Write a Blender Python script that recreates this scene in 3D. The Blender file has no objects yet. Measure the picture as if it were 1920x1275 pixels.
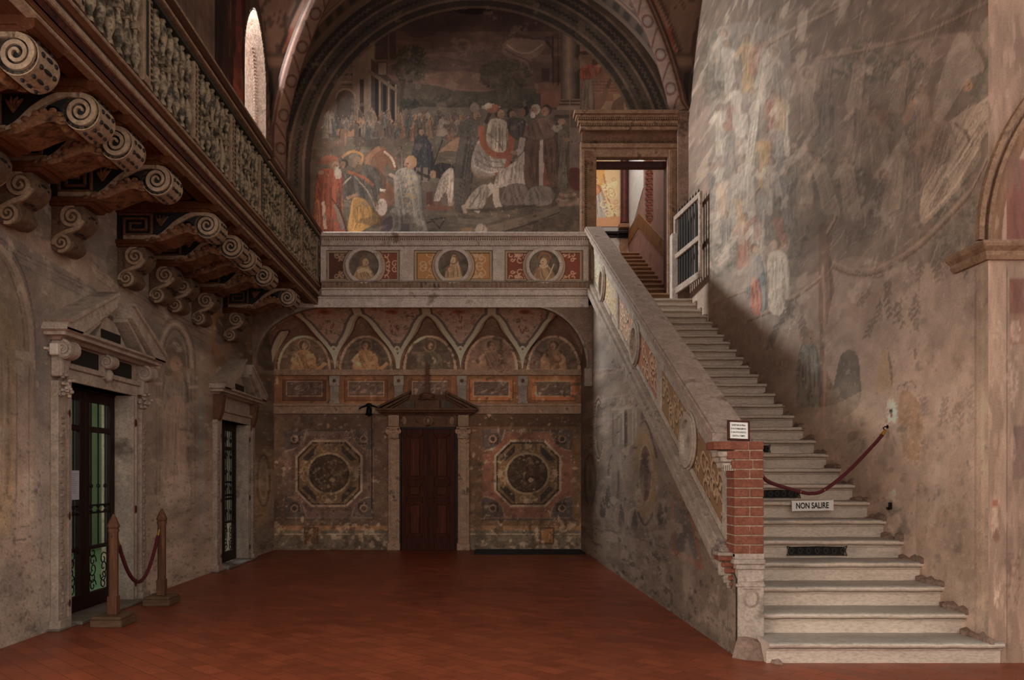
import bpy, math, random
import numpy as np
from mathutils import Vector, Matrix

random.seed(7)
RNG = np.random.default_rng(11)
SC = bpy.context.scene
COL = SC.collection
R = math.radians
PI = math.pi

# ------------------------------------------------------------------ camera
F = 1500.0          # focal length in pixels of the 1920 px wide frame
H = 1.463           # camera height
PX, PY = 907.0, 889.0
cd = bpy.data.cameras.new('camera')
cam = bpy.data.objects.new('camera', cd)
COL.objects.link(cam)
cam.location = (0, 0, H)
cam.rotation_euler = (R(90), 0, 0)
cd.sensor_width = 36.0
cd.lens = 36.0 * F / 1920.0
cd.shift_x = (960 - PX) / 1920.0
cd.shift_y = (PY - 637.5) / 1920.0
cd.clip_end = 200
SC.camera = cam

# ------------------------------------------------------------------ world, lights, exposure
w = bpy.data.worlds.new('world')
SC.world = w
w.use_nodes = True
w.node_tree.nodes['Background'].inputs[0].default_value = (1.0, 1.0, 0.99, 1)
w.node_tree.nodes['Background'].inputs[1].default_value = 1.0

def area(name, loc, rot, sx, sy, power, col):
    l = bpy.data.lights.new(name, 'AREA')
    l.shape = 'RECTANGLE'
    l.size, l.size_y, l.energy, l.color = sx, sy, power, col
    o = bpy.data.objects.new(name, l)
    COL.objects.link(o)
    o.location, o.rotation_euler = loc, rot
    return o

# added area lamp behind the camera, standing in for daylight of unseen open arches
area('arcade_standin_lamp', (1.0, -4.5, 3.6), (R(82), 0, 0), 8, 5, 170, (1.0, 1.0, 0.98))
# added area lamp left of the camera to brighten the right wall
area('added_side_lamp', (-5.2, 1.0, 3.4), (0, R(-90), R(28)), 4.5, 6, 520, (1.0, 1.0, 0.98))
# daylight of the high window in the left wall
area('daylight_window_left', (-5.7, 14.35, 9.1), (0, R(-68), R(-14)), 1.0, 1.3, 1250, (0.82, 0.92, 1.0))

SC.view_settings.view_transform = 'Standard'
SC.view_settings.look = 'None'
SC.view_settings.gamma = 1.0
SC.view_settings.use_curve_mapping = False
SC.view_settings.exposure = -0.25

# ------------------------------------------------------------------ helpers
def lin(c):
    c = np.asarray(c, float) / 255.0
    return np.where(c <= 0.04045, c / 12.92, ((c + 0.055) / 1.055) ** 2.4)

def LX(px, Y): return (px - PX) * Y / F
def LZ(py, Y): return H + (PY - py) * Y / F

def tag(o, label=None, cat=None, group=None, kind=None):
    if label: o['label'] = label
    if cat: o['category'] = cat
    if group: o['group'] = group
    if kind: o['kind'] = kind
    return o

def empty(name, loc=(0, 0, 0), label=None, cat=None, group=None, rz=0, kind=None):
    o = bpy.data.objects.new(name, None)
    o.empty_display_size = 0.1
    COL.objects.link(o)
    o.location = loc
    o.rotation_euler = (0, 0, rz)
    return tag(o, label, cat, group, kind)

class MB:
    """collects verts and faces of one mesh"""
    def __init__(s): s.v, s.f = [], []
    def add(s, v, f):
        n = len(s.v)
        s.v += [tuple(p) for p in v]
        s.f += [tuple(i + n for i in q) for q in f]
        return s
    def box(s, x0, x1, y0, y1, z0, z1, b=0.0):
        if x0 > x1: x0, x1 = x1, x0
        if y0 > y1: y0, y1 = y1, y0
        if z0 > z1: z0, z1 = z1, z0
        if b <= 0:
            v = [(x, y, z) for z in (z0, z1) for y in (y0, y1) for x in (x0, x1)]
            return s.add(v, [(0, 2, 3, 1), (4, 5, 7, 6), (0, 1, 5, 4), (2, 6, 7, 3), (0, 4, 6, 2), (1, 3, 7, 5)])
        pr = [(x0 + b, z0), (x1 - b, z0), (x1, z0 + b), (x1, z1 - b), (x1 - b, z1), (x0 + b, z1), (x0, z1 - b), (x0, z0 + b)]
        pi = [(min(max(x, x0 + b), x1 - b), min(max(z, z0 + b), z1 - b)) for x, z in pr]
        v = [(x, y0, z) for x, z in pi] + [(x, y0 + b, z) for x, z in pr] + [(x, y1 - b, z) for x, z in pr] + [(x, y1, z) for x, z in pi]
        f = [tuple(range(8)), tuple(range(31, 23, -1))]
        for k in range(3):
            for i in range(8):
                j = (i + 1) % 8
                f.append((k * 8 + i, (k + 1) * 8 + i, (k + 1) * 8 + j, k * 8 + j))
        return s.add(v, f)
    def prism(s, pts, p0, ax, ay, d):
        """outline pts (a,b) placed at p0 + a*ax + b*ay, thickness vector d"""
        p0, ax, ay, d = Vector(p0), Vector(ax), Vector(ay), Vector(d)
        n = len(pts)
        v = [p0 + ax * a + ay * b for a, b in pts]
        v += [p + d for p in v]
        f = [tuple(range(n)), tuple(range(2 * n - 1, n - 1, -1))]
        f += [(i, i + n, (i + 1) % n + n, (i + 1) % n) for i in range(n)]
        return s.add(v, f)
    def band(s, A, B, d):
        """strip between polylines A and B (3D, same count) extruded by d"""
        n = len(A); d = Vector(d)
        A = [Vector(p) for p in A]; B = [Vector(p) for p in B]
        v = A + B + [p + d for p in A] + [p + d for p in B]
        f = []
        for i in range(n - 1):
            f += [(i, i + 1, n + i + 1, n + i), (2 * n + i, 3 * n + i, 3 * n + i + 1, 2 * n + i + 1),
                  (i, 2 * n + i, 2 * n + i + 1, i + 1), (n + i, n + i + 1, 3 * n + i + 1, 3 * n + i)]
        f += [(0, n, 3 * n, 2 * n), (n - 1, 3 * n - 1, 4 * n - 1, 2 * n - 1)]
        return s.add(v, f)
    def tube(s, P, r, k=8, cap=True, closed=False):
        P = [Vector(p) for p in P]; n = len(P)
        rr = r if hasattr(r, '__len__') else [r] * n
        v = []; up = Vector((0, 0, 1)); last = None
        for i in range(n):
            a = P[(i - 1) % n] if (i or closed) else P[0]
            b = P[(i + 1) % n] if (i < n - 1 or closed) else P[-1]
            t = (b - a)
            t = t.normalized() if t.length > 1e-9 else Vector((0, 0, 1))
            if last is None:
                u = t.cross(up)
                if u.length < 1e-3: u = t.cross(Vector((1, 0, 0)))
            else:
                u = last - t * last.dot(t)
                if u.length < 1e-6: u = t.cross(up)
            u.normalize(); last = u
            w_ = t.cross(u)
            v += [P[i] + (u * math.cos(2 * PI * j / k) + w_ * math.sin(2 * PI * j / k)) * rr[i] for j in range(k)]
        f = []
        for i in range(n if closed else n - 1):
            i2 = (i + 1) % n
            for j in range(k):
                f.append((i * k + j, i * k + (j + 1) % k, i2 * k + (j + 1) % k, i2 * k + j))
        if cap and not closed:
            f += [tuple(range(k - 1, -1, -1)), tuple((n - 1) * k + j for j in range(k))]
        return s.add(v, f)
    def lathe(s, prof, c=(0, 0, 0), k=16, axis='z', sq=None):
        c = Vector(c); v = []; n = len(prof)
        for r, z in prof:
            for j in range(k):
                a = 2 * PI * (j + 0.5) / k
                x, y = r * math.cos(a), r * math.sin(a)
                if axis == 'z': p = Vector((x, y, z))
                elif axis == 'x': p = Vector((z, x, y))
                else: p = Vector((x, z, y))
                v.append(c + p)
        f = [(i * k + j, i * k + (j + 1) % k, (i + 1) * k + (j + 1) % k, (i + 1) * k + j) for i in range(n - 1) for j in range(k)]
        f += [tuple(range(k - 1, -1, -1)), tuple((n - 1) * k + j for j in range(k))]
        return s.add(v, f)
    def mould(s, prof, path, out, closed_ends=True):
        """sweep profile (o,z) along path points; out = list of outward vectors at the path points"""
        n = len(prof); v = []
        for p, o in zip(path, out):
            p, o = Vector(p), Vector(o)
            v += [p + o * a + Vector((0, 0, b)) for a, b in prof]
        f = []
        for i in range(len(path) - 1):
            for j in range(n):
                j2 = (j + 1) % n
                f.append((i * n + j, i * n + j2, (i + 1) * n + j2, (i + 1) * n + j))
        if closed_ends:
            f += [tuple(range(n - 1, -1, -1)), tuple((len(path) - 1) * n + j for j in range(n))]
        return s.add(v, f)
    def ring(s, c, r0, r1, axu, axv, d, k=40, ex=1.0):
        c, axu, axv = Vector(c), Vector(axu), Vector(axv)
        A = [c + axu * (math.cos(2 * PI * i / k) * r0) + axv * (math.sin(2 * PI * i / k) * r0 * ex) for i in range(k + 1)]
        B = [c + axu * (math.cos(2 * PI * i / k) * r1) + axv * (math.sin(2 * PI * i / k) * (r1 * ex)) for i in range(k + 1)]
        return s.band(A, B, d)
    def blob(s, c, rx, ry, rz, k=10):
        c = Vector(c); v = []; n = k // 2 + 1
        for i in range(n):
            t = PI * i / (n - 1)
            for j in range(k):
                a = 2 * PI * j / k
                v.append(c + Vector((rx * max(math.sin(t), .05) * math.cos(a), ry * max(math.sin(t), .05) * math.sin(a), rz * math.cos(t))))
        f = [(i * k + j, (i + 1) * k + j, (i + 1) * k + (j + 1) % k, i * k + (j + 1) % k) for i in range(n - 1) for j in range(k)]
        f += [tuple(range(k)), tuple((n - 1) * k + j for j in range(k - 1, -1, -1))]
        return s.add(v, f)
    def build(s, name, mat, parent=None, smooth=False, bevel=0.0, fix=True):
        me = bpy.data.meshes.new(name)
        me.from_pydata(s.v, [], s.f)
        me.validate()
        if fix:
            import bmesh
            bm = bmesh.new(); bm.from_mesh(me)
            bmesh.ops.recalc_face_normals(bm, faces=bm.faces)
            bm.to_mesh(me); bm.free()
        me.materials.append(mat)
        if smooth:
            me.polygons.foreach_set('use_smooth', [True] * len(me.polygons))
            try: me.set_sharp_from_angle(angle=R(40))
            except Exception: pass
        o = bpy.data.objects.new(name, me)
        COL.objects.link(o)
        if parent is not None: o.parent = parent
        if bevel > 0:
            m = o.modifiers.new('bevel', 'BEVEL'); m.width = bevel; m.segments = 2; m.limit_method = 'ANGLE'
        return o

def copy_tree(o, parent=None):
    c = o.copy(); COL.objects.link(c)
    if parent is not None: c.parent = parent
    for ch in list(o.children): copy_tree(ch, c)
    return c

def arc(cx, cy, r, a0, a1, n=16, ry=None):
    ry = r if ry is None else ry
    return [(cx + r * math.cos(R(a0 + (a1 - a0) * i / n)), cy + ry * math.sin(R(a0 + (a1 - a0) * i / n))) for i in range(n + 1)]

# ------------------------------------------------------------------ materials
def nodemat(name):
    m = bpy.data.materials.new(name); m.use_nodes = True
    nt = m.node_tree; b = nt.nodes['Principled BSDF']
    return m, nt, b

def noise(nt, scale, detail=6, rough=0.6, vec=None):
    n = nt.nodes.new('ShaderNodeTexNoise')
    n.inputs['Scale'].default_value = scale
    n.inputs['Detail'].default_value = detail
    n.inputs['Roughness'].default_value = rough
    if vec: nt.links.new(vec, n.inputs['Vector'])
    return n

def objvec(nt, scale=(1, 1, 1), rot=(0, 0, 0)):
    g = nt.nodes.new('ShaderNodeNewGeometry')
    mp = nt.nodes.new('ShaderNodeMapping')
    mp.inputs['Scale'].default_value = scale
    mp.inputs['Rotation'].default_value = rot
    nt.links.new(g.outputs['Position'], mp.inputs['Vector'])
    return mp.outputs['Vector']

def ramp(nt, fac, stops):
    r = nt.nodes.new('ShaderNodeValToRGB')
    e = r.color_ramp.elements
    while len(e) < len(stops): e.new(0.5)
    for i, (p, c) in enumerate(stops):
        e[i].position = p
        e[i].color = (*c, 1)
    nt.links.new(fac, r.inputs[0])
    return r.outputs[0]

def mix(nt, a, b, fac, mode='MIX'):
    m = nt.nodes.new('ShaderNodeMix'); m.data_type = 'RGBA'; m.blend_type = mode
    for k, x in ((6, a), (7, b), (0, fac)):
        if hasattr(x, 'is_linked') or hasattr(x, 'links'): nt.links.new(x, m.inputs[k])
        elif k == 0: m.inputs[0].default_value = x
        else: m.inputs[k].default_value = (*x, 1)
    return m.outputs[2]

def bump(nt, b, h, strength=0.4, dist=0.02):
    n = nt.nodes.new('ShaderNodeBump')
    n.inputs['Strength'].default_value = strength
    n.inputs['Distance'].default_value = dist
    nt.links.new(h, n.inputs['Height'])
    nt.links.new(n.outputs[0], b.inputs['Normal'])

def stone(name, c1, c2, c3=None, scale=3.0, rough=0.85, bmp=0.5, fine=40, stretch=(1, 1, 1), spec=0.3, bd=0.02):
    """weathered stone or plaster: three tones mixed by noise; colours are 0-255 as albedo"""
    m, nt, b = nodemat(name)
    v = objvec(nt, stretch)
    n1 = noise(nt, scale, 8, 0.65, v)
    c1, c2 = lin(c1), lin(c2)
    c3 = lin(c3) if c3 is not None else (c1 * 0.45 + c2 * 0.1)
    base = ramp(nt, n1.outputs[0], [(0.32, c3), (0.44, c1), (0.56, c2), (0.72, c1 * 1.12)])
    n2 = noise(nt, fine, 5, 0.7, v)
    sp = ramp(nt, n2.outputs[0], [(0.3, (0.62, 0.6, 0.58)), (0.55, (1, 1, 1)), (0.8, (1.12, 1.12, 1.1))])
    out = mix(nt, base, sp, 1.0, 'MULTIPLY')
    nt.links.new(out, b.inputs['Base Color'])
    b.inputs['Roughness'].default_value = rough
    b.inputs['Specular IOR Level'].default_value = spec
    n3 = noise(nt, fine * 0.5, 8, 0.7, v)
    bump(nt, b, n3.outputs[0], bmp, bd)
    return m

def plain(name, c, rough=0.6, metal=0.0, var=0.12, scale=25, bmp=0.1):
    m, nt, b = nodemat(name)
    c = lin(c)
    n = noise(nt, scale, 4, 0.6, objvec(nt))
    out = ramp(nt, n.outputs[0], [(0.3, c * (1 - var)), (0.7, c * (1 + var))])
    nt.links.new(out, b.inputs['Base Color'])
    b.inputs['Roughness'].default_value = rough
    b.inputs['Metallic'].default_value = metal
    if bmp: bump(nt, b, n.outputs[0], bmp, 0.005)
    return m

def wood(name, c1, c2, stretch=(14, 14, 1.0), rough=0.45):
    m, nt, b = nodemat(name)
    v = objvec(nt, stretch)
    n1 = noise(nt, 1.6, 8, 0.7, v)
    out = ramp(nt, n1.outputs[0], [(0.3, lin(c1)), (0.5, lin(c2)), (0.62, lin(c1)), (0.75, lin(c2) * 1.2)])
    nt.links.new(out, b.inputs['Base Color'])
    b.inputs['Roughness'].default_value = rough
    b.inputs['Specular IOR Level'].default_value = 0.15
    bump(nt, b, n1.outputs[0], 0.25, 0.004)
    return m

def painted(name, fine=55, bmp=0.35, rough=0.85, var=(0.8, 1.1)):
    """pigment held in the mesh's colour attribute plus small procedural grain"""
    m, nt, b = nodemat(name)
    a = nt.nodes.new('ShaderNodeAttribute'); a.attribute_name = 'pigment'
    v = objvec(nt)
    n2 = noise(nt, fine, 6, 0.7, v)
    sp = ramp(nt, n2.outputs[0], [(0.3, (var[0],) * 3), (0.55, (1, 1, 1)), (0.8, (var[1],) * 3)])
    out = mix(nt, a.outputs['Color'], sp, 1.0, 'MULTIPLY')
    nt.links.new(out, b.inputs['Base Color'])
    b.inputs['Roughness'].default_value = rough
    b.inputs['Specular IOR Level'].default_value = 0.25
    n3 = noise(nt, 9, 10, 0.75, v)
    bump(nt, b, n3.outputs[0], bmp, 0.03)
    return m

M = {}
M['stair'] = stone('stair_stone', (188, 160, 134), (160, 136, 114), (120, 100, 84), 2.2, 0.7, 0.35, 30, (0.6, 2.0, 2.0))
M['tread'] = stone('worn_tread', (140, 124, 108), (120, 106, 92), (92, 80, 70), 2.5, 0.6, 0.25, 30, (0.6, 1.5, 1.5))
M['stone'] = stone('grey_stone', (176, 152, 132), (150, 128, 110), (104, 88, 76), 2.5, 0.8, 0.4)
M['marble'] = stone('door_marble', (196, 172, 150), (168, 146, 128), (120, 102, 88), 2.0, 0.6, 0.35)
M['white_stone'] = stone('pale_stone', (232, 208, 190), (208, 184, 168), (156, 130, 112), 3.0, 0.75, 0.4)
M['cap'] = stone('cap_stone', (178, 150, 132), (156, 130, 112), (122, 98, 82), 3.5, 0.65, 0.5)
M['brown_stone'] = stone('brown_stone', (124, 84, 60), (102, 68, 48), (62, 40, 28), 4.0, 0.75, 0.35)
M['tan_stone'] = stone('tan_stone', (170, 130, 100), (140, 104, 78), (88, 62, 44), 4.0, 0.75, 0.4)
M['tan_light'] = stone('light_tan_stone', (206, 164, 130), (176, 138, 108), (112, 84, 62), 5.0, 0.75, 0.5)
M['plaster'] = stone('old_plaster', (160, 128, 108), (134, 106, 88), (96, 72, 58), 2.0, 0.9, 0.5)
M['brick'] = stone('brick', (148, 86, 64), (126, 70, 50), (98, 58, 44), 7.0, 0.85, 0.5, 60)
M['mortar'] = stone('mortar', (190, 158, 130), (166, 134, 108), (130, 100, 80), 8.0, 0.9, 0.6, 60)
M['iron'] = plain('black_iron', (16, 14, 14), 0.5, 0.6)
M['dark_void'] = plain('dark_recess', (22, 15, 12), 0.9)
M['doorwood'] = wood('door_wood', (92, 38, 19), (58, 24, 12), rough=.6)
M['doorwood2'] = wood('grille_door_wood', (48, 24, 17), (34, 17, 12))
M['postwood'] = wood('post_wood', (128, 86, 62), (98, 64, 44), (10, 10, 1.0))
M['panel_wood'] = wood('door_panel_wood', (112, 50, 26), (76, 35, 18), rough=.6)
M['basewood'] = wood('base_wood', (122, 92, 68), (98, 72, 52), (2, 8, 8))
M['gatewood'] = stone('gate_wood', (206, 178, 156), (176, 148, 128), (120, 96, 80), 5.0, 0.6, 0.3)
M['railwood'] = wood('rail_wood', (88, 54, 34), (60, 34, 20), (10, 0.5, 10), 0.5)
M['fasciawood'] = wood('fascia_wood', (108, 62, 36), (80, 43, 24), (10, 0.5, 10), 0.5)
M['panelwood'] = stone('painted_soffit', (86, 36, 24), (48, 20, 14), (22, 10, 8), 6.0, 0.6, 0.3, 30)
M['cream'] = stone('cream_paint', (176, 144, 114), (150, 120, 94), (104, 80, 60), 6.0, 0.6, 0.25)
M['creamdull'] = stone('baluster_paint', (92, 80, 62), (176, 150, 118), (40, 33, 26), 13.0, 0.6, 0.3, 40)
M['leaf'] = stone('ochre_leaf', (104, 66, 40), (140, 92, 58), (40, 22, 14), 14.0, 0.6, 0.5, 40)
M['darkgreen'] = plain('dark_green_paint', (40, 38, 32), 0.6)
M['blackpaint'] = plain('black_paint', (20, 14, 11), 0.6)
M['velvet'] = plain('red_velvet', (84, 18, 22), 0.95, 0, 0.25, 60)
M['brass'] = plain('brass', (200, 150, 70), 0.3, 0.9)
M['paper'] = plain('white_paper', (244, 232, 218), 0.8, 0, 0.03)
M['papergrey'] = plain('notice_paper', (196, 190, 190), 0.8, 0, 0.03)
M['ink'] = plain('black_ink', (28, 22, 20), 0.8)
M['frame'] = wood('frame_wood', (92, 44, 30), (64, 30, 20), (20, 20, 20))
M['plastic'] = plain('white_plastic', (220, 200, 176), 0.5)
M['redstone'] = stone('red_marble', (104, 44, 34), (72, 28, 22), (52, 20, 16), 12, 0.5, 0.2)

def jitter(ob, amp=0.004, scale=9.0):
    """slight wear of worn edges"""
    return ob
# ------------------------------------------------------------------ fresco painter (numpy pigment fields on real wall meshes)
def fbm(ny, nx, cells, octaves=5, seed=0, asp=1.0):
    g = np.random.default_rng(seed)
    out = np.zeros((ny, nx)); amp = 1.0; tot = 0
    cy, cx = cells, max(2, int(cells * nx / ny * asp))
    for o in range(octaves):
        a = g.random((cy + 2, cx + 2))
        yy = np.linspace(0, cy - 1e-6, ny); xx = np.linspace(0, cx - 1e-6, nx)
        iy = yy.astype(int); ix = xx.astype(int)
        fy = (yy - iy)[:, None]; fx = (xx - ix)[None, :]
        fy = fy * fy * (3 - 2 * fy); fx = fx * fx * (3 - 2 * fx)
        q = (a[iy][:, ix] * (1 - fy) * (1 - fx) + a[iy + 1][:, ix] * fy * (1 - fx) + a[iy][:, ix + 1] * (1 - fy) * fx + a[iy + 1][:, ix + 1] * fy * fx)
        out += q * amp; tot += amp; amp *= 0.55
        cy, cx = min(cy * 2, ny), min(cx * 2, nx)
    return out / tot

def smooth_pts(P, closed=True, k=5):
    P = np.asarray(P, float); n = len(P); out = []
    for i in range(n if closed else n - 1):
        p0 = P[(i - 1) % n] if closed or i > 0 else P[0]
        p1 = P[i]; p2 = P[(i + 1) % n]
        p3 = P[(i + 2) % n] if closed or i + 2 < n else P[-1]
        for j in range(k):
            t = j / k
            out.append(0.5 * ((2 * p1) + (-p0 + p2) * t + (2 * p0 - 5 * p1 + 4 * p2 - p3) * t * t + (-p0 + 3 * p1 - 3 * p2 + p3) * t ** 3))
    if not closed: out.append(P[-1])
    return np.array(out)

class Cv:
    """pigment canvas; drawing coordinates u,v go through fn to columns, rows"""
    def __init__(s, nx, ny, base, fn, gain=3.0, seed=1):
        s.nx, s.ny, s.fn, s.gain = nx, ny, fn, gain
        s.a = np.ones((ny, nx, 3)) * np.asarray(base, float)
        s.seed = seed
        s.tint = (1, 1, 1); s.hi = None
    def mask(s, pts):
        q = s.fn(np.asarray(pts, float))
        x0 = max(int(math.floor(q[:, 0].min())), 0); x1 = min(int(math.ceil(q[:, 0].max())) + 1, s.nx)
        y0 = max(int(math.floor(q[:, 1].min())), 0); y1 = min(int(math.ceil(q[:, 1].max())) + 1, s.ny)
        if x1 <= x0 or y1 <= y0: return None
        xs = np.arange(x0, x1)[None, :]; ys = np.arange(y0, y1)[:, None]
        ins = np.zeros((y1 - y0, x1 - x0), bool)
        n = len(q)
        for i in range(n):
            ax, ay = q[i]; bx, by = q[(i + 1) % n]
            if ay == by: continue
            c = (ay > ys) != (by > ys)
            xi = ax + (ys - ay) * (bx - ax) / (by - ay)
            ins ^= c & (xs < xi)
        return y0, y1, x0, x1, ins
    def poly(s, pts, col, al=1.0, sm=False, tex=0.0):
        if sm: pts = smooth_pts(pts)
        m = s.mask(pts)
        if m is None: return
        y0, y1, x0, x1, ins = m
        k = (ins * al)[..., None]
        col = np.asarray(col, float)
        if tex > 0: col = col * (1 + (RNG.random((y1 - y0, x1 - x0, 1)) - 0.5) * tex)
        s.a[y0:y1, x0:x1] = s.a[y0:y1, x0:x1] * (1 - k) + col * k
    def ell(s, cx, cy, rx, ry, col, al=1.0, rot=0, n=18, tex=0.0):
        t = np.linspace(0, 2 * PI, n, endpoint=False)
        x, y = rx * np.cos(t), ry * np.sin(t); c, sn = math.cos(R(rot)), math.sin(R(rot))
        s.poly(np.c_[cx + x * c - y * sn, cy + x * sn + y * c], col, al, tex=tex)
    def line(s, pts, w, col, al=1.0, sm=True, taper=False):
        P = np.asarray(pts, float)
        if sm and len(P) > 2: P = smooth_pts(P, False, 5)
        d = np.gradient(P, axis=0); d /= np.maximum(np.hypot(d[:, 0], d[:, 1]), 1e-9)[:, None]
        nrm = np.c_[-d[:, 1], d[:, 0]]
        t = np.linspace(0, 1, len(P))
        ww = (w / 2) * (np.sin(PI * np.clip(t, .03, .97)) if taper else np.ones(len(P)))
        s.poly(np.r_[P + nrm * ww[:, None], (P - nrm * ww[:, None])[::-1]], col, al)
    def ringe(s, cx, cy, rx, ry, w, col, al=1.0, a0=0, a1=360):
        t = np.radians(np.linspace(a0, a1, 40))
        s.line(np.c_[cx + rx * np.cos(t), cy + ry * np.sin(t)], w, col, al, sm=False)
    def rect(s, x0, y0, x1, y1, col, al=1.0, tex=0.0): s.poly([(x0, y0), (x1, y0), (x1, y1), (x0, y1)], col, al, tex=tex)
    def frame(s, x0, y0, x1, y1, w, col, al=1.0):
        s.rect(x0, y0, x1, y0 + w, col, al); s.rect(x0, y1 - w, x1, y1, col, al)
        s.rect(x0, y0, x0 + w, y1, col, al); s.rect(x1 - w, y0, x1, y1, col, al)
    def tone(s, cells, amp, seed, asp=1.0, octaves=5):
        n = fbm(s.ny, s.nx, cells, octaves, seed, asp)
        n = (n - n.mean()) / max(n.std(), 1e-6)
        s.a *= (1 + np.clip(n, -2.2, 2.2) * amp)[..., None]
    def wear(s, col, thr, cells, al, seed, asp=1.0, ymin=None, grow=None, octaves=6):
        n = fbm(s.ny, s.nx, cells, octaves, seed, asp)
        n = (n - n.mean()) / max(n.std(), 1e-6)
        if grow is not None: n = n + grow
        k = np.clip((n - thr) * 3, 0, 1)[..., None] * al
        s.a = s.a * (1 - k) + np.asarray(col, float) * k
    def sprig(s, x, y, L, ang, col, n=7, lw=2.6, ll=9, al=.8):
        c, sn = math.cos(R(ang)), math.sin(R(ang))
        s.line([(x, y), (x + c * L, y + sn * L)], 1.3, col, al * .8, sm=False)
        for i in range(n):
            t = (i + 1) / n; bx, by = x + c * L * t, y + sn * L * t
            a2 = ang + (38 if i % 2 else -38) + random.uniform(-12, 12)
            s.ell(bx + ll * .5 * math.cos(R(a2)), by + ll * .5 * math.sin(R(a2)), ll * .55, lw, col, al, a2, 8)
    def foliage(s, cx, cy, rx, ry, n, cols, ll=6, al=.75):
        for i in range(n):
            a = random.uniform(0, 2 * PI); r = math.sqrt(random.random())
            x, y = cx + rx * r * math.cos(a), cy + ry * r * math.sin(a)
            s.ell(x, y, ll * random.uniform(.6, 1.2), ll * .35, random.choice(cols), al, random.uniform(0, 180), 8)
    def robe(s, P, col, folds=7, ang=None, al=1.0, dk=.74, lt=1.13):
        """drapery: outline P, with folds following its long direction"""
        S = smooth_pts(P)
        s.poly(S, col, al, tex=.06)
        col = np.asarray(col, float)
        c = S.mean(0); q = S - c
        u, sv, vt = np.linalg.svd(q, full_matrices=False)
        d = vt[0] if ang is None else np.array([math.cos(R(ang)), math.sin(R(ang))])
        if ang is None and sv[0] < sv[1] * 1.9: d = np.array([d[0] * .25, abs(d[1]) + .5]); d = d / np.hypot(*d)
        nrm = np.array([-d[1], d[0]])
        L = (q @ d); Wd = (q @ nrm)
        for i in range(folds):
            t = (i + .5) / folds * 2 - 1 + random.uniform(-.06, .06)
            off = t * min(-Wd.min(), Wd.max()) * .82
            near = S[np.abs(Wd - off) < (Wd.max() - Wd.min()) * .14]
            if len(near) < 2: continue
            l = (near - c) @ d
            l0, l1 = l.min() * .9, l.max() * .9
            if l1 - l0 < 3: continue
            bend = random.uniform(-.12, .12) * (Wd.max() - Wd.min())
            pts = [c + d * (l0 + (l1 - l0) * k) + nrm * (off * (.75 + .3 * k) + bend * math.sin(PI * k)) for k in (0, .3, .6, 1)]
            wd = (Wd.max() - Wd.min()) / folds * random.uniform(.3, .55)
            s.line(pts, wd, col * (dk if (i % 2 or t > .35) else lt), .7 * al, taper=True)
            s.line([p + nrm * wd * .8 for p in pts], wd * .35, col * dk * .8, .6 * al, taper=True)
        rt = S[(Wd * (1 if nrm[0] > 0 else -1)) > (np.abs(Wd).max() * .45)]
        if len(rt) > 3: s.line(rt, (Wd.max() - Wd.min()) * .16, col * .6, .45 * al, sm=False, taper=True)
        s.line(np.r_[S, S[:1]], 1.1, col * .5, .4 * al, sm=False)
    def head(s, x, y, r, skin=(120, 84, 66), hair=(60, 42, 34), face=1, halo=None, al=1.0, beard=None):
        if halo is not None: s.ringe(x, y - r * .1, r * 1.7, r * 1.7, r * .3, halo, .7 * al)
        s.ell(x - face * r * .25, y - r * .2, r * 1.02, r * 1.12, hair, al)
        s.ell(x + face * r * .12, y + r * .1, r * .74, r * .95, skin, al)
        s.ell(x + face * r * .35, y + r * .05, r * .2, r * .12, (50, 34, 28), .7 * al, 0, 8)
        s.ell(x + face * r * .8, y + r * .2, r * .2, r * .18, skin, al, 0, 8)
        s.line([(x + face * r * .3, y + r * .55), (x + face * r * .65, y + r * .5)], r * .14, (80, 40, 34), .6 * al, sm=False)
        if beard is not None: s.ell(x + face * r * .35, y + r * .95, r * .5, r * .7, beard, al)
    def fig(s, x, y, h, col, skin=(118, 84, 66), hair=(58, 42, 34), lean=0.0, w=.3, face=1, halo=None, al=1.0, beard=None, arm=True):
        t = (x + lean * h, y - h)
        sh = y - h * .84
        xs = x + lean * h * .84
        P = [(xs - .05 * h, sh - .02 * h), (xs - .13 * h, sh + .04 * h), (x + lean * h * .5 - w * .42 * h, y - h * .45), (x - w * .5 * h, y),
             (x, y + .015 * h), (x + w * .5 * h, y), (x + lean * h * .5 + w * .42 * h, y - h * .5), (xs + .13 * h, sh + .04 * h), (xs + .05 * h, sh - .02 * h)]
        s.robe(P, col, max(3, int(h / 14)), al=al)
        if arm:
            ex, ey = xs + face * .2 * h, y - h * .62
            c2 = np.asarray(col, float) * 1.12
            s.line([(xs + face * .08 * h, sh + .05 * h), (xs + face * .17 * h, y - .66 * h), (ex, ey)], .085 * h, c2, .9 * al)
            s.ell(ex + face * .02 * h, ey, .03 * h, .024 * h, skin, al, 0, 8)
        s.head(xs + lean * h * .1, y - h * .925, h * .068, skin, hair, face, halo, al, beard)
    def specks(s, n, lights, darks, ymin=0.0, amp=.55, size=1.3):
        for i in range(n):
            cy = int(s.ny * (ymin + (1 - ymin) * random.random() ** .7)); cx = random.randrange(s.nx)
            r = max(1, int(abs(random.gauss(0, size)) + .6)); rx = max(1, int(r * random.uniform(.6, 1.8)))
            col = np.array(random.choice(lights if random.random() < .6 else darks), float)
            b = s.a[cy:cy + r, cx:cx + rx]; b += (col - b) * amp
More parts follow.
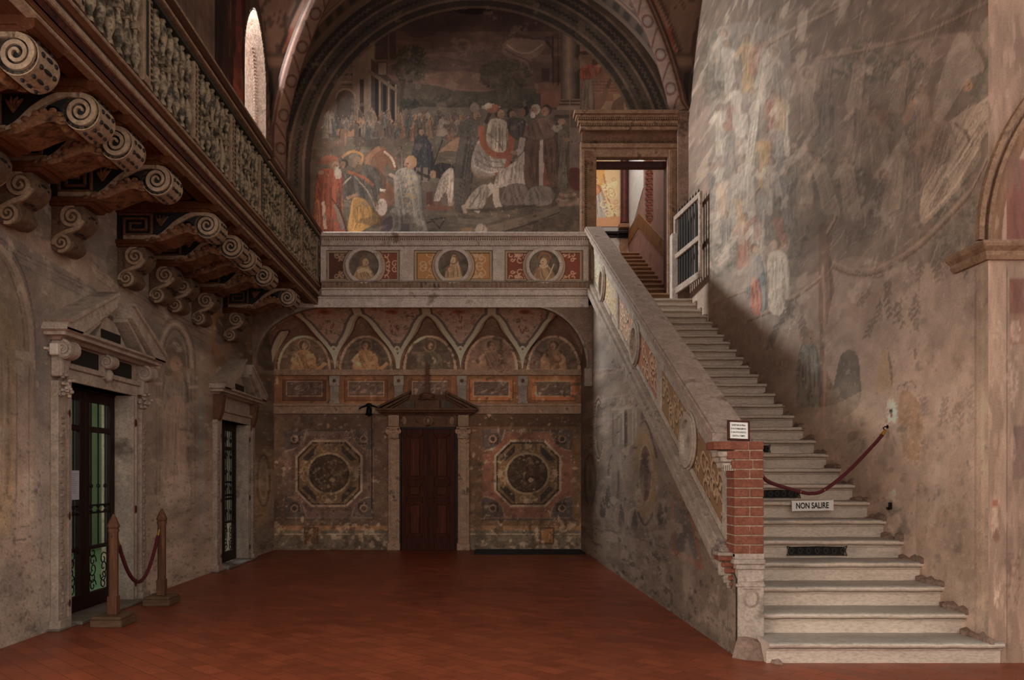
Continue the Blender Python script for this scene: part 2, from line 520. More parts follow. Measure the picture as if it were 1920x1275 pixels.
    def scrolls(s, x0, y0, x1, y1, n, col, al=.6, w=1.2, r=(3, 7)):
        for i in range(n):
            cx, cy = random.uniform(x0, x1), random.uniform(y0, y1); rr = random.uniform(*r)
            a0 = random.uniform(0, 360)
            t = np.linspace(0, 1, 12)
            a = np.radians(a0 + 420 * t * random.choice((-1, 1))); q = rr * (1 - .75 * t)
            s.line(np.c_[cx + q * np.cos(a), cy + q * np.sin(a)], w, col, al, sm=False)

def wall_mesh(name, V, cv, mat, keep=None, parent=None, flip=False, sat=.62, con=.9, hi=.68):
    """V: (ny,nx,3) positions; cv: Cv or (ny,nx,3) array of 0-255 colours"""
    ny, nx = V.shape[:2]
    idx = np.arange(ny * nx).reshape(ny, nx)
    q = np.stack([idx[:-1, :-1], idx[:-1, 1:], idx[1:, 1:], idx[1:, :-1]], -1).reshape(-1, 4)
    if flip: q = q[:, ::-1]
    if keep is not None:
        kf = (keep[:-1, :-1] & keep[:-1, 1:] & keep[1:, 1:] & keep[1:, :-1]).reshape(-1)
        q = q[kf]
    used = np.zeros(ny * nx, bool); used[q.reshape(-1)] = True
    remap = np.cumsum(used) - 1
    q = remap[q]
    co = V.reshape(-1, 3)[used]
    me = bpy.data.meshes.new(name)
    me.vertices.add(len(co)); me.vertices.foreach_set('co', co.astype(np.float32).reshape(-1))
    me.loops.add(q.size); me.loops.foreach_set('vertex_index', q.astype(np.int32).reshape(-1))
    me.polygons.add(len(q)); me.polygons.foreach_set('loop_start', (np.arange(len(q)) * 4).astype(np.int32))
    me.update(calc_edges=True)
    me.polygons.foreach_set('use_smooth', [True] * len(q))
    a = cv.a if hasattr(cv, 'a') else cv
    g = cv.gain if hasattr(cv, 'gain') else 3.0
    mu = a.reshape(-1, 3).mean(0)
    a = a * np.array(getattr(cv, 'tint', (1, 1, 1)))
    mu = a.reshape(-1, 3).mean(0)
    if getattr(cv, 'hi', None): hi = cv.hi
    df = a - mu
    a = mu + np.where(df > 0, df * hi, df * con)
    lum = a @ np.array((.3, .55, .15))
    mu1 = mu / (mu @ np.array((.3, .55, .15)))
    a = lum[..., None] * mu1 * (1 - sat) + a * sat
    c = np.clip(lin(np.clip(a, 2, 255)) * g, 0.004, 0.85).reshape(-1, 3)[used]
    at = me.attributes.new('pigment', 'FLOAT_COLOR', 'POINT')
    at.data.foreach_set('color', np.c_[c, np.ones(len(c))].astype(np.float32).reshape(-1))
    me.materials.append(mat)
    o = bpy.data.objects.new(name, me); COL.objects.link(o)
    if parent is not None: o.parent = parent
    return o

M['fresco'] = painted('fresco')
M['fresco_rough'] = painted('rough_fresco', 45, 0.55, 0.9, (0.72, 1.15))

XL, XR, YB = -4.05, 3.91, 15.45     # left wall, right wall, back wall
YF = 14.0                            # front plane of the loggia
def XP(Y): return 2.02 - 0.0158 * (Y - 6.4)     # outer face of the stair parapet wall
GB = 2.5   # pigment gain of the back walls
GR = 3.1
GL = 4.3
# ------------------------------------------------------------------ upper back wall: lunette fresco
def lunette():
    st = 1.5
    x0, x1, y0, y1 = 500, 1292, -75, 580
    nx, ny = int((x1 - x0) / st), int((y1 - y0) / st)
    fn = lambda p: np.c_[(p[:, 0] - x0) / st, (p[:, 1] - y0) / st]
    c = Cv(nx, ny, (66, 48, 38), fn, GB * .66); c.hi = .86
    CX, CY = 893, 322
    # sky
    c.rect(500, -75, 1292, 230, (76, 50, 40))
    c.rect(500, -75, 1292, 60, (52, 34, 26), .75)
    for i in range(120):
        y = random.uniform(-20, 185); x = random.uniform(620, 1150)
        cl = random.choice([(94, 62, 50), (104, 70, 56), (62, 42, 34), (84, 56, 46), (100, 72, 62)])
        if y < 75: cl = tuple(v * .68 for v in cl)
        c.line([(x - random.uniform(30, 90), y + random.uniform(-9, 9)), (x, y + random.uniform(-5, 5)), (x + random.uniform(30, 90), y + random.uniform(-9, 9))], random.uniform(4, 16), cl, .4, taper=True)
    for i in range(16):   # warm horizon
        c.line([(770, 140 + i * 2.2 + random.uniform(-3, 3)), (860, 135 + i * 2.4), (960, 145 + i * 2)], 5, (118, 78, 58), .35, taper=True)
    c.poly([(740, 30), (800, 8), (900, 20), (980, 8), (1040, 40), (950, 62), (860, 48), (780, 72)], (48, 30, 24), .55, True)
    c.poly([(840, 10), (885, 2), (930, 8), (905, 26), (860, 24)], (24, 13, 10), .85, True)
    c.ringe(868, 86, 13, 11, 5, (100, 76, 54), .6); c.ringe(897, 92, 14, 10, 4, (86, 62, 46), .6)
    c.foliage(868, 92, 45, 14, 40, [(80, 58, 44), (60, 42, 34)], 5, .4)
    # distant hills, woods
    c.poly([(745, 162), (800, 158), (850, 168), (900, 172), (960, 166), (1040, 172), (1040, 215), (745, 215)], (62, 52, 40), 1, True)
    c.foliage(850, 192, 95, 14, 230, [(58, 52, 40), (48, 44, 34), (72, 60, 46)], 6)
    # middle ground (dusty greenish grey)
    c.poly([(560, 210), (760, 200), (1090, 205), (1130, 450), (560, 450)], (84, 72, 58))
    for i in range(170):
        x, y = random.uniform(580, 1090), random.uniform(215, 440)
        c.line([(x - 25, y), (x, y + random.uniform(-3, 3)), (x + 25, y + 1)], random.uniform(2, 7), random.choice([(98, 86, 70), (72, 64, 50), (92, 78, 62), (104, 92, 78), (82, 80, 62)]), .4, taper=True)
    # tree left of centre and its trunk
    c.line([(748, 262), (752, 200), (756, 160), (768, 120)], 6, (54, 40, 28))
    c.line([(755, 165), (745, 140), (738, 120)], 3, (54, 40, 28))
    c.foliage(770, 120, 34, 34, 330, [(44, 38, 26), (54, 48, 32), (38, 32, 22), (64, 54, 38)], 6)
    c.foliage(768, 195, 16, 9, 90, [(34, 34, 24), (46, 42, 30)], 5)
    # trees right of centre
    for q in (928, 942, 958): c.line([(q, 200), (q + random.uniform(-4, 4), 160)], 2.5, (58, 46, 32))
    c.foliage(948, 140, 48, 30, 420, [(60, 50, 34), (50, 44, 30), (74, 60, 42)], 6)
    c.foliage(985, 190, 60, 11, 200, [(52, 46, 34), (66, 56, 42)], 6)
    # buildings on the left
    c.poly([(610, 140), (640, 118), (690, 70), (705, 70), (705, 235), (600, 235)], (82, 64, 52))
    c.poly([(662, 98), (694, 66), (698, 230), (662, 230)], (96, 76, 60))
    c.rect(640, 138, 662, 142, (52, 38, 30)); c.rect(636, 152, 662, 156, (104, 84, 68)); c.rect(640, 158, 660, 160, (44, 32, 26))
    c.poly(arc(648, 185, 17, 180, 360, 12) + [(665, 232), (631, 232)], (60, 50, 42), .9)
    c.ringe(648, 185, 18, 18, 3.5, (112, 92, 76), .8, 180, 360)
    c.rect(692, 70, 702, 232, (104, 82, 64)); c.rect(675, 150, 682, 232, (46, 32, 26)); 
    c.poly([(696, 110), (745, 160), (745, 230), (696, 230)], (58, 42, 32))
    for xx in (703, 718, 733): c.rect(xx, 145 + (xx - 703) * .45, xx + 7, 232, (30, 20, 16))
    for xx in (711, 727, 741): c.rect(xx, 140 + (xx - 703) * .5, xx + 3, 232, (112, 88, 66))
    c.poly([(690, 128), (745, 168), (745, 174), (690, 137)], (92, 72, 56))
    c.rect(708, 117, 726, 142, (96, 78, 62)); c.frame(708, 117, 726, 142, 1.5, (46, 32, 26))
    c.rect(703, 60, 742, 112, (44, 30, 24), .7); c.rect(727, 60, 731, 112, (90, 70, 54), .5)
    # great column, its pedestal, brick buildings, mason on the right
    c.poly([(1012, 118), (1020, 118), (1020, 158), (1012, 158)], (80, 50, 40)); c.rect(1015, 128, 1031, 152, (58, 34, 28))
    c.rect(1035, 105, 1054, 160, (70, 40, 32)); c.rect(1005, 156, 1055, 175, (104, 60, 44)); c.rect(1014, 172, 1055, 202, (112, 62, 44)); 
    for k in range(5): c.line([(1012, 160 + k * 9), (1055, 160 + k * 9)], 1, (70, 38, 30), .8, sm=False)
    for xx in (1036, 1046): c.line([(xx, 66), (xx + 1, 160)], 2, (44, 28, 22), 1, sm=False)
    c.rect(1040, 64, 1047, 72, (60, 40, 30))
    for i in range(16):
        t = i / 15; sh = 1.25 - 1.5 * abs(t - .38)
        c.rect(1052 + i * 2.2, 38, 1054.4 + i * 2.2, 190, np.array((98, 76, 60)) * max(sh, .45))
    for k in range(5): c.rect(1053 - k * 1.6, 186 + k * 3, 1087 + k * 2.4, 189 + k * 3, (110, 84, 64) if k % 2 == 0 else (60, 42, 34))
    c.rect(1044, 200, 1105, 207, (120, 96, 78)); c.rect(1038, 207, 1105, 216, (96, 76, 62)); c.rect(1040, 216, 1105, 222, (66, 50, 42))
    c.poly([(1088, 60), (1130, 95), (1185, 165), (1208, 222), (1088, 222)], (104, 66, 46))
    c.rect(1108, 148, 1200, 172, (92, 54, 40), .8)
    for k in range(5):
        c.line([(1108, 150 + k * 6), (1200, 150 + k * 6)], 1, (120, 84, 64), .7, sm=False)
        for q in range(7): c.line([(1110 + q * 13 + (k % 2) * 6, 150 + k * 6), (1110 + q * 13 + (k % 2) * 6, 156 + k * 6)], 1, (120, 84, 64), .7, sm=False)
    c.poly([(1120, 218), (1125, 190), (1150, 190), (1150, 176), (1170, 176), (1170, 165), (1195, 165), (1210, 222)], (118, 88, 64))
    c.poly([(1150, 190), (1170, 176), (1170, 222), (1140, 222)], (84, 60, 44))
    c.robe([(1095, 145), (1110, 148), (1112, 215), (1090, 215)], (98, 80, 64), 4)
    c.robe([(1092, 125), (1120, 118), (1126, 132), (1112, 147), (1088, 146)], (130, 52, 34), 3)
    c.ell(1098, 108, 13, 11, (88, 56, 38)); c.ell(1098, 99, 13, 3.5, (60, 36, 26)); c.line([(1120, 125), (1132, 118), (1126, 102), (1112, 97)], 6, (116, 78, 56))
    c.ell(1115, 116, 6, 7, (62, 40, 30))
    c.line([(1138, 165), (1130, 190), (1112, 218)], 9, (92, 64, 46)); c.line([(1138, 165), (1148, 140), (1144, 128)], 7, (70, 46, 34))
    # flying drapery in the sky
    c.poly([(942, 84), (962, 72), (1000, 74), (1024, 78), (1016, 98), (1000, 110), (985, 112), (998, 128), (1000, 136), (993, 134), (984, 118), (966, 110), (946, 104)], (98, 70, 56), .9, True)
    c.line([(950, 84), (972, 98), (996, 98), (1018, 82)], 3, (128, 98, 80), .8); c.line([(946, 92), (970, 106), (990, 114), (996, 132)], 2.5, (62, 42, 34), .8)
    c.line([(942, 84), (936, 76)], 2, (100, 72, 58), 1, sm=False)
    c.line([(1024, 76), (1034, 90)], 5, (48, 32, 26), 1, sm=False)
    # crowd far away
    pal = [(92, 78, 64), (74, 62, 52), (112, 82, 58), (104, 92, 80), (80, 60, 50), (66, 66, 62), (122, 76, 50), (120, 104, 88)]
    for row, (yy, hh) in enumerate(((232, 24), (244, 30), (256, 34))):
        for i in range(30):
            x = 612 + i * 11 + random.uniform(-5, 5)
            if 888 < x: continue
            c.fig(x, yy + random.uniform(-5, 8), hh * random.uniform(.8, 1.15), random.choice(pal), w=.42, face=random.choice((-1, 1)), al=.85, lean=random.uniform(-.12, .12), arm=random.random() < .5)
    # horses back left
    def horse(x, y, sc, col, f=1):
        c.poly([(x, y), (x + f * 12 * sc, y - 10 * sc), (x + f * 16 * sc, y - 26 * sc), (x + f * 25 * sc, y - 32 * sc), (x + f * 36 * sc, y - 20 * sc), (x + f * 33 * sc, y - 15 * sc), (x + f * 26 * sc, y - 20 * sc), (x + f * 26 * sc, y - 2 * sc), (x + f * 22 * sc, y + 12 * sc), (x - f * 24 * sc, y + 12 * sc), (x - f * 26 * sc, y - 4 * sc)], col, 1, True)
        for q in (-20, -12, 14, 20): c.line([(x + f * q * sc, y + 8 * sc), (x + f * (q + 3) * sc, y + 22 * sc), (x + f * q * sc, y + 36 * sc)], 4.5 * sc, col)
        c.line([(x + f * 15 * sc, y - 6 * sc), (x + f * 16 * sc, y - 26 * sc), (x + f * 24 * sc, y - 33 * sc)], 2 * sc, np.array(col) * .5)
    horse(655, 245, .8, (128, 84, 54), 1); horse(690, 262, 1.0, (70, 56, 46), -1); horse(625, 265, .8, (96, 72, 54), 1); horse(735, 262, .9, (84, 66, 52), -1)
    c.fig(697, 235, 34, (110, 90, 70), w=.35, al=.95); c.fig(615, 250, 44, (104, 92, 78), w=.4, face=1); c.fig(720, 240, 30, (80, 74, 66)); c.fig(668, 225, 30, (108, 84, 60))
    # ground junk, steps
    c.line([(660, 300), (720, 310), (790, 298)], 14, (86, 84, 64), .5, taper=True)
    c.line([(770, 318), (830, 330), (880, 318)], 30, (92, 92, 72), .6, taper=True)
    # large left group -----------------
    c.fig(792, 336, 96, (52, 48, 46), lean=-.03, w=.3, face=1)                       # man in black with staff
    c.robe([(784, 262), (802, 262), (812, 300), (804, 318), (780, 318), (772, 290)], (50, 50, 52), 9)
    c.rect(780, 314, 789, 342, (104, 92, 80)); c.rect(794, 314, 802, 342, (104, 92, 80))
    c.line([(830, 262), (812, 312)], 1.6, (36, 26, 20), 1, sm=False)
    c.poly([(822, 285), (850, 262), (862, 258), (858, 282), (838, 282)], (140, 98, 68), .9, True)  # reclining figure
    for i in range(9): c.ell(random.uniform(818, 862), random.uniform(228, 262), 6, 4, random.choice([(112, 92, 74), (70, 58, 50), (128, 108, 90)]), .8, random.uniform(0, 90))
    # horse centre left: neck, head, raised leg
    c.poly([(684, 300), (700, 280), (716, 275), (730, 284), (742, 298), (744, 316), (736, 318), (726, 306), (720, 330), (738, 352), (740, 372), (716, 400), (700, 402), (690, 360)], (120, 70, 46), 1, True)
    c.line([(712, 277), (696, 290), (688, 312), (690, 330)], 9, (150, 96, 58), .8); c.line([(720, 284), (734, 296), (741, 314)], 4, (176, 156, 134), .9)
    c.line([(722, 382), (752, 378), (768, 386), (774, 400), (776, 436)], 10, (124, 76, 56)); c.line([(712, 395), (716, 415), (722, 440)], 14, (116, 70, 52))
    c.ell(716, 388, 10, 16, (168, 148, 132)); c.line([(774, 398), (778, 436)], 5, (160, 138, 120))
    c.fig(750, 318, 44, (96, 80, 66), face=-1)
    c.robe([(742, 322), (764, 314), (782, 326), (790, 360), (792, 400), (800, 438), (744, 438), (740, 380), (738, 350)], (124, 118, 106), 9)
    for i in range(20): c.line([(756 + random.uniform(0, 26), 330 + i * 3), (760 + random.uniform(0, 26), 331 + i * 3)], 2, (154, 124, 78), .7, sm=False)
    c.head(768, 306, 11, (140, 100, 74), (150, 104, 58), -1)
    c.line([(746, 336), (730, 326)], 6, (150, 124, 104)); c.line([(782, 322), (798, 330), (808, 330)], 6, (54, 42, 36))
    c.robe([(730, 396), (750, 392), (752, 438), (722, 438)], (112, 106, 94), 4); c.rect(752, 420, 768, 440, (78, 70, 76)); c.poly([(718, 415), (734, 405), (736, 425), (724, 440), (714, 440)], (64, 54, 60), 1, True)
    # officer with yellow breeches
    c.robe([(660, 320), (676, 308), (700, 314), (716, 336), (714, 356), (704, 372), (704, 402), (690, 392), (672, 372), (650, 374), (624, 360), (626, 344), (648, 330)], (82, 74, 64), 8)
    c.line([(652, 322), (680, 332), (700, 348)], 6, (150, 72, 42)); c.line([(658, 332), (636, 352), (628, 362)], 3, (142, 124, 98)); c.line([(664, 330), (690, 360), (706, 396)], 2, (150, 128, 100))
    c.robe([(662, 372), (684, 374), (700, 396), (712, 412), (706, 420), (688, 428), (672, 436), (652, 432), (656, 400)], (172, 116, 48), 8)
    c.head(668, 304, 12, (132, 96, 70), (104, 92, 74), 1, beard=(100, 74, 52))
    c.line([(640, 296), (660, 284), (680, 292), (676, 306)], 5, (150, 98, 50)); c.line([(650, 372), (672, 364)], 6, (140, 98, 70))
    c.line([(712, 356), (722, 358)], 5, (190, 176, 156), 1, sm=False)
    # old man in red at the left edge
    c.robe([(602, 318), (622, 316), (642, 326), (640, 356), (632, 380), (648, 436), (588, 436), (590, 380), (594, 340)], (150, 62, 40), 9)
    c.robe([(590, 380), (600, 378), (600, 434), (588, 434)], (160, 84, 60), 3); c.line([(606, 378), (610, 430)], 6, (170, 142, 118)); c.line([(628, 382), (644, 430)], 7, (120, 100, 84))
    c.ell(618, 300, 17, 9, (160, 74, 46)); c.ell(614, 304, 20, 4, (140, 60, 38)); c.head(628, 310, 9, (134, 96, 70), (120, 78, 52), 1, beard=(150, 136, 116)); c.ell(634, 326, 7, 10, (150, 136, 116))
    c.head(644, 308, 7, (120, 84, 62), (60, 42, 32), -1)
    c.line([(622, 372), (640, 400), (650, 438)], 2, (60, 38, 28)); c.ell(602, 324, 5, 4, (140, 100, 76))
    # kneeling man with white sleeves
    c.robe([(808, 316), (826, 306), (846, 310), (850, 322), (838, 334), (816, 332)], (48, 42, 42), 4)
    c.head(813, 326, 8, (140, 102, 78), (56, 40, 32), -1)
    c.robe([(832, 324), (850, 318), (852, 380), (842, 392), (836, 360), (822, 380), (812, 384), (820, 350)], (158, 142, 124), 6)
    c.ell(810, 384, 8, 5, (140, 104, 80)); c.rect(800, 386, 850, 394, (112, 62, 44)); c.rect(806, 378, 830, 387, (92, 54, 42)); c.rect(800, 360, 812, 384, (84, 48, 36))
    for q in ((806, 412, 836, 408), (812, 414, 826, 430), (822, 430, 834, 412), (800, 418, 815, 414)): c.line([q[:2], q[2:]], 2.6, (50, 42, 34), 1, sm=False)
    # dark monk behind soldier
    c.robe([(872, 226), (888, 224), (900, 236), (898, 262), (888, 300), (884, 340), (876, 390), (854, 392), (852, 330), (862, 260)], (74, 68, 60), 9)
    c.head(893, 216, 9, (132, 94, 68), (82, 62, 46), 1, beard=(88, 66, 46)); c.ell(890, 202, 9, 9, (108, 92, 76)); c.poly([(902, 200), (920, 194), (938, 200), (930, 206), (912, 206)], (140, 124, 106), .9, True)
    # main striding figure
    c.line([(926, 348), (906, 368), (896, 388), (890, 396)], 17, (160, 146, 128)); c.robe([(898, 350), (912, 346), (914, 362), (906, 388), (872, 390), (880, 368)], (146, 134, 116), 7)
    c.line([(930, 350), (930, 372), (936, 392)], 13, (156, 142, 124)); c.line([(868, 384), (873, 400)], 7, (150, 128, 106)); c.ell(938, 394, 7, 3.5, (150, 126, 106))
    c.robe([(920, 224), (942, 224), (954, 236), (952, 262), (948, 284), (930, 290), (914, 276), (912, 250)], (158, 144, 122), 8)
    c.line([(942, 236), (966, 242), (990, 236)], 12, (162, 148, 128)); c.ell(996, 232, 6, 5, (144, 104, 80))
    for i in range(8): c.line([(950 + i * 5, 236 + (i % 2) * 4), (955 + i * 5, 238 + (i % 2) * 4)], 2, (140, 72, 50), .8, sm=False)
    for i in range(5): c.line([(922 + i * 7, 240), (922 + i * 7, 278)], 2, (104, 88, 64), .8, sm=False)
    c.robe([(902, 258), (922, 286), (948, 296), (958, 286), (946, 316), (926, 330), (896, 330), (884, 318), (886, 290)], (140, 128, 116), 9)
    c.line([(902, 236), (906, 268), (920, 286), (944, 292), (958, 276), (958, 246)], 12, (142, 66, 42)); c.line([(956, 290), (950, 314), (930, 330)], 11, (148, 70, 44)); c.line([(882, 314), (896, 332), (926, 332)], 2.5, (130, 92, 60))
    c.robe([(936, 320), (946, 316), (950, 346), (926, 350)], (150, 138, 120), 4); c.poly([(944, 336), (958, 318), (958, 300), (950, 334)], (70, 36, 28), 1, True)
    c.head(938, 213, 9, (140, 98, 70), (66, 44, 32), 1); c.line([(924, 204), (918, 214), (910, 232)], 7, (60, 42, 32))
    c.line([(914, 250), (930, 262), (944, 284)], 2, (84, 70, 54), .8); c.line([(890, 296), (916, 312), (944, 314)], 3, (98, 88, 80), .8); c.line([(888, 310), (912, 322), (934, 322)], 2.5, (176, 164, 148), .7); c.line([(896, 284), (914, 300), (936, 304)], 2.5, (92, 82, 74), .7)
    c.line([(904, 352), (892, 372), (880, 388)], 2.5, (92, 82, 70), .8); c.line([(912, 352), (904, 374), (896, 390)], 2, (98, 88, 74), .8)
    c.ell(925, 204, 12, 8, (132, 70, 46), .9, -20); c.ell(916, 198, 7, 5, (160, 142, 120), .8)
    # heads between, cardinal group
    c.head(960, 214, 8, (128, 88, 64), (52, 38, 30), 1, beard=(84, 60, 42)); c.head(980, 210, 9, (110, 74, 54), (44, 30, 24), -1)
    c.robe([(952, 226), (975, 222), (985, 232), (975, 262), (955, 250)], (66, 56, 50), 4)
    c.head(1002, 207, 9, (146, 106, 82), (150, 138, 122), -1, beard=(168, 156, 140)); c.head(1023, 208, 9, (144, 96, 70), (54, 38, 30), -1)
    c.robe([(968, 300), (982, 284), (990, 290), (988, 348), (942, 348), (944, 320)], (158, 144, 130), 7)
    c.robe([(952, 348), (988, 348), (990, 380), (940, 382)], (110, 90, 82), 7)
    c.robe([(992, 256), (1038, 256), (1046, 300), (1050, 346), (1030, 352), (988, 350), (984, 300)], (98, 68, 54), 9)
    c.poly([(1012, 258), (1018, 258), (1020, 352), (1010, 352)], (168, 150, 134)); c.poly([(1020, 300), (1030, 345), (1018, 350)], (142, 74, 52))
    c.robe([(984, 244), (998, 224), (1034, 222), (1046, 238), (1036, 258), (1006, 262), (984, 256)], (112, 82, 68), 6)
    c.robe([(996, 352), (1034, 352), (1034, 382), (984, 384)], (124, 112, 100), 8)
    c.line([(980, 258), (976, 280), (968, 288)], 11, (148, 134, 118)); c.ell(964, 286, 7, 4, (138, 98, 76)); c.line([(1036, 238), (1048, 244), (1048, 234)], 10, (142, 128, 112)); c.ell(1053, 228, 7, 6, (150, 112, 88))
    c.robe([(1046, 250), (1060, 244), (1066, 262), (1062, 300), (1064, 350), (1046, 356), (1048, 300)], (102, 92, 76), 5)
    c.line([(1068, 180), (1068, 318)], 1.8, (120, 96, 76), 1, sm=False); c.ell(1062, 262, 6, 4, (136, 96, 72))
    c.rect(1070, 240, 1090, 316, (120, 102, 90), .8)
    # foreground
    c.poly([(1066, 320), (1080, 314), (1088, 322), (1088, 356), (1070, 352)], (98, 46, 36), 1, True)
    for k in range(4): c.ell(1064 , 374 - k * 5, 22 - k * 2.5, 5.5, [(142, 112, 92), (108, 84, 68)][k % 2])
    c.poly([(1044, 378), (1084, 374), (1088, 384), (1046, 388)], (130, 104, 84))
    c.line([(868, 400), (910, 404), (970, 404)], 9, (104, 88, 70), .9, taper=True); c.line([(880, 394), (940, 392), (1010, 384)], 8, (60, 50, 40), .8, taper=True)
    c.line([(905, 436), (960, 420), (1020, 404), (1050, 392)], 17, (112, 94, 76), .9); c.line([(908, 444), (980, 424), (1050, 398)], 3, (64, 52, 42), .8)
    c.line([(858, 414), (900, 416), (935, 408)], 10, (104, 92, 76), .9); c.ell(902, 432, 11, 13, (146, 128, 108)); c.poly([(866, 428), (884, 426), (886, 440), (864, 440)], (120, 88, 62))
    for i in range(90): c.ell(random.uniform(960, 1090), random.uniform(395, 438), random.uniform(2, 9), random.uniform(1, 2.5), random.choice([(84, 66, 50), (112, 84, 64), (62, 50, 38), (128, 84, 60)]), .6, random.uniform(-20, 20), 8)
    for i in range(900):   # small broken brushwork over crowd and robes
        x, y = random.uniform(588, 1088), random.uniform(222, 436)
        L = random.uniform(2, 8); a = random.uniform(-.5, .5) + PI / 2
        c.line([(x, y), (x + L * math.cos(a), y + L * math.sin(a))], random.uniform(.8, 2), random.choice([(150, 130, 108), (40, 30, 24), (118, 84, 60), (60, 50, 42), (134, 96, 66), (96, 92, 82)]), .42, sm=False)
    # painted bands of the arch around the scene
    def annul(r0, r1, col, al=1.0):
        a = arc(CX, CY, r1, 178, 362, 70); b = arc(CX, CY, r0, 362, 178, 70)
        e = [(CX - r1, 600), (CX - r0, 460)] ; 
        c.poly(a + b, col, al)
        c.rect(CX - r1, CY, CX - r0, 460, col, al); c.rect(CX + r0, CY, CX + r1, 460, col, al)
    annul(306, 420, (56, 44, 36)); annul(306, 311, (84, 66, 52)); annul(311, 322, (46, 40, 34)); annul(322, 327, (92, 74, 58)); annul(327, 350, (62, 54, 44))
    annul(350, 355, (96, 78, 62)); annul(355, 376, (42, 36, 30)); annul(376, 381, (96, 74, 58)); annul(381, 430, (72, 54, 44))
    for i in range(230):
        a = 176 + i * .82
        for rr, cc in ((338, (30, 26, 22)), (365, (84, 66, 52))):
            x, y = CX + rr * math.cos(R(a)), CY + rr * math.sin(R(a))
            c.ell(x, y, 4.5, 2, cc, .75, a + (35 if i % 2 else -35), 7)
    c.tone(5, .09, 3); c.tone(40, .05, 4)
    c.wear((104, 84, 70), 1.5, 30, .45, 5); c.wear((50, 36, 28), 1.6, 8, .4, 6)
    xs = x0 + np.arange(nx) * st; ys = y0 + np.arange(ny) * st
    X, Yp = np.meshgrid(xs, ys)
    V = np.stack([LX(X, YB), np.full_like(X, YB), LZ(Yp, YB)], -1)
    V[:, 0, 0] = XL; V[:, -1, 0] = XR
    keep = ~((X > 1119) & (X < 1250) & (Yp > 300))
    o = wall_mesh('wall_back_upper', V, c, M['fresco'], keep, flip=True)
    tag(o, kind='structure')
lunette()

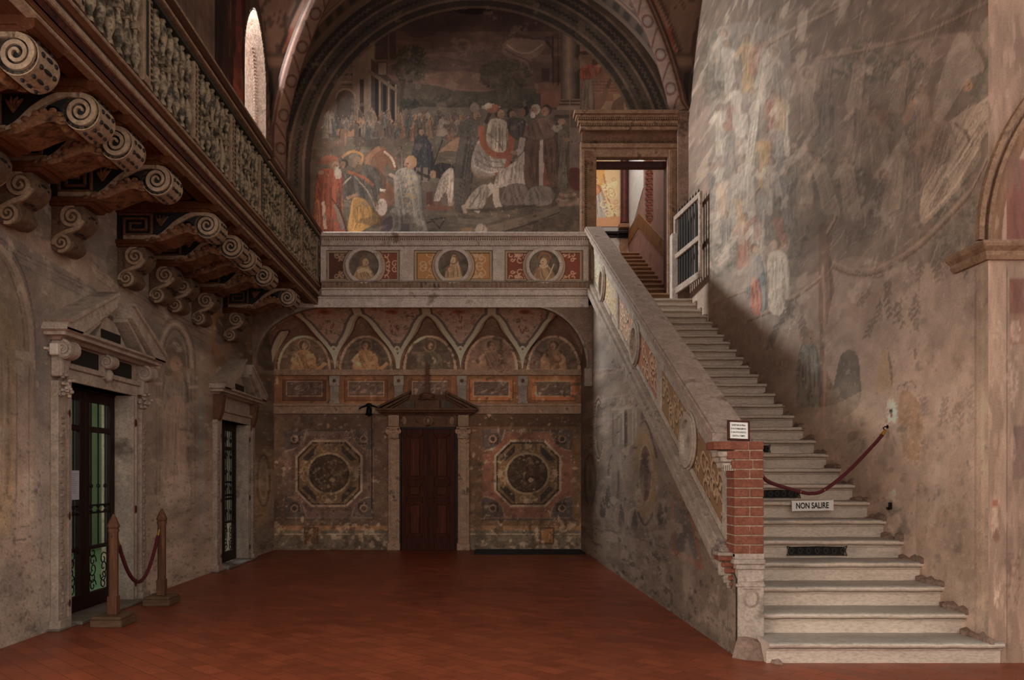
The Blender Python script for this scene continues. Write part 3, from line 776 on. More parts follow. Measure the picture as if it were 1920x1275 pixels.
# ------------------------------------------------------------------ lower back wall inside the loggia
def back_lower():
    st = 1.45
    x0, x1, y0, y1 = 508, 1102, 560, 1032
    nx, ny = int((x1 - x0) / st) + 1, int((y1 - y0) / st) + 1
    fn = lambda p: np.c_[(p[:, 0] - x0) / st, (p[:, 1] - y0) / st]
    c = Cv(nx, ny, (74, 54, 40), fn, GB * 1.6); c.hi = 1.0
    CXS = (570, 686, 806, 921, 1038)
    # lunettes with half figures and clouds
    for k, cx in enumerate(CXS):
        rx = 46 if k not in (0,) else 46
        sky = [(66, 52, 40), (60, 50, 42), (56, 48, 40), (88, 66, 54), (74, 60, 52)][k]
        c.poly(arc(cx, 693, rx, 180, 360, 24, 60) + [(cx + rx, 694), (cx - rx, 694)], sky)
        for i in range(60):
            a = random.uniform(180, 360); r = random.random() ** .5
            c.ell(cx + rx * .95 * r * math.cos(R(a)), 693 + 56 * r * math.sin(R(a)), random.uniform(3, 8), random.uniform(1.5, 4), random.choice([(56, 48, 42), (92, 72, 58), (70, 60, 50), (46, 40, 34)] if k not in (3,) else [(92, 70, 56), (84, 66, 56), (100, 76, 62)]), .5, random.uniform(-30, 30), 8)
        fc = [(112, 78, 50), (118, 82, 54), (62, 56, 44), (100, 74, 58), (96, 70, 48)][k]
        c.robe([(cx - 7, 656), (cx - 16, 664), (cx - 24, 693), (cx + 24, 693), (cx + 16, 664), (cx + 7, 656)], fc, 9)
        c.line([(cx - 14, 664), (cx - 22, 676), (cx - 10, 684)], 6, np.array(fc) * 1.15); c.line([(cx + 14, 664), (cx + 20, 676), (cx + 6, 682)], 6, np.array(fc) * 1.1)
        c.head(cx, 648, 6.5, (110, 80, 60), (60, 44, 32), random.choice((-1, 1)), halo=(104, 78, 50))
        if k < 2: c.poly([(cx + 22, 693), (cx + 38, 678), (cx + 44, 682), (cx + 32, 693)], (132, 88, 52))
        c.ringe(cx, 693, rx + 2, 62, 5, (116, 92, 74), 1, 180, 360)
        c.ringe(cx, 693, rx + 5.5, 66, 2.2, (54, 38, 28), 1, 180, 360)
    # string course, pilaster zone with marble panels
    c.rect(508, 693, 1102, 703, (104, 82, 64)); c.rect(508, 701, 1102, 705, (52, 38, 28))
    c.rect(508, 705, 1102, 757, (92, 56, 32))
    for k, cx in enumerate(CXS):
        d = 1 - .12 * (2 - k) * .5 if k < 2 else 1
        bg = [(70, 38, 24), (86, 46, 28), (84, 46, 28), (124, 64, 34), (128, 64, 34)][k]
        c.rect(cx - 43, 708, cx + 43, 755, (96, 60, 34)); c.rect(cx - 41, 712, cx + 41, 751, bg); c.frame(cx - 41, 711, cx + 41, 752, 1, (52, 30, 20))
        c.rect(cx - 33, 716, cx + 33, 742, (64, 50, 44))
        for i in range(46):
            x = random.uniform(cx - 31, cx + 31); y = random.uniform(717, 740)
            c.line([(x, y), (x + random.uniform(2, 12), y - random.uniform(0, 7))], random.uniform(.8, 2.2), random.choice([(92, 76, 66), (46, 38, 34), (108, 90, 78), (70, 56, 50)]), .6, sm=False)
        c.frame(cx - 34, 715, cx + 34, 743, 1.4, (122, 100, 80), .8)
    c.rect(508, 757, 1102, 776, (104, 84, 68)); c.rect(508, 763, 1102, 767, (120, 98, 80)); c.rect(508, 772, 1102, 777, (60, 44, 34))
    c.wear((62, 46, 36), 1.6, 50, .4, 21, ymin=0)
    # lower field
    c.rect(508, 777, 1102, 1032, (84, 62, 48)); c.rect(740, 777, 1102, 990, (92, 64, 42)); c.rect(880, 777, 1102, 800, (64, 40, 26), .7)
    for (cx, cy, half, bc, oc, ic) in ((617, 888, 80, (98, 72, 64), (84, 60, 52), (60, 46, 34)), (989, 888, 80, (112, 66, 50), (116, 66, 50), (56, 42, 30))):
        x0_, x1_, yy0, yy1 = cx - 84, cx + 84, 806, 975
        c.rect(x0_, yy0, x1_, yy1, (96, 76, 62)); c.frame(x0_, yy0, x1_, yy1, 3, (64, 54, 48)); c.frame(x0_ + 5, yy0 + 5, x1_ - 5, yy1 - 5, 2, (124, 100, 82))
        c.rect(x0_ + 9, yy0 + 9, x1_ - 9, yy1 - 9, (72, 62, 56))
        c.poly([(cx - 44, yy0 + 4), (cx + 44, yy0 + 4), (cx + 56, yy0 + 34), (cx + 84, cy - 50), (cx + 84, cy + 46), (cx + 56, cy + 62), (cx + 44, yy1 - 4), (cx - 44, yy1 - 4), (cx - 56, cy + 62), (cx - 84, cy + 46), (cx - 84, cy - 50), (cx - 56, yy0 + 34)], bc)
        for sx in (-1, 1):
            for sy in (-1, 1):
                X_, Y_ = cx + sx * 84, cy + sy * 84
                c.poly([(X_ + sx * -2, Y_ + sy * -2), (X_ - sx * 40, Y_ - sy * 2), (X_ - sx * 36, Y_ - sy * 26), (X_ - sx * 24, Y_ - sy * 36), (X_ - sx * 2, Y_ - sy * 40)], (68, 60, 56))
                c.rect(min(X_ - sx * 12, X_ - sx * 30), min(Y_ - sy * 12, Y_ - sy * 30), max(X_ - sx * 12, X_ - sx * 30), max(Y_ - sy * 12, Y_ - sy * 30), (52, 36, 28))
                c.ringe(X_ - sx * 19, Y_ - sy * 19, 6, 6, 3, (112, 88, 72)); c.line([(X_ - sx * 42, Y_ - sy * 2), (X_ - sx * 34, Y_ - sy * 26), (X_ - sx * 22, Y_ - sy * 36), (X_ - sx * 2, Y_ - sy * 42)], 2, (122, 98, 80))
        o8 = lambda r, q: [(cx - q, cy - r), (cx + q, cy - r), (cx + r, cy - q), (cx + r, cy + q), (cx + q, cy + r), (cx - q, cy + r), (cx - r, cy + q), (cx - r, cy - q)]
        c.poly(o8(70, 40), oc); c.poly(o8(63, 33), (136, 112, 92)); c.poly(o8(59, 31), (40, 32, 26)); c.poly(o8(56, 29), (96, 70, 42)); 
        for sx, sy in ((-1, -1), (1, -1), (1, 1), (-1, 1)):
            c.poly([(cx + sx * 24, cy + sy * 54), (cx + sx * 52, cy + sy * 26), (cx + sx * 40, cy + sy * 24), (cx + sx * 24, cy + sy * 40)], (42, 38, 34))
        c.ell(cx, cy, 42, 40, (124, 102, 76), n=30); c.ell(cx, cy, 38, 36, (46, 34, 26), n=30); c.ell(cx, cy, 35, 33, (56, 40, 28), n=30)
        for i in range(70):
            a = random.uniform(0, 360); r = random.random() ** .5 * 30
            c.ell(cx + r * math.cos(R(a)), cy + r * math.sin(R(a)), random.uniform(2, 7), random.uniform(1.5, 3.5), random.choice([(84, 60, 40), (40, 30, 22), (98, 72, 48), (70, 44, 30), (50, 44, 34)]), .6, random.uniform(0, 180), 8)
        c.ell(cx + 6, cy + 12, 5, 4, (158, 130, 100), .8)
        for a in (0, 90, 180, 270):
            X_, Y_ = cx + 46 * math.cos(R(a)), cy + 46 * math.sin(R(a))
            for k in (-40, -15, 15, 40): c.ell(X_ + 6 * math.cos(R(a + k)), Y_ + 6 * math.sin(R(a + k)), 6, 2.4, (132, 108, 82), .9, a + k, 8)
            c.ringe(X_ - 9 * math.sin(R(a)), Y_ + 9 * math.cos(R(a)), 4.5, 4.5, 2, (120, 96, 66)); c.ringe(X_ + 9 * math.sin(R(a)), Y_ - 9 * math.cos(R(a)), 4.5, 4.5, 2, (120, 96, 66))
    # flourishes around left frame
    c.scrolls(560, 806, 690, 835, 34, (120, 94, 84), .55, 1.6, (4, 9)); c.scrolls(524, 850, 560, 960, 40, (112, 88, 72), .55, 1.8, (3, 7)); c.scrolls(560, 940, 690, 975, 30, (108, 84, 72), .5, 1.6, (4, 8))
    c.scrolls(925, 812, 1050, 826, 12, (126, 88, 70), .4, 1.6, (4, 8))
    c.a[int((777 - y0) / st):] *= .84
    # dado
    c.rect(508, 985, 1102, 994, (104, 72, 44)); c.rect(508, 994, 1102, 1032, (72, 64, 52)); c.rect(508, 1000, 1102, 1003, (120, 104, 84), .7)
    for xx in (583, 1026):
        c.rect(xx - 14, 988, xx + 14, 1020, (60, 36, 22)); c.rect(xx - 11, 991, xx + 11, 1017, (108, 66, 34) if xx > 800 else (76, 48, 26))
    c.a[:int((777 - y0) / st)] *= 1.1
    yy = np.linspace(0, 1, ny)[:, None]
    low = np.clip((yy - .86) * 9, 0, 1.4)
    mid = np.clip((yy - .47) * 30, 0, 1)
    c.wear((50, 42, 33), 1.3, 44, .6, 31, grow=low)
    c.wear((130, 110, 90), 1.7, 40, .6, 32, grow=low * .9)
    c.wear((112, 90, 74), 1.6, 40, .35, 33, grow=mid * .3)
    c.wear((64, 44, 30), 1.5, 22, .3, 34, grow=mid * .2)
    c.tone(6, .10, 35); c.tone(50, .05, 36)
    c.specks(2600, [(130, 106, 86), (112, 90, 74)], [(40, 30, 24)], .4, .5, .9)
    xs = x0 + np.arange(nx) * st; ys = y0 + np.arange(ny) * st
    X, Yp = np.meshgrid(xs, ys)
    V = np.stack([LX(X, YB), np.full_like(X, YB), LZ(Yp, YB)], -1)
    V[-1, :, 2] = 0.0; V[:, 0, 0] = XL; V[:, -1, 0] = XP(YB) + .02
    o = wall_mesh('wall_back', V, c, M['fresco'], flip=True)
    tag(o, kind='structure')
back_lower()

# ------------------------------------------------------------------ right wall with the tree fresco
def right_wall():
    st = 2.1; zs = .0155
    x0, x1 = 1284.0, 1851.0
    nx = int((x1 - x0) / st) + 1; ny = int(11.3 / zs) + 1
    K = XR
    def fn(p):
        x = np.maximum(p[:, 0], x0 - 60)
        z = H + (PY - p[:, 1]) * K / (x - PX)
        return np.c_[(x - x0) / st, (11.3 - z) / zs]
    c = Cv(nx, ny, (110, 84, 70), fn, GR); c.tint = (1, 1.055, 1.065)
    rc = random.choice
    # broad areas
    c.poly([(1284, -400), (1920, -400), (1900, 60), (1700, 80), (1500, 120), (1284, 180)], (84, 64, 52), .8)
    for i in range(150):     # swirling dark foliage of the upper part
        x, y = random.uniform(1300, 1880), random.uniform(-200, 230)
        L = random.uniform(20, 70)
        c.line([(x, y), (x + L * .5, y - L * .35 + random.uniform(-8, 8)), (x + L, y - L * .8)], random.uniform(3, 12), rc([(74, 58, 48), (96, 74, 60), (112, 88, 72), (66, 56, 48), (120, 92, 72), (86, 70, 58)]), .4, taper=True)
    c.poly([(1330, 60), (1480, 60), (1500, 620), (1450, 620), (1330, 540)], (104, 90, 80), .6)  # cool patch of window light painted into the wall, slanted lower edge
    # massive tree crown, dusky mass in centre
    c.poly([(1440, 240), (1560, 150), (1700, 130), (1860, 100), (1850, 330), (1830, 450), (1760, 490), (1680, 500), (1600, 480), (1500, 520), (1440, 480)], (92, 72, 60), .85, True)
    for cx, cy, rx, ry, n in ((1780, 410, 60, 80, 420), (1640, 120, 90, 35, 260), (1480, 380, 40, 120, 320), (1345, 130, 30, 80, 200), (1850, 190, 30, 90, 200), (1560, 330, 60, 70, 160), (1700, 300, 60, 90, 160), (1350, 460, 40, 60, 160)):
        c.foliage(cx, cy, rx, ry, n, [(74, 66, 54), (84, 74, 60), (64, 58, 48), (98, 84, 68)], 8, .5)
    # trunk and big branches
    tk = (90, 62, 48)
    c.poly([(1536, 800), (1538, 650), (1534, 560), (1536, 420), (1562, 420), (1558, 480), (1566, 560), (1572, 660), (1560, 740), (1556, 800)], tk, .9)
    c.line([(1545, 800), (1547, 640), (1543, 500)], 5, (124, 90, 70), .6); c.line([(1556, 760), (1560, 600), (1554, 470)], 4, (72, 52, 42), .7)
    for P, w_ in (([(1560, 495), (1600, 510), (1650, 505), (1710, 470), (1760, 425), (1820, 360)], 17), ([(1540, 520), (1500, 550), (1450, 580), (1400, 600)], 10), ([(1820, 360), (1850, 300), (1870, 240)], 10),
                  ([(1550, 440), (1570, 400), (1565, 370)], 12), ([(1330, 420), (1390, 390), (1440, 330), (1490, 270)], 9), ([(1480, 520), (1440, 540), (1400, 545), (1360, 560)], 6), ([(1430, 90), (1480, 60), (1560, 20), (1640, -30)], 9), ([(1540, 110), (1640, 90), (1740, 60), (1860, 0)], 8)):
        c.line(P, w_, (104, 76, 60), .85); c.line([(x, y - w_ * .3) for x, y in P], w_ * .3, (138, 108, 88), .5); c.line([(x, y + w_ * .35) for x, y in P], w_ * .25, (66, 48, 38), .6)
    # white robed saints, seated on branches: left light cluster
    W = [(146, 128, 112), (134, 118, 104), (158, 140, 122)]
    G = [(104, 96, 90), (96, 84, 76), (118, 102, 88)]
    O = [(150, 104, 60), (132, 82, 58), (140, 70, 54)]
    sk = (134, 94, 72)
    def sf(x, y, h, col, lean=0, w=.3, f=1, al=.9): c.fig(x, y, h, col, sk, (84, 62, 50), lean, w, f, (150, 118, 84) if random.random() < .35 else None, al, arm=True)
    spots = [(1352, 150, 90, 'G'), (1372, 175, 95, 'W'), (1400, 170, 100, 'O'), (1425, 190, 110, 'W'), (1450, 195, 100, 'G'), (1385, 255, 95, 'W'), (1410, 270, 100, 'G'), (1440, 280, 105, 'O'), (1468, 290, 110, 'W'), (1352, 290, 90, 'W'), (1372, 330, 95, 'G'),
             (1400, 355, 105, 'W'), (1432, 350, 100, 'O'), (1460, 330, 100, 'G'), (1345, 400, 90, 'G'), (1375, 420, 105, 'W'), (1405, 405, 110, 'W'), (1435, 400, 100, 'W'), (1470, 420, 100, 'G'), (1360, 480, 80, 'G'), (1395, 500, 95, 'O'), (1425, 520, 110, 'W')]
    for x, y, h, k in spots: sf(x + random.uniform(-3, 3), y, h * 1.05, rc({'G': G, 'W': W, 'O': O}[k]), random.uniform(-.1, .12), .23, rc((-1, 1)), .62)
    for i in range(26): sf(random.uniform(1335, 1478), random.uniform(130, 520), random.uniform(40, 70), rc(G + W + O), random.uniform(-.2, .2), .26, rc((-1, 1)), .4)
    c.robe([(1402, 260), (1418, 190), (1424, 200), (1412, 300), (1396, 330)], (156, 136, 118), 5, al=.8)
    # couple under the branch on the left
    c.robe([(1412, 480), (1424, 476), (1434, 520), (1436, 575), (1424, 585), (1404, 560), (1402, 520)], (92, 96, 98), 6)
    c.robe([(1408, 525), (1420, 520), (1428, 560), (1424, 590), (1408, 580)], (150, 76, 62), 4)
    c.robe([(1440, 480), (1462, 470), (1478, 490), (1480, 560), (1470, 590), (1444, 584), (1440, 540)], (158, 138, 120), 7)
    c.head(1417, 468, 9, sk, (96, 66, 50), 1); c.head(1452, 458, 10, sk, (90, 70, 54), -1)
    # dim saints of the middle
    dim = [(116, 88, 74), (98, 76, 66), (126, 98, 80), (88, 74, 66), (132, 104, 84)]
    for x, y, h in ((1520, 250, 120), (1545, 270, 110), (1585, 300, 120), (1620, 280, 120), (1655, 330, 130), (1695, 300, 120), (1510, 380, 110), (1560, 400, 110), (1600, 410, 120), (1640, 440, 120), (1670, 390, 120), (1720, 400, 130), (1735, 270, 110), (1600, 200, 100), (1540, 190, 100), (1680, 210, 100)):
        sf(x, y, h, rc(dim), random.uniform(-.25, .25), .3, rc((-1, 1)), .55)
    c.ell(1655, 225, 10, 22, (130, 82, 60), .6, 10); c.ell(1705, 210, 9, 26, (136, 88, 64), .6, 20)
    # big saint on the right
    c.robe([(1795, 215), (1830, 195), (1866, 175), (1886, 180), (1870, 230), (1842, 260), (1838, 300), (1800, 350), (1765, 390), (1730, 420), (1725, 380), (1740, 320), (1748, 262)], (136, 108, 88), 13)
    c.robe([(1745, 240), (1772, 225), (1790, 260), (1775, 300), (1752, 320), (1728, 350), (1732, 290)], (112, 86, 70), 6)
    c.line([(1790, 230), (1812, 250), (1822, 275)], 6, (70, 54, 44), .7); c.line([(1776, 330), (1800, 300), (1830, 250)], 4, (166, 138, 114), .8); c.line([(1735, 410), (1790, 350), (1835, 275)], 4, (164, 134, 108), .8)
    c.head(1812, 158, 13, (150, 96, 70), (110, 84, 70), 1); c.ell(1880, 178, 7, 6, (150, 104, 80))
    c.poly([(1775, 110), (1800, 60), (1830, 90), (1845, 130), (1815, 150), (1790, 190), (1760, 230), (1750, 200)], (146, 122, 104), .5, True)
    c.line([(1884, 165), (1868, 280), (1850, 330)], 3, (140, 116, 96), .7)
    # wall ground below: pinkish plain, hills, plants
    c.poly([(1560, 560), (1620, 520), (1840, 500), (1840, 700), (1700, 760), (1560, 720)], (122, 94, 80), .6, True)
    c.poly([(1580, 660), (1640, 640), (1720, 650), (1840, 640), (1840, 800), (1580, 800)], (120, 90, 76), .8)
    c.poly([(1568, 700), (1576, 668), (1592, 656), (1606, 664), (1612, 690), (1610, 760), (1560, 790), (1556, 760)], (64, 54, 46), .9, True)
    c.robe([(1502, 650), (1516, 640), (1530, 652), (1536, 700), (1534, 770), (1498, 770), (1494, 700)], (86, 78, 68), 7); c.head(1516, 634, 13, (112, 78, 60), (104, 70, 52), 1, al=.8)
    c.poly([(1480, 780), (1560, 760), (1640, 740), (1660, 900), (1480, 900)], (124, 100, 82), .6, True)
    c.poly([(1656, 652), (1664, 668), (1674, 690), (1674, 735), (1646, 735), (1645, 700)], (128, 90, 60), .85, True); c.poly([(1664, 652), (1674, 690), (1674, 730), (1668, 700)], (74, 60, 48), .85)
    c.ell(1716, 663, 3, 11, (82, 62, 52), .9)
    for cx, cy in ((1692, 730), (1706, 724)): c.ringe(cx, cy, 10, 9, 2, (74, 54, 46), .8, 160, 380)
    for x, y, L, a in ((1765, 790, 40, -80), (1775, 800, 40, -60), (1800, 815, 60, -88), (1815, 800, 50, -70), (1820, 770, 40, -95), (1720, 790, 40, -75), (1735, 790, 30, -95)): c.sprig(x, y, L, a, (84, 64, 56), 8, 3, 11, .7)
    # hanging leaves under the branches
    lf = (78, 62, 52)
    for x, y, L, a in ((1640, 590, 40, 110), (1650, 560, 40, 95), (1660, 545, 45, 80), (1675, 560, 50, 70), (1690, 555, 45, 100), (1700, 575, 40, 60), (1630, 540, 35, 120), (1715, 545, 40, 85), (1725, 480, 40, 90), (1745, 470, 45, 75), (1765, 480, 45, 95), (1780, 450, 40, 80), (1795, 470, 45, 70), (1805, 430, 40, 60), (1665, 520, 30, 90),
                       (1480, 570, 35, 110), (1492, 560, 40, 95), (1500, 580, 35, 80), (1462, 600, 35, 110), (1450, 620, 30, 100), (1590, 470, 30, -90), (1600, 460, 30, -60), (1500, 600, 30, 70), (1470, 560, 30, 60), (1820, 400, 35, 50), (1830, 380, 40, 80)):
        c.sprig(x, y, L, a, lf, 8, 2.6, 11, .75)
    c.line([(1600, 505), (1640, 520), (1660, 515)], 2.5, (80, 58, 48), .8); c.line([(1690, 495), (1720, 520), (1722, 545)], 2, (80, 58, 48), .8)
    # border strips near the pier edge
    c.poly([(1828, 505), (1850, 500), (1850, 1230), (1828, 1230)], (112, 84, 68), .85); c.line([(1829, 505), (1829, 1200)], 2.5, (92, 68, 58), .8, sm=False); c.line([(1843, 505), (1843, 1200)], 5, (128, 96, 70), .7, sm=False)
    # damp and rust stains, lost plaster
    c.poly([(1690, 735), (1712, 740), (1730, 780), (1722, 860), (1700, 850), (1684, 790)], (104, 66, 42), .75, True)
    c.foliage(1712, 812, 26, 60, 160, [(100, 62, 40), (84, 54, 38), (128, 92, 66)], 7, .35)
    c.poly([(1722, 892), (1730, 905), (1742, 925), (1738, 1000), (1722, 1045), (1716, 990), (1718, 930)], (92, 68, 54), .9, True)
    c.foliage(1672, 770, 9, 22, 70, [(150, 124, 106), (160, 140, 124)], 6, .6)
    c.foliage(1675, 960, 12, 40, 90, [(138, 112, 94), (150, 124, 104)], 7, .5)
    c.ell(1670, 771, 3.5, 5, (24, 16, 14)); c.ell(1672, 779, 2, 4, (110, 50, 34)); 
    c.ell(1795, 880, 15, 33, (100, 74, 60), .6)
    for i in range(1500):
        x = random.uniform(1292, 1840); y = random.uniform(-150, 640); v = (x < 1490)
        L = random.uniform(10, 55); a = R(random.uniform(80, 100) if v else random.uniform(95, 150))
        dx, dy = L * math.cos(a), L * math.sin(a)
        if not v and y > 500: continue
        c.line([(x, y), (x + dx * .5 + random.uniform(-3, 3), y + dy * .5), (x + dx, y + dy)], random.uniform(.9, 3.2), random.choice([(160, 138, 120), (74, 58, 48), (134, 108, 90), (92, 74, 62), (146, 110, 86), (112, 108, 104)]), .26, taper=True)
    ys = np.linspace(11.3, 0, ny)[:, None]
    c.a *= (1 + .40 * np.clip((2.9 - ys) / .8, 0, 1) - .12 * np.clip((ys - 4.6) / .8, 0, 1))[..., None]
    cols = np.linspace(0, 1, nx)[None, :]
    low = np.clip((2.6 - ys) * .45, 0, 1.2)
    c.wear((106, 84, 68), 1.0, 30, .3, 41, grow=low); c.wear((140, 116, 98), 1.35, 50, .45, 42, grow=low * .8); c.wear((108, 76, 56), 1.6, 14, .35, 43, grow=low * .6)
    c.wear((78, 64, 54), 2.0, 60, .45, 44, grow=low * .6)
    c.wear((128, 104, 88), 1.3, 10, .4, 45)
    c.tone(5, .09, 46); c.tone(26, .06, 47); c.tone(120, .04, 48)
    c.specks(6000, [(150, 128, 110), (136, 112, 94)], [(84, 66, 56)], .68, .34, .8)
    xs = x0 + np.arange(nx) * st
    Yw = XR * F / (xs - PX)
    V = np.zeros((ny, nx, 3)); V[..., 0] = XR; V[..., 1] = Yw[None, :]; V[..., 2] = ys
    V[:, -1, 1] = 6.2
    V[:, 0, 1] = YB
    # the wall drifts inwards a little at the back corner, as the door case meets it
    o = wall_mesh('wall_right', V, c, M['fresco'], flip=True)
    tag(o, kind='structure')
right_wall()
# ------------------------------------------------------------------ left wall
DOORS = ((8.50, 1.36, 2.36), (12.96, 1.38, 2.35))     # centre Y, width, height
def left_wall():
    st = 1.9; zs = .0125
    x0, x1 = -130.0, 521.5
    nx = int((x1 - x0) / st) + 1; ny = int(4.76 / zs) + 1
    K = -XL
    def fn(p):
        x = np.minimum(p[:, 0], 560)
        z = H + (PY - p[:, 1]) * K / (PX - x)
        return np.c_[(x - x0) / st, (4.76 - z) / zs]
    c = Cv(nx, ny, (84, 66, 56), fn, GL, 2); c.tint = (.98, 1.06, 1.07)
    # blue grey upper field, rose band under the gallery
    c.poly([(-130, 100), (520, 560), (520, 700), (300, 640), (-130, 400)], (78, 64, 58), .8)
    c.poly([(-130, 250), (0, 370), (180, 480), (180, 540), (0, 430), (-130, 340)], (102, 72, 58), .8); c.poly([(180, 500), (400, 620), (400, 650), (180, 555)], (96, 68, 56), .7)
    for o_ in (0, 8, 22): c.line([(-130, 385 + o_), (180, 545 + o_), (180, 548 + o_)], 2.5, (62, 48, 42), .7, sm=False); c.line([(180, 500 + o_), (385, 620 + o_)], 2.2, (62, 48, 42), .6, sm=False)
    # cartouches between brackets
    for x, y in ((70, 380), (205, 460), (300, 500)): c.poly([(x, y), (x + 38, y + 26), (x + 38, y + 70), (x, y + 60)], (62, 48, 36), .7, True)
    # blind arch at the far left with pilaster
    c.poly([(-130, 420), (-40, 440), (10, 470), (36, 530), (52, 620), (52, 1000), (-130, 1020)], (92, 70, 52), .9)
    c.poly([(-130, 520), (-20, 540), (20, 600), (30, 700), (20, 980), (-130, 1000)], (104, 76, 48), .8, True)
    c.line([(-60, 440), (0, 462), (36, 520), (56, 600), (62, 690)], 9, (114, 88, 72), .9); c.line([(-60, 424), (4, 448), (44, 512), (64, 600), (68, 680)], 3, (58, 44, 38), .9); c.line([(-60, 452), (-6, 474), (26, 530), (42, 600), (48, 680)], 3, (72, 54, 44), .9)
    c.poly([(28, 655), (66, 662), (64, 676), (28, 670)], (112, 88, 74)); c.poly([(28, 676), (62, 680), (62, 975), (26, 985)], (98, 76, 64)); c.line([(32, 690), (30, 970)], 2.5, (66, 50, 44), .8, sm=False); c.line([(55, 690), (54, 965)], 2.5, (66, 50, 44), .8, sm=False)
    c.poly([(24, 985), (58, 978), (58, 1012), (22, 1020)], (92, 72, 62)); c.line([(24, 1012), (58, 1006)], 2.5, (50, 38, 34), .9, sm=False); c.line([(24, 990), (56, 984)], 2, (50, 38, 34), .9, sm=False)
    c.robe([(-40, 600), (10, 640), (16, 800), (6, 940), (-60, 940)], (96, 74, 58), 9, al=.7)
    c.poly([(0, 1060), (44, 1050), (44, 1130), (0, 1150)], (66, 54, 50), .6)
    c.poly([(66, 560), (92, 580), (92, 1180), (66, 1190)], (76, 66, 64), .8)
    # saint niche between the doors
    c.poly([(296, 700), (300, 640), (312, 612), (326, 605), (342, 614), (356, 640), (362, 700), (362, 960), (296, 990)], (84, 66, 56))
    c.line([(298, 690), (302, 645), (314, 616), (328, 607), (343, 618), (356, 646), (360, 690)], 6, (116, 92, 78), .9); c.line([(304, 690), (308, 650), (318, 624), (328, 616), (340, 626), (350, 650), (353, 690)], 2, (54, 42, 36), .9); c.line([(290, 690), (295, 640), (310, 606), (328, 598), (347, 610), (362, 642), (367, 700)], 2, (60, 46, 40), .8)
    c.poly([(308, 690), (312, 650), (328, 632), (344, 650), (350, 700), (350, 760), (306, 770)], (66, 52, 44), .9, True)
    for xx in (293, 300, 358, 366): c.line([(xx, 700), (xx, 955)], 2.2, (62, 50, 46), .7, sm=False)
    c.rect(290, 716, 304, 722, (104, 84, 74)); c.rect(354, 722, 372, 728, (104, 84, 74))
    c.robe([(316, 705), (338, 705), (350, 730), (350, 800), (352, 930), (306, 945), (304, 800), (306, 735)], (92, 78, 68), 9, al=.8)
    c.robe([(310, 760), (346, 755), (350, 900), (320, 940), (306, 900)], (112, 82, 68), 7, al=.7); c.head(328, 680, 15, (112, 76, 58), (82, 60, 48), 1, al=.8); c.ell(332, 706, 12, 13, (110, 70, 52), .7)
    c.poly([(306, 905), (352, 890), (352, 950), (320, 956)], (112, 90, 76), .7, True)
    c.poly([(372, 690), (382, 692), (386, 1000), (374, 1010)], (78, 76, 76), .7)
    c.poly([(386, 560), (405, 560), (405, 900), (386, 905)], (92, 62, 48), .6)
    # decoration by the far end
    c.poly([(398, 580), (475, 610), (475, 680), (398, 690)], (82, 50, 30)); c.poly([(400, 590), (430, 600), (430, 660), (400, 660)], (110, 62, 34), .7, True); c.poly([(408, 596), (422, 600), (424, 640), (404, 640)], (46, 34, 26), .8, True)
    c.poly([(440, 620), (462, 625), (462, 670), (442, 668)], (64, 44, 30), .8)
    c.poly([(372, 690), (520, 740), (520, 765), (372, 735)], (94, 74, 60))
    c.poly([(470, 770), (520, 770), (520, 1000), (470, 1020)], (72, 56, 44)); c.poly([(478, 830), (508, 835), (512, 900), (500, 970), (480, 980), (474, 900)], (84, 60, 40), .9, True); c.ringe(494, 900, 12, 48, 4, (54, 42, 34), .9); c.ringe(494, 900, 7, 34, 2, (104, 80, 60), .9)
    c.poly([(485, 700), (515, 706), (515, 752), (485, 750)], (86, 52, 34)); c.poly([(490, 712), (510, 716), (510, 745), (490, 744)], (64, 52, 46)); c.poly([(484, 690), (520, 696), (520, 704), (484, 698)], (104, 84, 68))
    c.poly([(482, 650), (490, 610), (506, 600), (520, 640), (520, 690), (482, 688)], (62, 52, 44), .8, True)
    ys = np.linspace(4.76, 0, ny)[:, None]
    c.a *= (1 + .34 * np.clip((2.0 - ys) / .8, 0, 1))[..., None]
    low = np.clip((1.7 - ys) * .8, 0, 1.3)
    c.wear((92, 76, 62), .9, 30, .35, 51, grow=low); c.wear((118, 98, 82), 1.25, 44, .5, 52, grow=low * .8); c.wear((54, 44, 38), 2.0, 60, .5, 53, grow=low * .6)
    c.wear((104, 78, 66), 1.3, 12, .3, 54); c.wear((98, 82, 74), 1.2, 18, .4, 55)
    c.tone(5, .08, 56); c.tone(30, .06, 57)
    c.specks(6000, [(128, 108, 92), (112, 92, 78)], [(50, 40, 34)], .6, .4, .9)
    xs = x0 + np.arange(nx) * st
    Yw = -XL * F / (PX - xs)
    V = np.zeros((ny, nx, 3)); V[..., 0] = XL; V[..., 1] = Yw[None, :]; V[..., 2] = ys
    V[:, -1, 1] = YB
    keep = np.ones((ny, nx), bool)
    for cy, wd, h in DOORS:
        keep &= ~((np.abs(V[..., 1] - cy) < wd / 2 + .03) & (V[..., 2] < h + .02))
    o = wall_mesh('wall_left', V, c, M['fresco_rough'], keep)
    tag(o, kind='structure')
    # near continuation, upper wall with the window opening
    m = MB(); m.box(XL - .3, XL, 4.6, Yw[0], 0, 4.7); m.build('wall_left_near', M['plaster']); tag(bpy.data.objects['wall_left_near'], kind='structure')
    nx2, ny2 = 480, 330
    Y2 = np.linspace(-2.0, YB, nx2); Z2 = np.linspace(4.7, 11.4, ny2)
    c2 = Cv(nx2, ny2, (56, 43, 36), lambda p: np.c_[(p[:, 0] + 2.0) / (YB + 2.0) * (nx2 - 1), (p[:, 1] - 4.7) / 6.7 * (ny2 - 1)], GL, 4)
    # painted pilaster, dark figure scene with red robe beside the window, grotesque strip beyond it
    c2.rect(9.6, 4.7, 12.1, 11.4, (70, 56, 44)); 
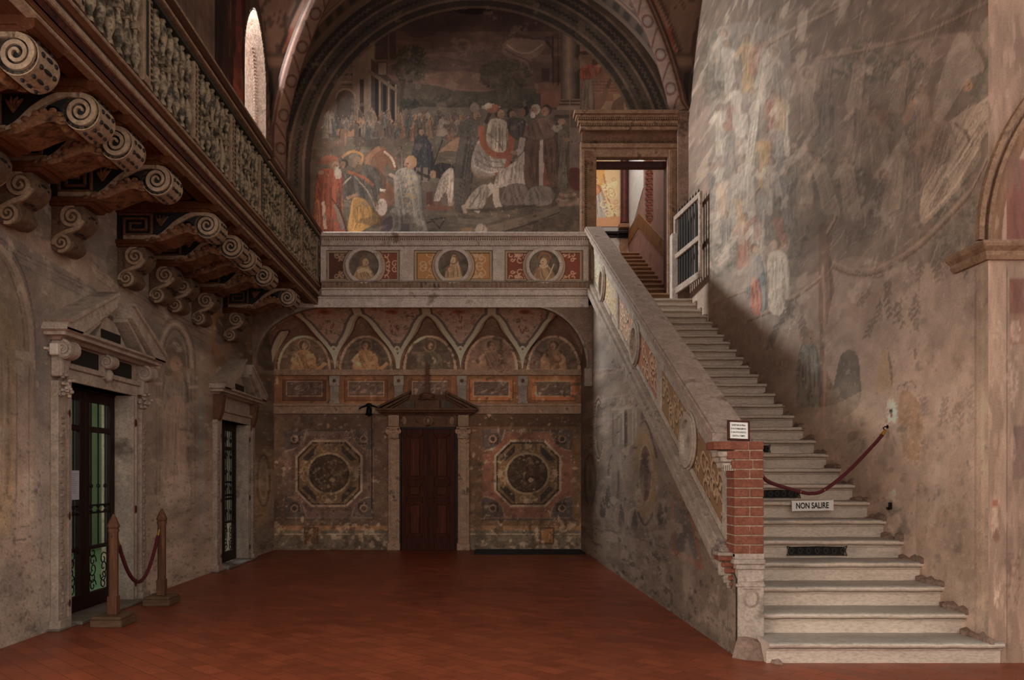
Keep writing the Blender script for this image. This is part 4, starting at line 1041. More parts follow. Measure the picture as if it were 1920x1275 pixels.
    for k in range(14): c2.line([(9.7 + k * .17, 4.7), (9.7 + k * .17, 11.4)], .03, (52, 40, 32) if k % 2 else (92, 72, 54), .6, sm=False)
    c2.rect(12.05, 4.7, 13.62, 11.4, (20, 12, 10))
    c2.robe([(12.9, 7.0), (13.45, 7.0), (13.5, 8.0), (13.25, 8.6), (13.0, 8.2)], (128, 40, 24), 6); c2.robe([(13.1, 8.4), (13.4, 8.6), (13.35, 9.4), (13.1, 9.2)], (92, 30, 20), 4)
    for i in range(60): x, y = random.uniform(12.1, 13.5), random.uniform(6.8, 11); c2.line([(x, y), (x + random.uniform(-.08, .08), y + random.uniform(.1, .5))], .035, random.choice([(60, 20, 14), (84, 60, 42), (40, 26, 20)]), .6, sm=False)
    c2.rect(14.88, 4.7, 15.45, 11.4, (56, 44, 36))
    for i in range(240):
        x, y = random.uniform(14.95, 15.3), random.uniform(6.6, 10)
        c2.ell(x, y, .03, .07, random.choice([(26, 20, 16), (92, 70, 50), (74, 56, 42)]), .8, random.uniform(-50, 50), 7)
    c2.tone(8, .1, 61); c2.tone(60, .06, 62)
    YY, ZZ = np.meshgrid(Y2, Z2)
    V2 = np.stack([np.full_like(YY, XL), YY, ZZ], -1)
    ww = (YY - 14.22) / .66
    k2 = ~((np.abs(ww) < 1) & (ZZ > 7.0) & (ZZ < 8.55 + 1.15 * np.sqrt(np.clip(1 - np.abs(ww) ** 1.5, 0, 1))))
    o = wall_mesh('wall_left_upper', V2, c2, M['fresco'], k2, flip=True); tag(o, kind='structure')
left_wall()

# floor
def floor_mat():
    m, nt, b = nodemat('terracotta_floor')
    v = objvec(nt, (1, 1, 1), (0, 0, R(45)))
    def bricks(vec, seedshift):
        br = nt.nodes.new('ShaderNodeTexBrick')
        br.inputs['Scale'].default_value = 1.0
        br.inputs['Brick Width'].default_value = 0.30
        br.inputs['Row Height'].default_value = 0.15
        br.inputs['Mortar Size'].default_value = 0.0035
        br.inputs['Bias'].default_value = 0
        br.inputs['Color1'].default_value = (0, 0, 0, 1); br.inputs['Color2'].default_value = (1, 1, 1, 1); br.inputs['Mortar'].default_value = (.45, .45, .45, 1)
        nt.links.new(vec, br.inputs['Vector'])
        return br
    b1 = bricks(v, 0)
    n1 = noise(nt, .55, 5, .6, objvec(nt)); n2 = noise(nt, 3.5, 6, .65, objvec(nt, (1, 1.6, 1))); n3 = noise(nt, 45, 3, .7, objvec(nt))
    base = ramp(nt, b1.outputs[0], [(0, lin((135, 65, 39))), (.5, lin((147, 71, 43))), (1, lin((157, 77, 47)))])
    big = ramp(nt, n1.outputs[0], [(.3, (.78, .76, .74)), (.7, (1.12, 1.1, 1.08))])
    sm = ramp(nt, n2.outputs[0], [(.3, (.8, .82, .84)), (.52, (1, 1, 1)), (.75, (1.15, 1.12, 1.08))])
    c1 = mix(nt, base, big, 1, 'MULTIPLY'); c2 = mix(nt, c1, sm, 1, 'MULTIPLY')
    c3 = mix(nt, c2, lin((104, 50, 31)), b1.outputs['Fac'])
    ns = noise(nt, 3.0, 3, .6, objvec(nt, (1.2, 14, 1), (0, 0, R(24)))); sc_ = ramp(nt, ns.outputs[0], [(.66, (0, 0, 0)), (.70, (.28, .28, .28))])
    c3 = mix(nt, c3, lin((196, 120, 84)), sc_)
    spk = ramp(nt, n3.outputs[0], [(.76, (0, 0, 0)), (.8, (1, 1, 1))])
    c4 = mix(nt, c3, lin((190, 130, 100)), spk)
    nt.links.new(c4, b.inputs['Base Color'])
    rr = ramp(nt, n2.outputs[0], [(.3, (.34,) * 3), (.7, (.52,) * 3)])
    nt.links.new(rr, b.inputs['Roughness'])
    b.inputs['Specular IOR Level'].default_value = 0.35
    bump(nt, b, n2.outputs[0], .12, .01)
    return m
m = MB(); m.v = [(-8, -8, 0), (9, -8, 0), (9, 15.6, 0), (-8, 15.6, 0)]; m.f = [(0, 1, 2, 3)]
tag(m.build('floor', floor_mat()), kind='structure')

# main vaults: two groin bays
def vault():
    nx, ny = 200, 440
    xs = np.linspace(XL, XR, nx); ys = np.linspace(-1.0, YB, ny)
    X, Y = np.meshgrid(xs, ys)
    R0 = 3.98; xc = (XL + XR) / 2; zs = 7.35
    yc = np.where(Y > 7.49, 11.47, 3.51)
    zA = np.sqrt(np.clip(R0 ** 2 - (X - xc) ** 2, 0, None)); zB = np.sqrt(np.clip(R0 ** 2 - (Y - yc) ** 2, 0, None))
    Z = zs + np.maximum(zA, zB) * .98
    d = zA - zB
    a = np.ones((ny, nx, 3)) * np.array((84, 64, 52))
    n = fbm(ny, nx, 60, 4, 5); a *= (0.8 + .5 * n)[..., None]
    rib = np.abs(np.abs(X - xc) - np.abs(Y - yc))
    a[rib < .34] = (48, 34, 28); 
    inner = rib < .27
    a[inner] = (112, 84, 68)
    t = (Y * 6).astype(int) % 4
    key = inner & (((t == 0) & (rib > .08)) | ((t == 2) & (rib < .16)) | ((rib > .17) & (rib < .21)))
    a[key] = (120, 50, 34)
    web = (rib >= .34) & (rib < .95) & (n > .53)
    a[web] = a[web] * .62
    e = (YB - Y)
    m1 = (e < .55); a[m1] = (58, 46, 38); a[(e < .5) & (e > .42)] = (92, 72, 56); a[(e < .12)] = (70, 56, 44)
    a[(e > .16) & (e < .4) & ((X * 9).astype(int) % 2 == 0)] = (34, 28, 24)
    V = np.stack([X, Y, Z], -1)
    cv = Cv(2, 2, (0, 0, 0), None, GB * 1.1); cv.a = a
    o = wall_mesh('ceiling', V, cv, M['fresco'], flip=True)
    tag(o, kind='structure')
vault()

# raised diagonal ribs at the two back corners, with rosette consoles: painted fret bands
def ribs():
    xc = (XL + XR) / 2; yc = 11.47; R0 = 3.98
    for s, nm in ((-1, 'left'), (1, 'right')):
        P = []
        for i in range(40):
            d = 3.93 - i * .045
            P.append((xc + s * d, yc + d, 7.35 + .98 * math.sqrt(max(R0 ** 2 - d * d, 0)) - .03))
        P = [(P[0][0], P[0][1], 6.6 if s < 0 else 8.4)] + [p for p in P if p[2] > (6.7 if s < 0 else 8.45)]
        ny, nx = 420, 26
        Q = smooth_pts(np.array(P), False, 6)
        L = np.r_[0, np.cumsum(np.linalg.norm(np.diff(Q, axis=0), axis=1))]
        u = np.linspace(0, L[-1], ny)
        C = np.stack([np.interp(u, L, Q[:, k]) for k in range(3)], -1)
        side = np.array([s * .7071, -.7071, 0.0]) ; inn = np.array([-s * .7071, -.7071, 0])
        w_ = np.linspace(-1, 1, nx)
        V = C[:, None, :] + side[None, None, :] * (w_[None, :, None] * .2) + inn[None, None, :] * (.16 * (1 - w_[None, :, None] ** 4) + .03)
        a = np.ones((ny, nx, 3)) * np.array((104, 80, 66))
        uu = u[:, None] * np.ones((1, nx)); ww = np.ones((ny, 1)) * w_[None, :]
        red = np.array((74, 46, 36)) 
        ph = uu % .62
        fr = (np.abs(np.abs(ww) - .72) < .09)
        z1 = (ph < .3) & (np.abs(ww - (ph / .3 * 1.3 - .65)) < .13)
        z2 = (ph > .3) & (np.abs(np.hypot(ww * .2, (ph - .46)) - .1) < .02)
        z3 = (ph > .3) & (np.hypot(ww * .2, (ph - .46)) < .05)
        a[fr | z1 | z2] = red; a[z3] = (96, 92, 84)
        a[np.abs(ww) > .9] = (52, 38, 32)
        a *= (.85 + .3 * fbm(ny, nx, 60, 3, 9))[..., None]
        cv = Cv(2, 2, (0, 0, 0), None, GB * .75); cv.a = a
        o = wall_mesh('trim_%d' % (1 if s < 0 else 2), V, cv, M['fresco'], flip=(s < 0)); tag(o, kind='structure')
ribs()

# ------------------------------------------------------------------ loggia vault (umbrella vault with lunettes)
def loggia_vault():
    X0, X1 = XL, XP(14.5)
    nx, ny = 560, 190
    xs = np.linspace(X0, X1, nx); sv = np.linspace(1, 0, ny)
    ys = YB - (YB - YF) * sv ** 2
    X, Y = np.meshgrid(xs, ys)
    z0, hh = 3.50, .93
    f = lambda t: np.sqrt(np.clip(1 - (1 - np.clip(t, 0, 1)) ** 2, 0, 1))
    cove = hh * f((YB - Y) / 1.45)
    covex = hh * f(np.minimum(X - X0, X1 - X) / 1.25)
    base = np.minimum(cove, covex)
    cen = [LX(q, YB) for q in (570, 686, 806, 921, 1038)]
    pen = np.full_like(X, -9.0)
    for cx in cen:
        w_ = .585
        e = 1 - ((X - cx) / w_) ** 2; uu = np.abs(X - cx) / w_
        sft = np.clip((YB - Y) / .55, 0, 1)
        pz = (1 - sft) * .64 * np.sqrt(np.clip(e, 0, 1)) + sft * .86 * np.clip(1 - uu ** 1.5, 0, 1) ** .8
        pen = np.maximum(pen, np.where(e > 0, pz, -9))
    for side in (0, 1):
        dx = (X - X0) if side == 0 else (X1 - X)
        uu = np.abs(Y - 14.73) / .6; sft = np.clip(dx / .55, 0, 1)
        pz = (1 - sft) * .64 * np.sqrt(np.clip(1 - uu ** 2, 0, 1)) + sft * .86 * np.clip(1 - uu ** 1.5, 0, 1) ** .8
        pz = pz - np.clip(dx - .45, 0, 9) * 1.6
        pen = np.maximum(pen, np.where(uu < 1, pz, -9))
    Zr = np.minimum(np.maximum(base, pen), hh)
    V = np.stack([X, Y, z0 + Zr], -1)
    inpen = pen > base
    # drawing coordinates: u = X*100, v = arc position along the cove *100
    cc = Cv(nx, ny, (102, 84, 68), lambda p: np.c_[(p[:, 0] / 100 - X0) / (X1 - X0) * (nx - 1), (1 - p[:, 1] / 100) * (ny - 1)], 1, 5)
    mids = [(cen[i] + cen[i + 1]) / 2 for i in range(4)] + [cen[0] - .55, cen[4] + .55]
    rs = random.Random(8)
    for mx in mids + cen:
        u0 = mx * 100
        for i in range(26):
            cx_, cy_ = u0 + rs.uniform(-38, 38), rs.uniform(42, 97); rr = rs.uniform(2.2, 5)
            t = np.linspace(0, 1, 12); a = rs.uniform(0, 6) + rs.choice((-1, 1)) * 6.5 * t; q = rr * (1 - .75 * t)
            cc.line(np.c_[cx_ + q * np.cos(a), cy_ + q * np.sin(a) * .7], .9, (48, 28, 22) if i % 3 else (96, 44, 30), .9, sm=False)
        cc.ell(u0, 84, 12, 4.5, (112, 48, 32)); cc.ell(u0, 84, 7, 2.4, (70, 38, 26))
        for k in range(7): cc.ell(u0 + rs.uniform(-10, 10), rs.uniform(50, 75), 1.6, 2.4, (84, 40, 28), .8)
    a = cc.a
    n = fbm(ny, nx, 30, 4, 71); a *= (.84 + .32 * n)[..., None]
    a[inpen] = np.array((84, 64, 52)) * (.78 + .44 * n[inpen])[:, None]
    orn = inpen & (np.abs(((fbm(ny, nx, 50, 2, 73) * 12) % 1) - .5) < .08); a[orn] *= .7
    # distance to the groin lines measured in space
    bd_ = np.zeros((ny, nx), bool); bd_[:, 1:] |= inpen[:, 1:] != inpen[:, :-1]; bd_[1:] |= inpen[1:] != inpen[:-1]
    P = V[bd_]; P = P[::max(1, len(P) // 1400)]
    Q = V.reshape(-1, 3); dist = np.empty(len(Q))
    for i in range(0, len(Q), 8000):
        dist[i:i + 8000] = np.sqrt(((Q[i:i + 8000, None, :] - P[None]) ** 2).sum(-1).min(1))
    g = dist.reshape(ny, nx)
    a[(g < .135) & ~inpen] = (58, 52, 48)
    a[(g < .085) & ~inpen] = (132, 106, 88)
    a[(g < .115) & inpen] = (50, 38, 32); a[(g < .07) & inpen] = (126, 100, 82)
    stems = [(cen[1]), (cen[2]), (cen[3])] + [cen[0] , cen[4]]
    top = (sv[:, None] * np.ones((1, nx))) > .62
    for cx in stems:
        ed = (np.abs(X - cx) < .125) & ~inpen & top & (g > .07); a[ed] = (58, 52, 48)
        st_ = (np.abs(X - cx) < .075) & ~inpen & top; a[st_] = (132, 106, 88)
    for mx in mids[:4]:
        r_ = np.hypot(X - mx, (z0 + Zr) - (z0 + .36)); lowz = ~inpen & (np.abs(X - mx) < .22) & (Zr < .46) & (g > .075)
        a[lowz] = (56, 50, 46); a[(r_ < .055) & ~inpen] = (138, 112, 94); a[(r_ < .025) & ~inpen] = (96, 60, 46)
    a[(sv > .975)] = (70, 52, 42)
    a *= (.9 + .2 * fbm(ny, nx, 70, 3, 75))[..., None]
    cv = Cv(2, 2, (0, 0, 0), None, GB * 2.1); cv.a = a
    o = wall_mesh('ceiling_loggia', V, cv, M['fresco'], flip=True, hi=.9); tag(o, kind='structure')
loggia_vault()

# ------------------------------------------------------------------ stair side wall (outer face, frescoed)
def zcap(Y): return 1.73 + .535 * (Y - 6.6)       # underside of the parapet cap
def zlow(Y): return zcap(Y) - 1.02                 # lower sloping string of the parapet
def stair_side():
    st = 1.5; zs = .0125
    x0, x1 = 1084.0, 1380.0
    nx = int((x1 - x0) / st) + 1; ztop = 5.4; ny = int(ztop / zs) + 1
    # X = XP(Y) and px = PX + F*X/Y  ->  Y
    def Yof(x): return F * (2.02 + .0158 * 6.4) / (np.asarray(x) - PX + F * .0158)
    def fn(p):
        Yv = Yof(p[:, 0]); z = H + (PY - p[:, 1]) * Yv / F
        return np.c_[(p[:, 0] - x0) / st, (ztop - z) / zs]
    c = Cv(nx, ny, (98, 76, 62), fn, 2.05, 6); c.tint = (1, 1.03, 1.03)
    c.poly([(1108, 560), (1180, 660), (1230, 760), (1108, 800)], (112, 96, 84), .8)
    c.poly([(1112, 640), (1140, 650), (1158, 690), (1112, 705)], (92, 82, 76), .9); c.line([(1112, 706), (1160, 690), (1196, 672)], 4, (96, 52, 40), .8, sm=False)
    c.poly([(1092, 705), (1210, 720), (1250, 770), (1092, 790)], (106, 82, 68)); c.line([(1092, 760), (1180, 740), (1230, 745)], 3, (134, 110, 92), .8, sm=False); c.line([(1092, 700), (1160, 692), (1210, 700)], 3, (128, 104, 88), .7, sm=False)
    # rough carved frame oval
    c.ell(1122, 804, 10, 62, (150, 124, 104)); c.ell(1123, 806, 6.5, 50, (84, 66, 56)); c.ell(1125, 806, 5, 40, (104, 76, 60))
    for i in range(60): a = i * 6; c.ell(1122 + 8.4 * math.cos(R(a)), 804 + 56 * math.sin(R(a)), 1.4, 2.6, (70, 54, 46), .8, 0, 6)
    # painted pilasters and cartouches
    for x, y0_, y1_ in ((1148, 790, 800), ): pass
    for k, (x, w_) in enumerate(((1160, 10), (1185, 10))):
        c.rect(x, 765 + k * 2, x + w_, 835, (126, 108, 94), .9); c.rect(x + 2, 775, x + w_ - 3, 835, (92, 76, 68), .9)
    c.rect(1170, 768, 1176, 845, (58, 40, 32)); c.line([(1150, 768), (1200, 762)], 5, (134, 112, 96), .8, sm=False)
    c.line([(1150, 775), (1150, 850)], 3, (70, 56, 48), .7, sm=False)
    c.poly([(1190, 830), (1202, 800), (1214, 812), (1228, 850), (1232, 920), (1224, 960), (1200, 965), (1190, 900)], (116, 80, 44), .9, True)
    c.ell(1210, 888, 11, 52, (84, 46, 28)); c.ell(1210, 888, 8, 42, (66, 38, 26)); c.ringe(1210, 888, 12, 55, 2.5, (130, 98, 62), .8)
    c.line([(1200, 800), (1206, 790), (1216, 800), (1232, 860)], 4, (52, 40, 32), .8); c.line([(1196, 960), (1210, 985), (1226, 960)], 4, (56, 44, 36), .8)
    for x in (1102, 1146):
        c.poly([(x - 6, 850), (x + 4, 830), (x + 14, 850), (x + 18, 920), (x + 8, 965), (x - 8, 950)], (88, 70, 58), .8, True); c.ringe(x + 4, 900, 10, 48, 3, (60, 46, 38), .8); c.ringe(x + 4, 900, 5, 30, 2, (118, 92, 74), .7)
    for x, y in ((1130, 960), (1165, 975), (1190, 985), (1238, 970), (1140, 940)): c.poly([(x, y - 30), (x + 6, y), (x, y + 14), (x - 6, y)], (52, 40, 34), .8, True); c.ringe(x, y - 8, 12, 24, 2.5, (124, 100, 84), .6, 120, 300)
    c.line([(1235, 985), (1244, 930), (1258, 925), (1262, 960)], 3, (60, 48, 40), .8)
    c.line([(1092, 985), (1180, 1000), (1250, 1030)], 2, (68, 54, 46), .8, sm=False); c.line([(1092, 1000), (1180, 1020), (1250, 1060)], 2, (120, 96, 78), .6, sm=False)
    c.poly([(1180, 985), (1215, 990), (1218, 1018), (1183, 1008)], (88, 64, 50), .7)
    # panel near the foot of the flight
    c.poly([(1258, 905), (1300, 975), (1320, 1070), (1262, 1042)], (120, 64, 44)); c.poly([(1262, 920), (1295, 980), (1311, 1052), (1266, 1030)], (78, 66, 62))
    ys = np.linspace(ztop, 0, ny)[:, None]
    low = np.clip((1.3 - ys) * .9, 0, 1.3)
    c.wear((92, 76, 62), .8, 30, .4, 81, grow=low); c.wear((134, 112, 92), 1.1, 30, .6, 82, grow=low * .8); c.wear((56, 46, 38), 1.9, 60, .7, 83, grow=low * .6)
    c.wear((116, 100, 90), 1.0, 12, .4, 84, asp=3)
    c.tone(5, .07, 85); c.tone(30, .06, 86)
    c.specks(3500, [(140, 120, 102), (120, 98, 82)], [(60, 46, 38)], .4, .4, .9)
    xs = x0 + np.arange(nx) * st; Yv = Yof(xs)
    V = np.zeros((ny, nx, 3)); V[..., 1] = Yv[None, :]; V[..., 0] = XP(V[..., 1]); V[..., 2] = ys
    top = zlow(V[..., 1]) + .02
    V[..., 2] = np.minimum(V[..., 2], top)
    keep = (np.linspace(ztop, 0, ny)[:, None] < top + .03)
    # left part behind the arch plane ends under the loggia vault
    o = wall_mesh('wall_stair', V, c, M['fresco_rough'], keep, flip=True); tag(o, kind='structure')
stair_side()
# ------------------------------------------------------------------ front-facing pier wall at the right, with painted arch
def right_pier():
    nx, ny = 150, 420
    xs = np.r_[np.linspace(3.91, 4.6, 120), np.linspace(4.65, 8.0, 30)]; ys = np.linspace(11.4, 0, ny)
    YP = 6.2
    def fn(p):
        X = (p[:, 0] - PX) * YP / F; z = H + (PY - p[:, 1]) * YP / F
        return np.c_[np.interp(X, xs, np.arange(nx)), (11.4 - z) / 11.4 * (ny - 1)]
    c = Cv(nx, ny, (118, 94, 78), fn, GR * .78, 8)
    cx, cy = 2271, 452
    for r, col in ((438, (126, 100, 82)), (425, (72, 52, 42)), (421, (134, 108, 90)), (412, (104, 70, 46)), (398, (96, 62, 44)), (392, (130, 102, 84)), (384, (100, 52, 44))):
        c.poly(arc(cx, cy, r, 180, 360, 60), col)
    c.rect(1833, 452, 1900, 470, (120, 94, 78)); c.rect(1887, 300, 2700, 430, (100, 52, 44), .9)
    c.rect(1850, 480, 1886, 1240, (128, 104, 84)); c.rect(1886, 505, 2700, 900, (120, 98, 82)); c.rect(1893, 520, 2700, 590, (108, 64, 50)); c.rect(1893, 590, 2700, 650, (118, 84, 68)); c.rect(1900, 800, 2700, 900, (96, 76, 66))
    c.line([(1888, 505), (1888, 1240)], 1.5, (84, 64, 52), 1, sm=False)
    for x, y, rx, ry, col in ((1868, 720, 10, 60, (140, 118, 102)), (1866, 985, 7, 26, (160, 134, 116)), (1868, 1005, 4, 10, (96, 56, 44)), (1866, 945, 6, 12, (150, 120, 100)), (1866, 944, 3, 6, (132, 68, 50)), (1868, 1090, 4, 60, (164, 140, 122)), (1900, 1080, 16, 60, (94, 68, 54)), (1898, 700, 14, 50, (150, 128, 116)), (1875, 640, 9, 40, (146, 124, 102)), (1905, 620, 10, 20, (150, 128, 116))):
        c.foliage(x, y, rx, ry, 60, [col], 5, .6)
    c.tone(12, .07, 91); c.tone(60, .05, 92); c.wear((90, 70, 56), .9, 24, .5, 93, grow=np.clip(np.linspace(-3, 1, ny), 0, 1)[:, None]); c.wear((142, 118, 100), 1.4, 40, .5, 94)
    X, Z = np.meshgrid(xs, ys)
    V = np.stack([X, np.full_like(X, YP), Z], -1)
    o = wall_mesh('wall_pier', V, c, M['fresco'], flip=True); tag(o, kind='structure')
    # return of the pier that faces the stairs is the end of the right wall
    XR_ = XR
    # impost moulding: along the right wall then across the pier front
    prof = [(0, 0), (.03, .0), (.05, .03), (.05, .06), (.09, .09), (.1, .11), (.1, .13), (0, .13)]
    zi = 3.12
    m = MB(); m.mould(prof, [(XR, 6.62, zi), (XR, 6.2, zi), (8, 6.2, zi)], [(-1, 0, 0), (-1, -1, 0), (0, -1, 0)])
    o = m.build('trim_3', M['tan_stone']); tag(o, kind='structure')
    m = MB()
    ccx = LX(2271, 6.2); ccz = LZ(452, 6.2)
    for r0, r1, d in ((1.79, 1.83, .05), (1.72, 1.75, .035)):
        A = [(ccx + r0 * math.cos(t), 6.2, ccz + r0 * math.sin(t)) for t in np.linspace(PI, PI * .35, 40)]
        B = [(ccx + r1 * math.cos(t), 6.2, ccz + r1 * math.sin(t)) for t in np.linspace(PI, PI * .35, 40)]
        m.band(A, B, (0, -d, 0))
    o = m.build('trim_4', M['tan_stone']); tag(o, kind='structure')
right_pier()

# ------------------------------------------------------------------ staircase
def step_prof(n, deep=.40):
    """(y,z) outline of a stone step with a rolled nosing"""
    y, z = 5.807 + .3277 * n, .17 * n
    P = [(y + deep, z), (y + .02, z)] + [(y + .022 - .022 * math.sin(R(a)), z - .022 + .022 * math.cos(R(a))) for a in (30, 60, 90, 120, 150, 180)]
    P += [(y + .06, z - .048), (y + .06, z - .056), (y + .044, z - .057), (y + .044, z - .066), (y + .058, z - .072), (y + .062, z - .172), (y + deep, z - .172)]
    return P
def staircase():
    t = empty('staircase', (3.0, 6.1, 0), 'long stone staircase climbing against the frescoed right wall to the upper door', 'staircase')
    for n in range(1, 40):
        y = 5.807 + .3277 * n
        xa = XP(y) + .20 if n > 1 else 2.19
        xb = XR + .01 if n > 1 else 4.0
        if n >= 29: xb = 3.66
        P = step_prof(n)
        k = 14
        v = []; f = []
        rng = random.Random(n)
        for i in range(k + 1):
            x = xa + (xb - xa) * i / k
            dz = rng.uniform(-.004, .002); dy = rng.uniform(-.003, .004)
            if i == k and n < 29: dy += .0
            v += [(x - t.location.x, py + (dy if py < y + .1 else 0) - t.location.y, pz + (dz if pz > .17 * n - .06 else 0)) for py, pz in P]
        q = len(P)
        for i in range(k):
            for j in range(q): f.append((i * q + j, i * q + (j + 1) % q, (i + 1) * q + (j + 1) % q, (i + 1) * q + j))
        f += [tuple(range(q)), tuple(k * q + j for j in range(q))]
        m = MB(); m.add(v, f)
        m.build('step', M['step'] if n < 29 else M['step_inner'], t, smooth=True)
    return t

def step_mat(name, riser, tread, warm=(1, 1, 1)):
    m, nt, b = nodemat(name)
    v = objvec(nt, (.7, 2, 2))
    n1 = noise(nt, 2.4, 8, .65, v)
    r1 = ramp(nt, n1.outputs[0], [(.3, lin(riser) * .62), (.46, lin(riser) * .9), (.6, lin(riser)), (.75, lin(riser) * 1.15)])
    r2 = ramp(nt, n1.outputs[0], [(.3, lin(tread) * .75), (.5, lin(tread)), (.72, lin(tread) * 1.12)])
    g = nt.nodes.new('ShaderNodeNewGeometry'); sp = nt.nodes.new('ShaderNodeSeparateXYZ'); nt.links.new(g.outputs['True Normal'], sp.inputs[0])
    f = nt.nodes.new('ShaderNodeMapRange'); f.inputs[1].default_value = .35; f.inputs[2].default_value = .75; nt.links.new(sp.outputs[2], f.inputs[0])
    out = mix(nt, r1, r2, f.outputs[0])
    n2 = noise(nt, 34, 6, .7, v); s2 = ramp(nt, n2.outputs[0], [(.3, (.66, .64, .62)), (.55, (1, 1, 1)), (.8, (1.1, 1.1, 1.08))])
    out = mix(nt, out, s2, 1, 'MULTIPLY')
    nt.links.new(out, b.inputs['Base Color']); b.inputs['Roughness'].default_value = .7
    n3 = noise(nt, 18, 8, .7, v); bump(nt, b, n3.outputs[0], .4, .012)
    return m
M['step'] = step_mat('step_stone', (226, 199, 174), (170, 156, 140))
M['step_inner'] = step_mat('step_stone_inner', (150, 108, 76), (170, 124, 88))
stairs = staircase()
# plaster fillet where the flight meets the right wall and at the foot
m = MB()
rng = random.Random(3)
for n in range(1, 28):
    y, z = 5.807 + .3277 * n, .17 * n
    for k in range(5):
        m.blob((XR - .01, y + .05 + k * .07, z + rng.uniform(-.01, .02)), rng.uniform(.02, .06), rng.uniform(.05, .09), rng.uniform(.02, .06), 6)
tag(m.build('trim_5', M['plaster'], smooth=True), kind='structure')
m = MB()
m.add([(1.98, 6.38, 0), (2.05, 6.3, 0), (2.2, 6.24, 0), (2.24, 6.16, 0), (2.30, 6.14, 0), (2.30, 6.5, 0), (2.05, 6.5, 0), (2.03, 6.4, .16), (2.1, 6.36, .15), (2.18, 6.34, .13), (2.21, 6.3, .12), (2.24, 6.3, .1), (2.26, 6.5, .17), (2.08, 6.5, .2)],
      [(0, 1, 8, 7), (1, 2, 9, 8), (2, 3, 10, 9), (3, 4, 11, 10), (4, 5, 12, 11), (7, 8, 9, 10, 11, 12, 13)])
tag(m.build('trim_6', M['plaster']), kind='structure')

# ------------------------------------------------------------------ stair parapet
def slope_band(m, y0, y1, t0, t1, o0, o1, n=30):
    """slab following the flight: height t0..t1 relative to zcap, outward offset o0..o1 from the outer face (positive = towards hall)"""
    v = []; 
    for i in range(n + 1):
        y = y0 + (y1 - y0) * i / n
        for o, t in ((o0, t0), (o1, t0), (o1, t1), (o0, t1)): v.append((XP(y) - o, y, zcap(y) + t))
    f = []
    for i in range(n):
        for j in range(4): f.append((i * 4 + j, i * 4 + (j + 1) % 4, i * 4 + 4 + (j + 1) % 4, i * 4 + 4 + j))
    f += [(0, 1, 2, 3), (n * 4, n * 4 + 1, n * 4 + 2, n * 4 + 3)]
    return m.add(v, f)
YA, YZ = 6.60, 14.05
par = empty('stair_balustrade', (0, 0, 0), 'sloping stone balustrade with painted panels and round openings beside the stairs', 'balustrade')
m = MB(); slope_band(m, YA, YZ, .0, .07, -.19, .13); slope_band(m, YA, YZ, .07, .095, -.17, .11); m.build('cap', M['cap'], par, bevel=.006)
m = MB()
slope_band(m, YA, YZ, -.05, 0, 0, .10); slope_band(m, YA, YZ, -.12, -.05, 0, .07); slope_band(m, YA, YZ, -.16, -.12, 0, .045); m.build('upper_moulding', M['marble'], par, bevel=.008)
m = MB(); slope_band(m, YA, YZ, -1.02, 0, -.21, -.03); m.build('wall_core', M['plaster'], par)
m = MB(); slope_band(m, YA, YZ, -.33, -.16, -.03, .0); slope_band(m, YA, YZ, -.87, -.80, -.03, .0); 
BAYS = ((6.72, 8.93), (9.10, 11.50), (11.66, 14.0))
for y0, y1 in ((YA, 6.72), (8.93, 9.10), (11.50, 11.66), (14.0, YZ)): slope_band(m, y0, y1, -.81, -.30, -.03, .012, 2)
m.build('frame', M['marble'], par)
m = MB(); slope_band(m, 6.5, YZ, -.93, -.86, 0, .07); slope_band(m, 6.5, YZ, -1.04, -.93, 0, .11); slope_band(m, 6.5, YZ, -1.10, -1.04, 0, .07); slope_band(m, 6.5, YZ, -1.14, -1.10, 0, .04)
m.build('lower_string', M['stone'], par, bevel=.008)
def ornament_panel(y0, y1, parent, bg, fg, dark, seed):
    nx, ny = 150, 62
    c = Cv(nx, ny, bg, lambda p: np.c_[p[:, 0], p[:, 1]], 3.2, seed)
    random.seed(seed)
    for i in range(15):
        cx, cy = random.uniform(8, nx - 8), random.uniform(6, ny - 6); r = random.uniform(9, 20)
        a0 = random.uniform(0, 6.3); sg = random.choice((-1, 1)); t = np.linspace(0, 1, 16)
        a = a0 + sg * 7 * t; q = r * (1 - .8 * t)
        P = np.c_[cx + q * np.cos(a), cy + q * np.sin(a)]
        c.line(P + np.array((1, 1.6)), 4.6, dark, .85, sm=False); c.line(P, 3.2, fg, .9, sm=False); c.line(P - .6, 1, np.array(fg) * 1.25, .7, sm=False)
        for k in range(3):
            b = random.uniform(0, 360); c.ell(cx + r * math.cos(R(b)), cy + r * math.sin(R(b)), 5, 1.8, fg, .9, b + 40, 8)
    c.frame(0, 0, nx - 1, ny - 1, 3.2, (120, 100, 84)); c.frame(3, 3, nx - 4, ny - 4, 1.6, (40, 30, 24))
    yy = np.linspace(y1, y0, nx)[None, :] * np.ones((ny, 1)); tt = np.linspace(-.31, -.82, ny)[:, None] * np.ones((1, nx))
    V = np.stack([XP(yy) + .008, yy, zcap(yy) + tt], -1)
    wall_mesh('ornament_panel', V, c, M['fresco'], parent=parent, flip=True)
PCOL = (((86, 60, 38), (118, 98, 76), (46, 30, 20)), ((90, 66, 42), (120, 100, 78), (48, 34, 24)), ((116, 86, 66), (150, 126, 104), (60, 40, 30)), ((104, 64, 44), (134, 108, 86), (52, 32, 22)), ((104, 98, 84), (140, 116, 84), (74, 60, 48)), ((112, 104, 88), (146, 110, 72), (84, 62, 44)))
cents = (7.79, 10.32, 12.9)
pi = 0
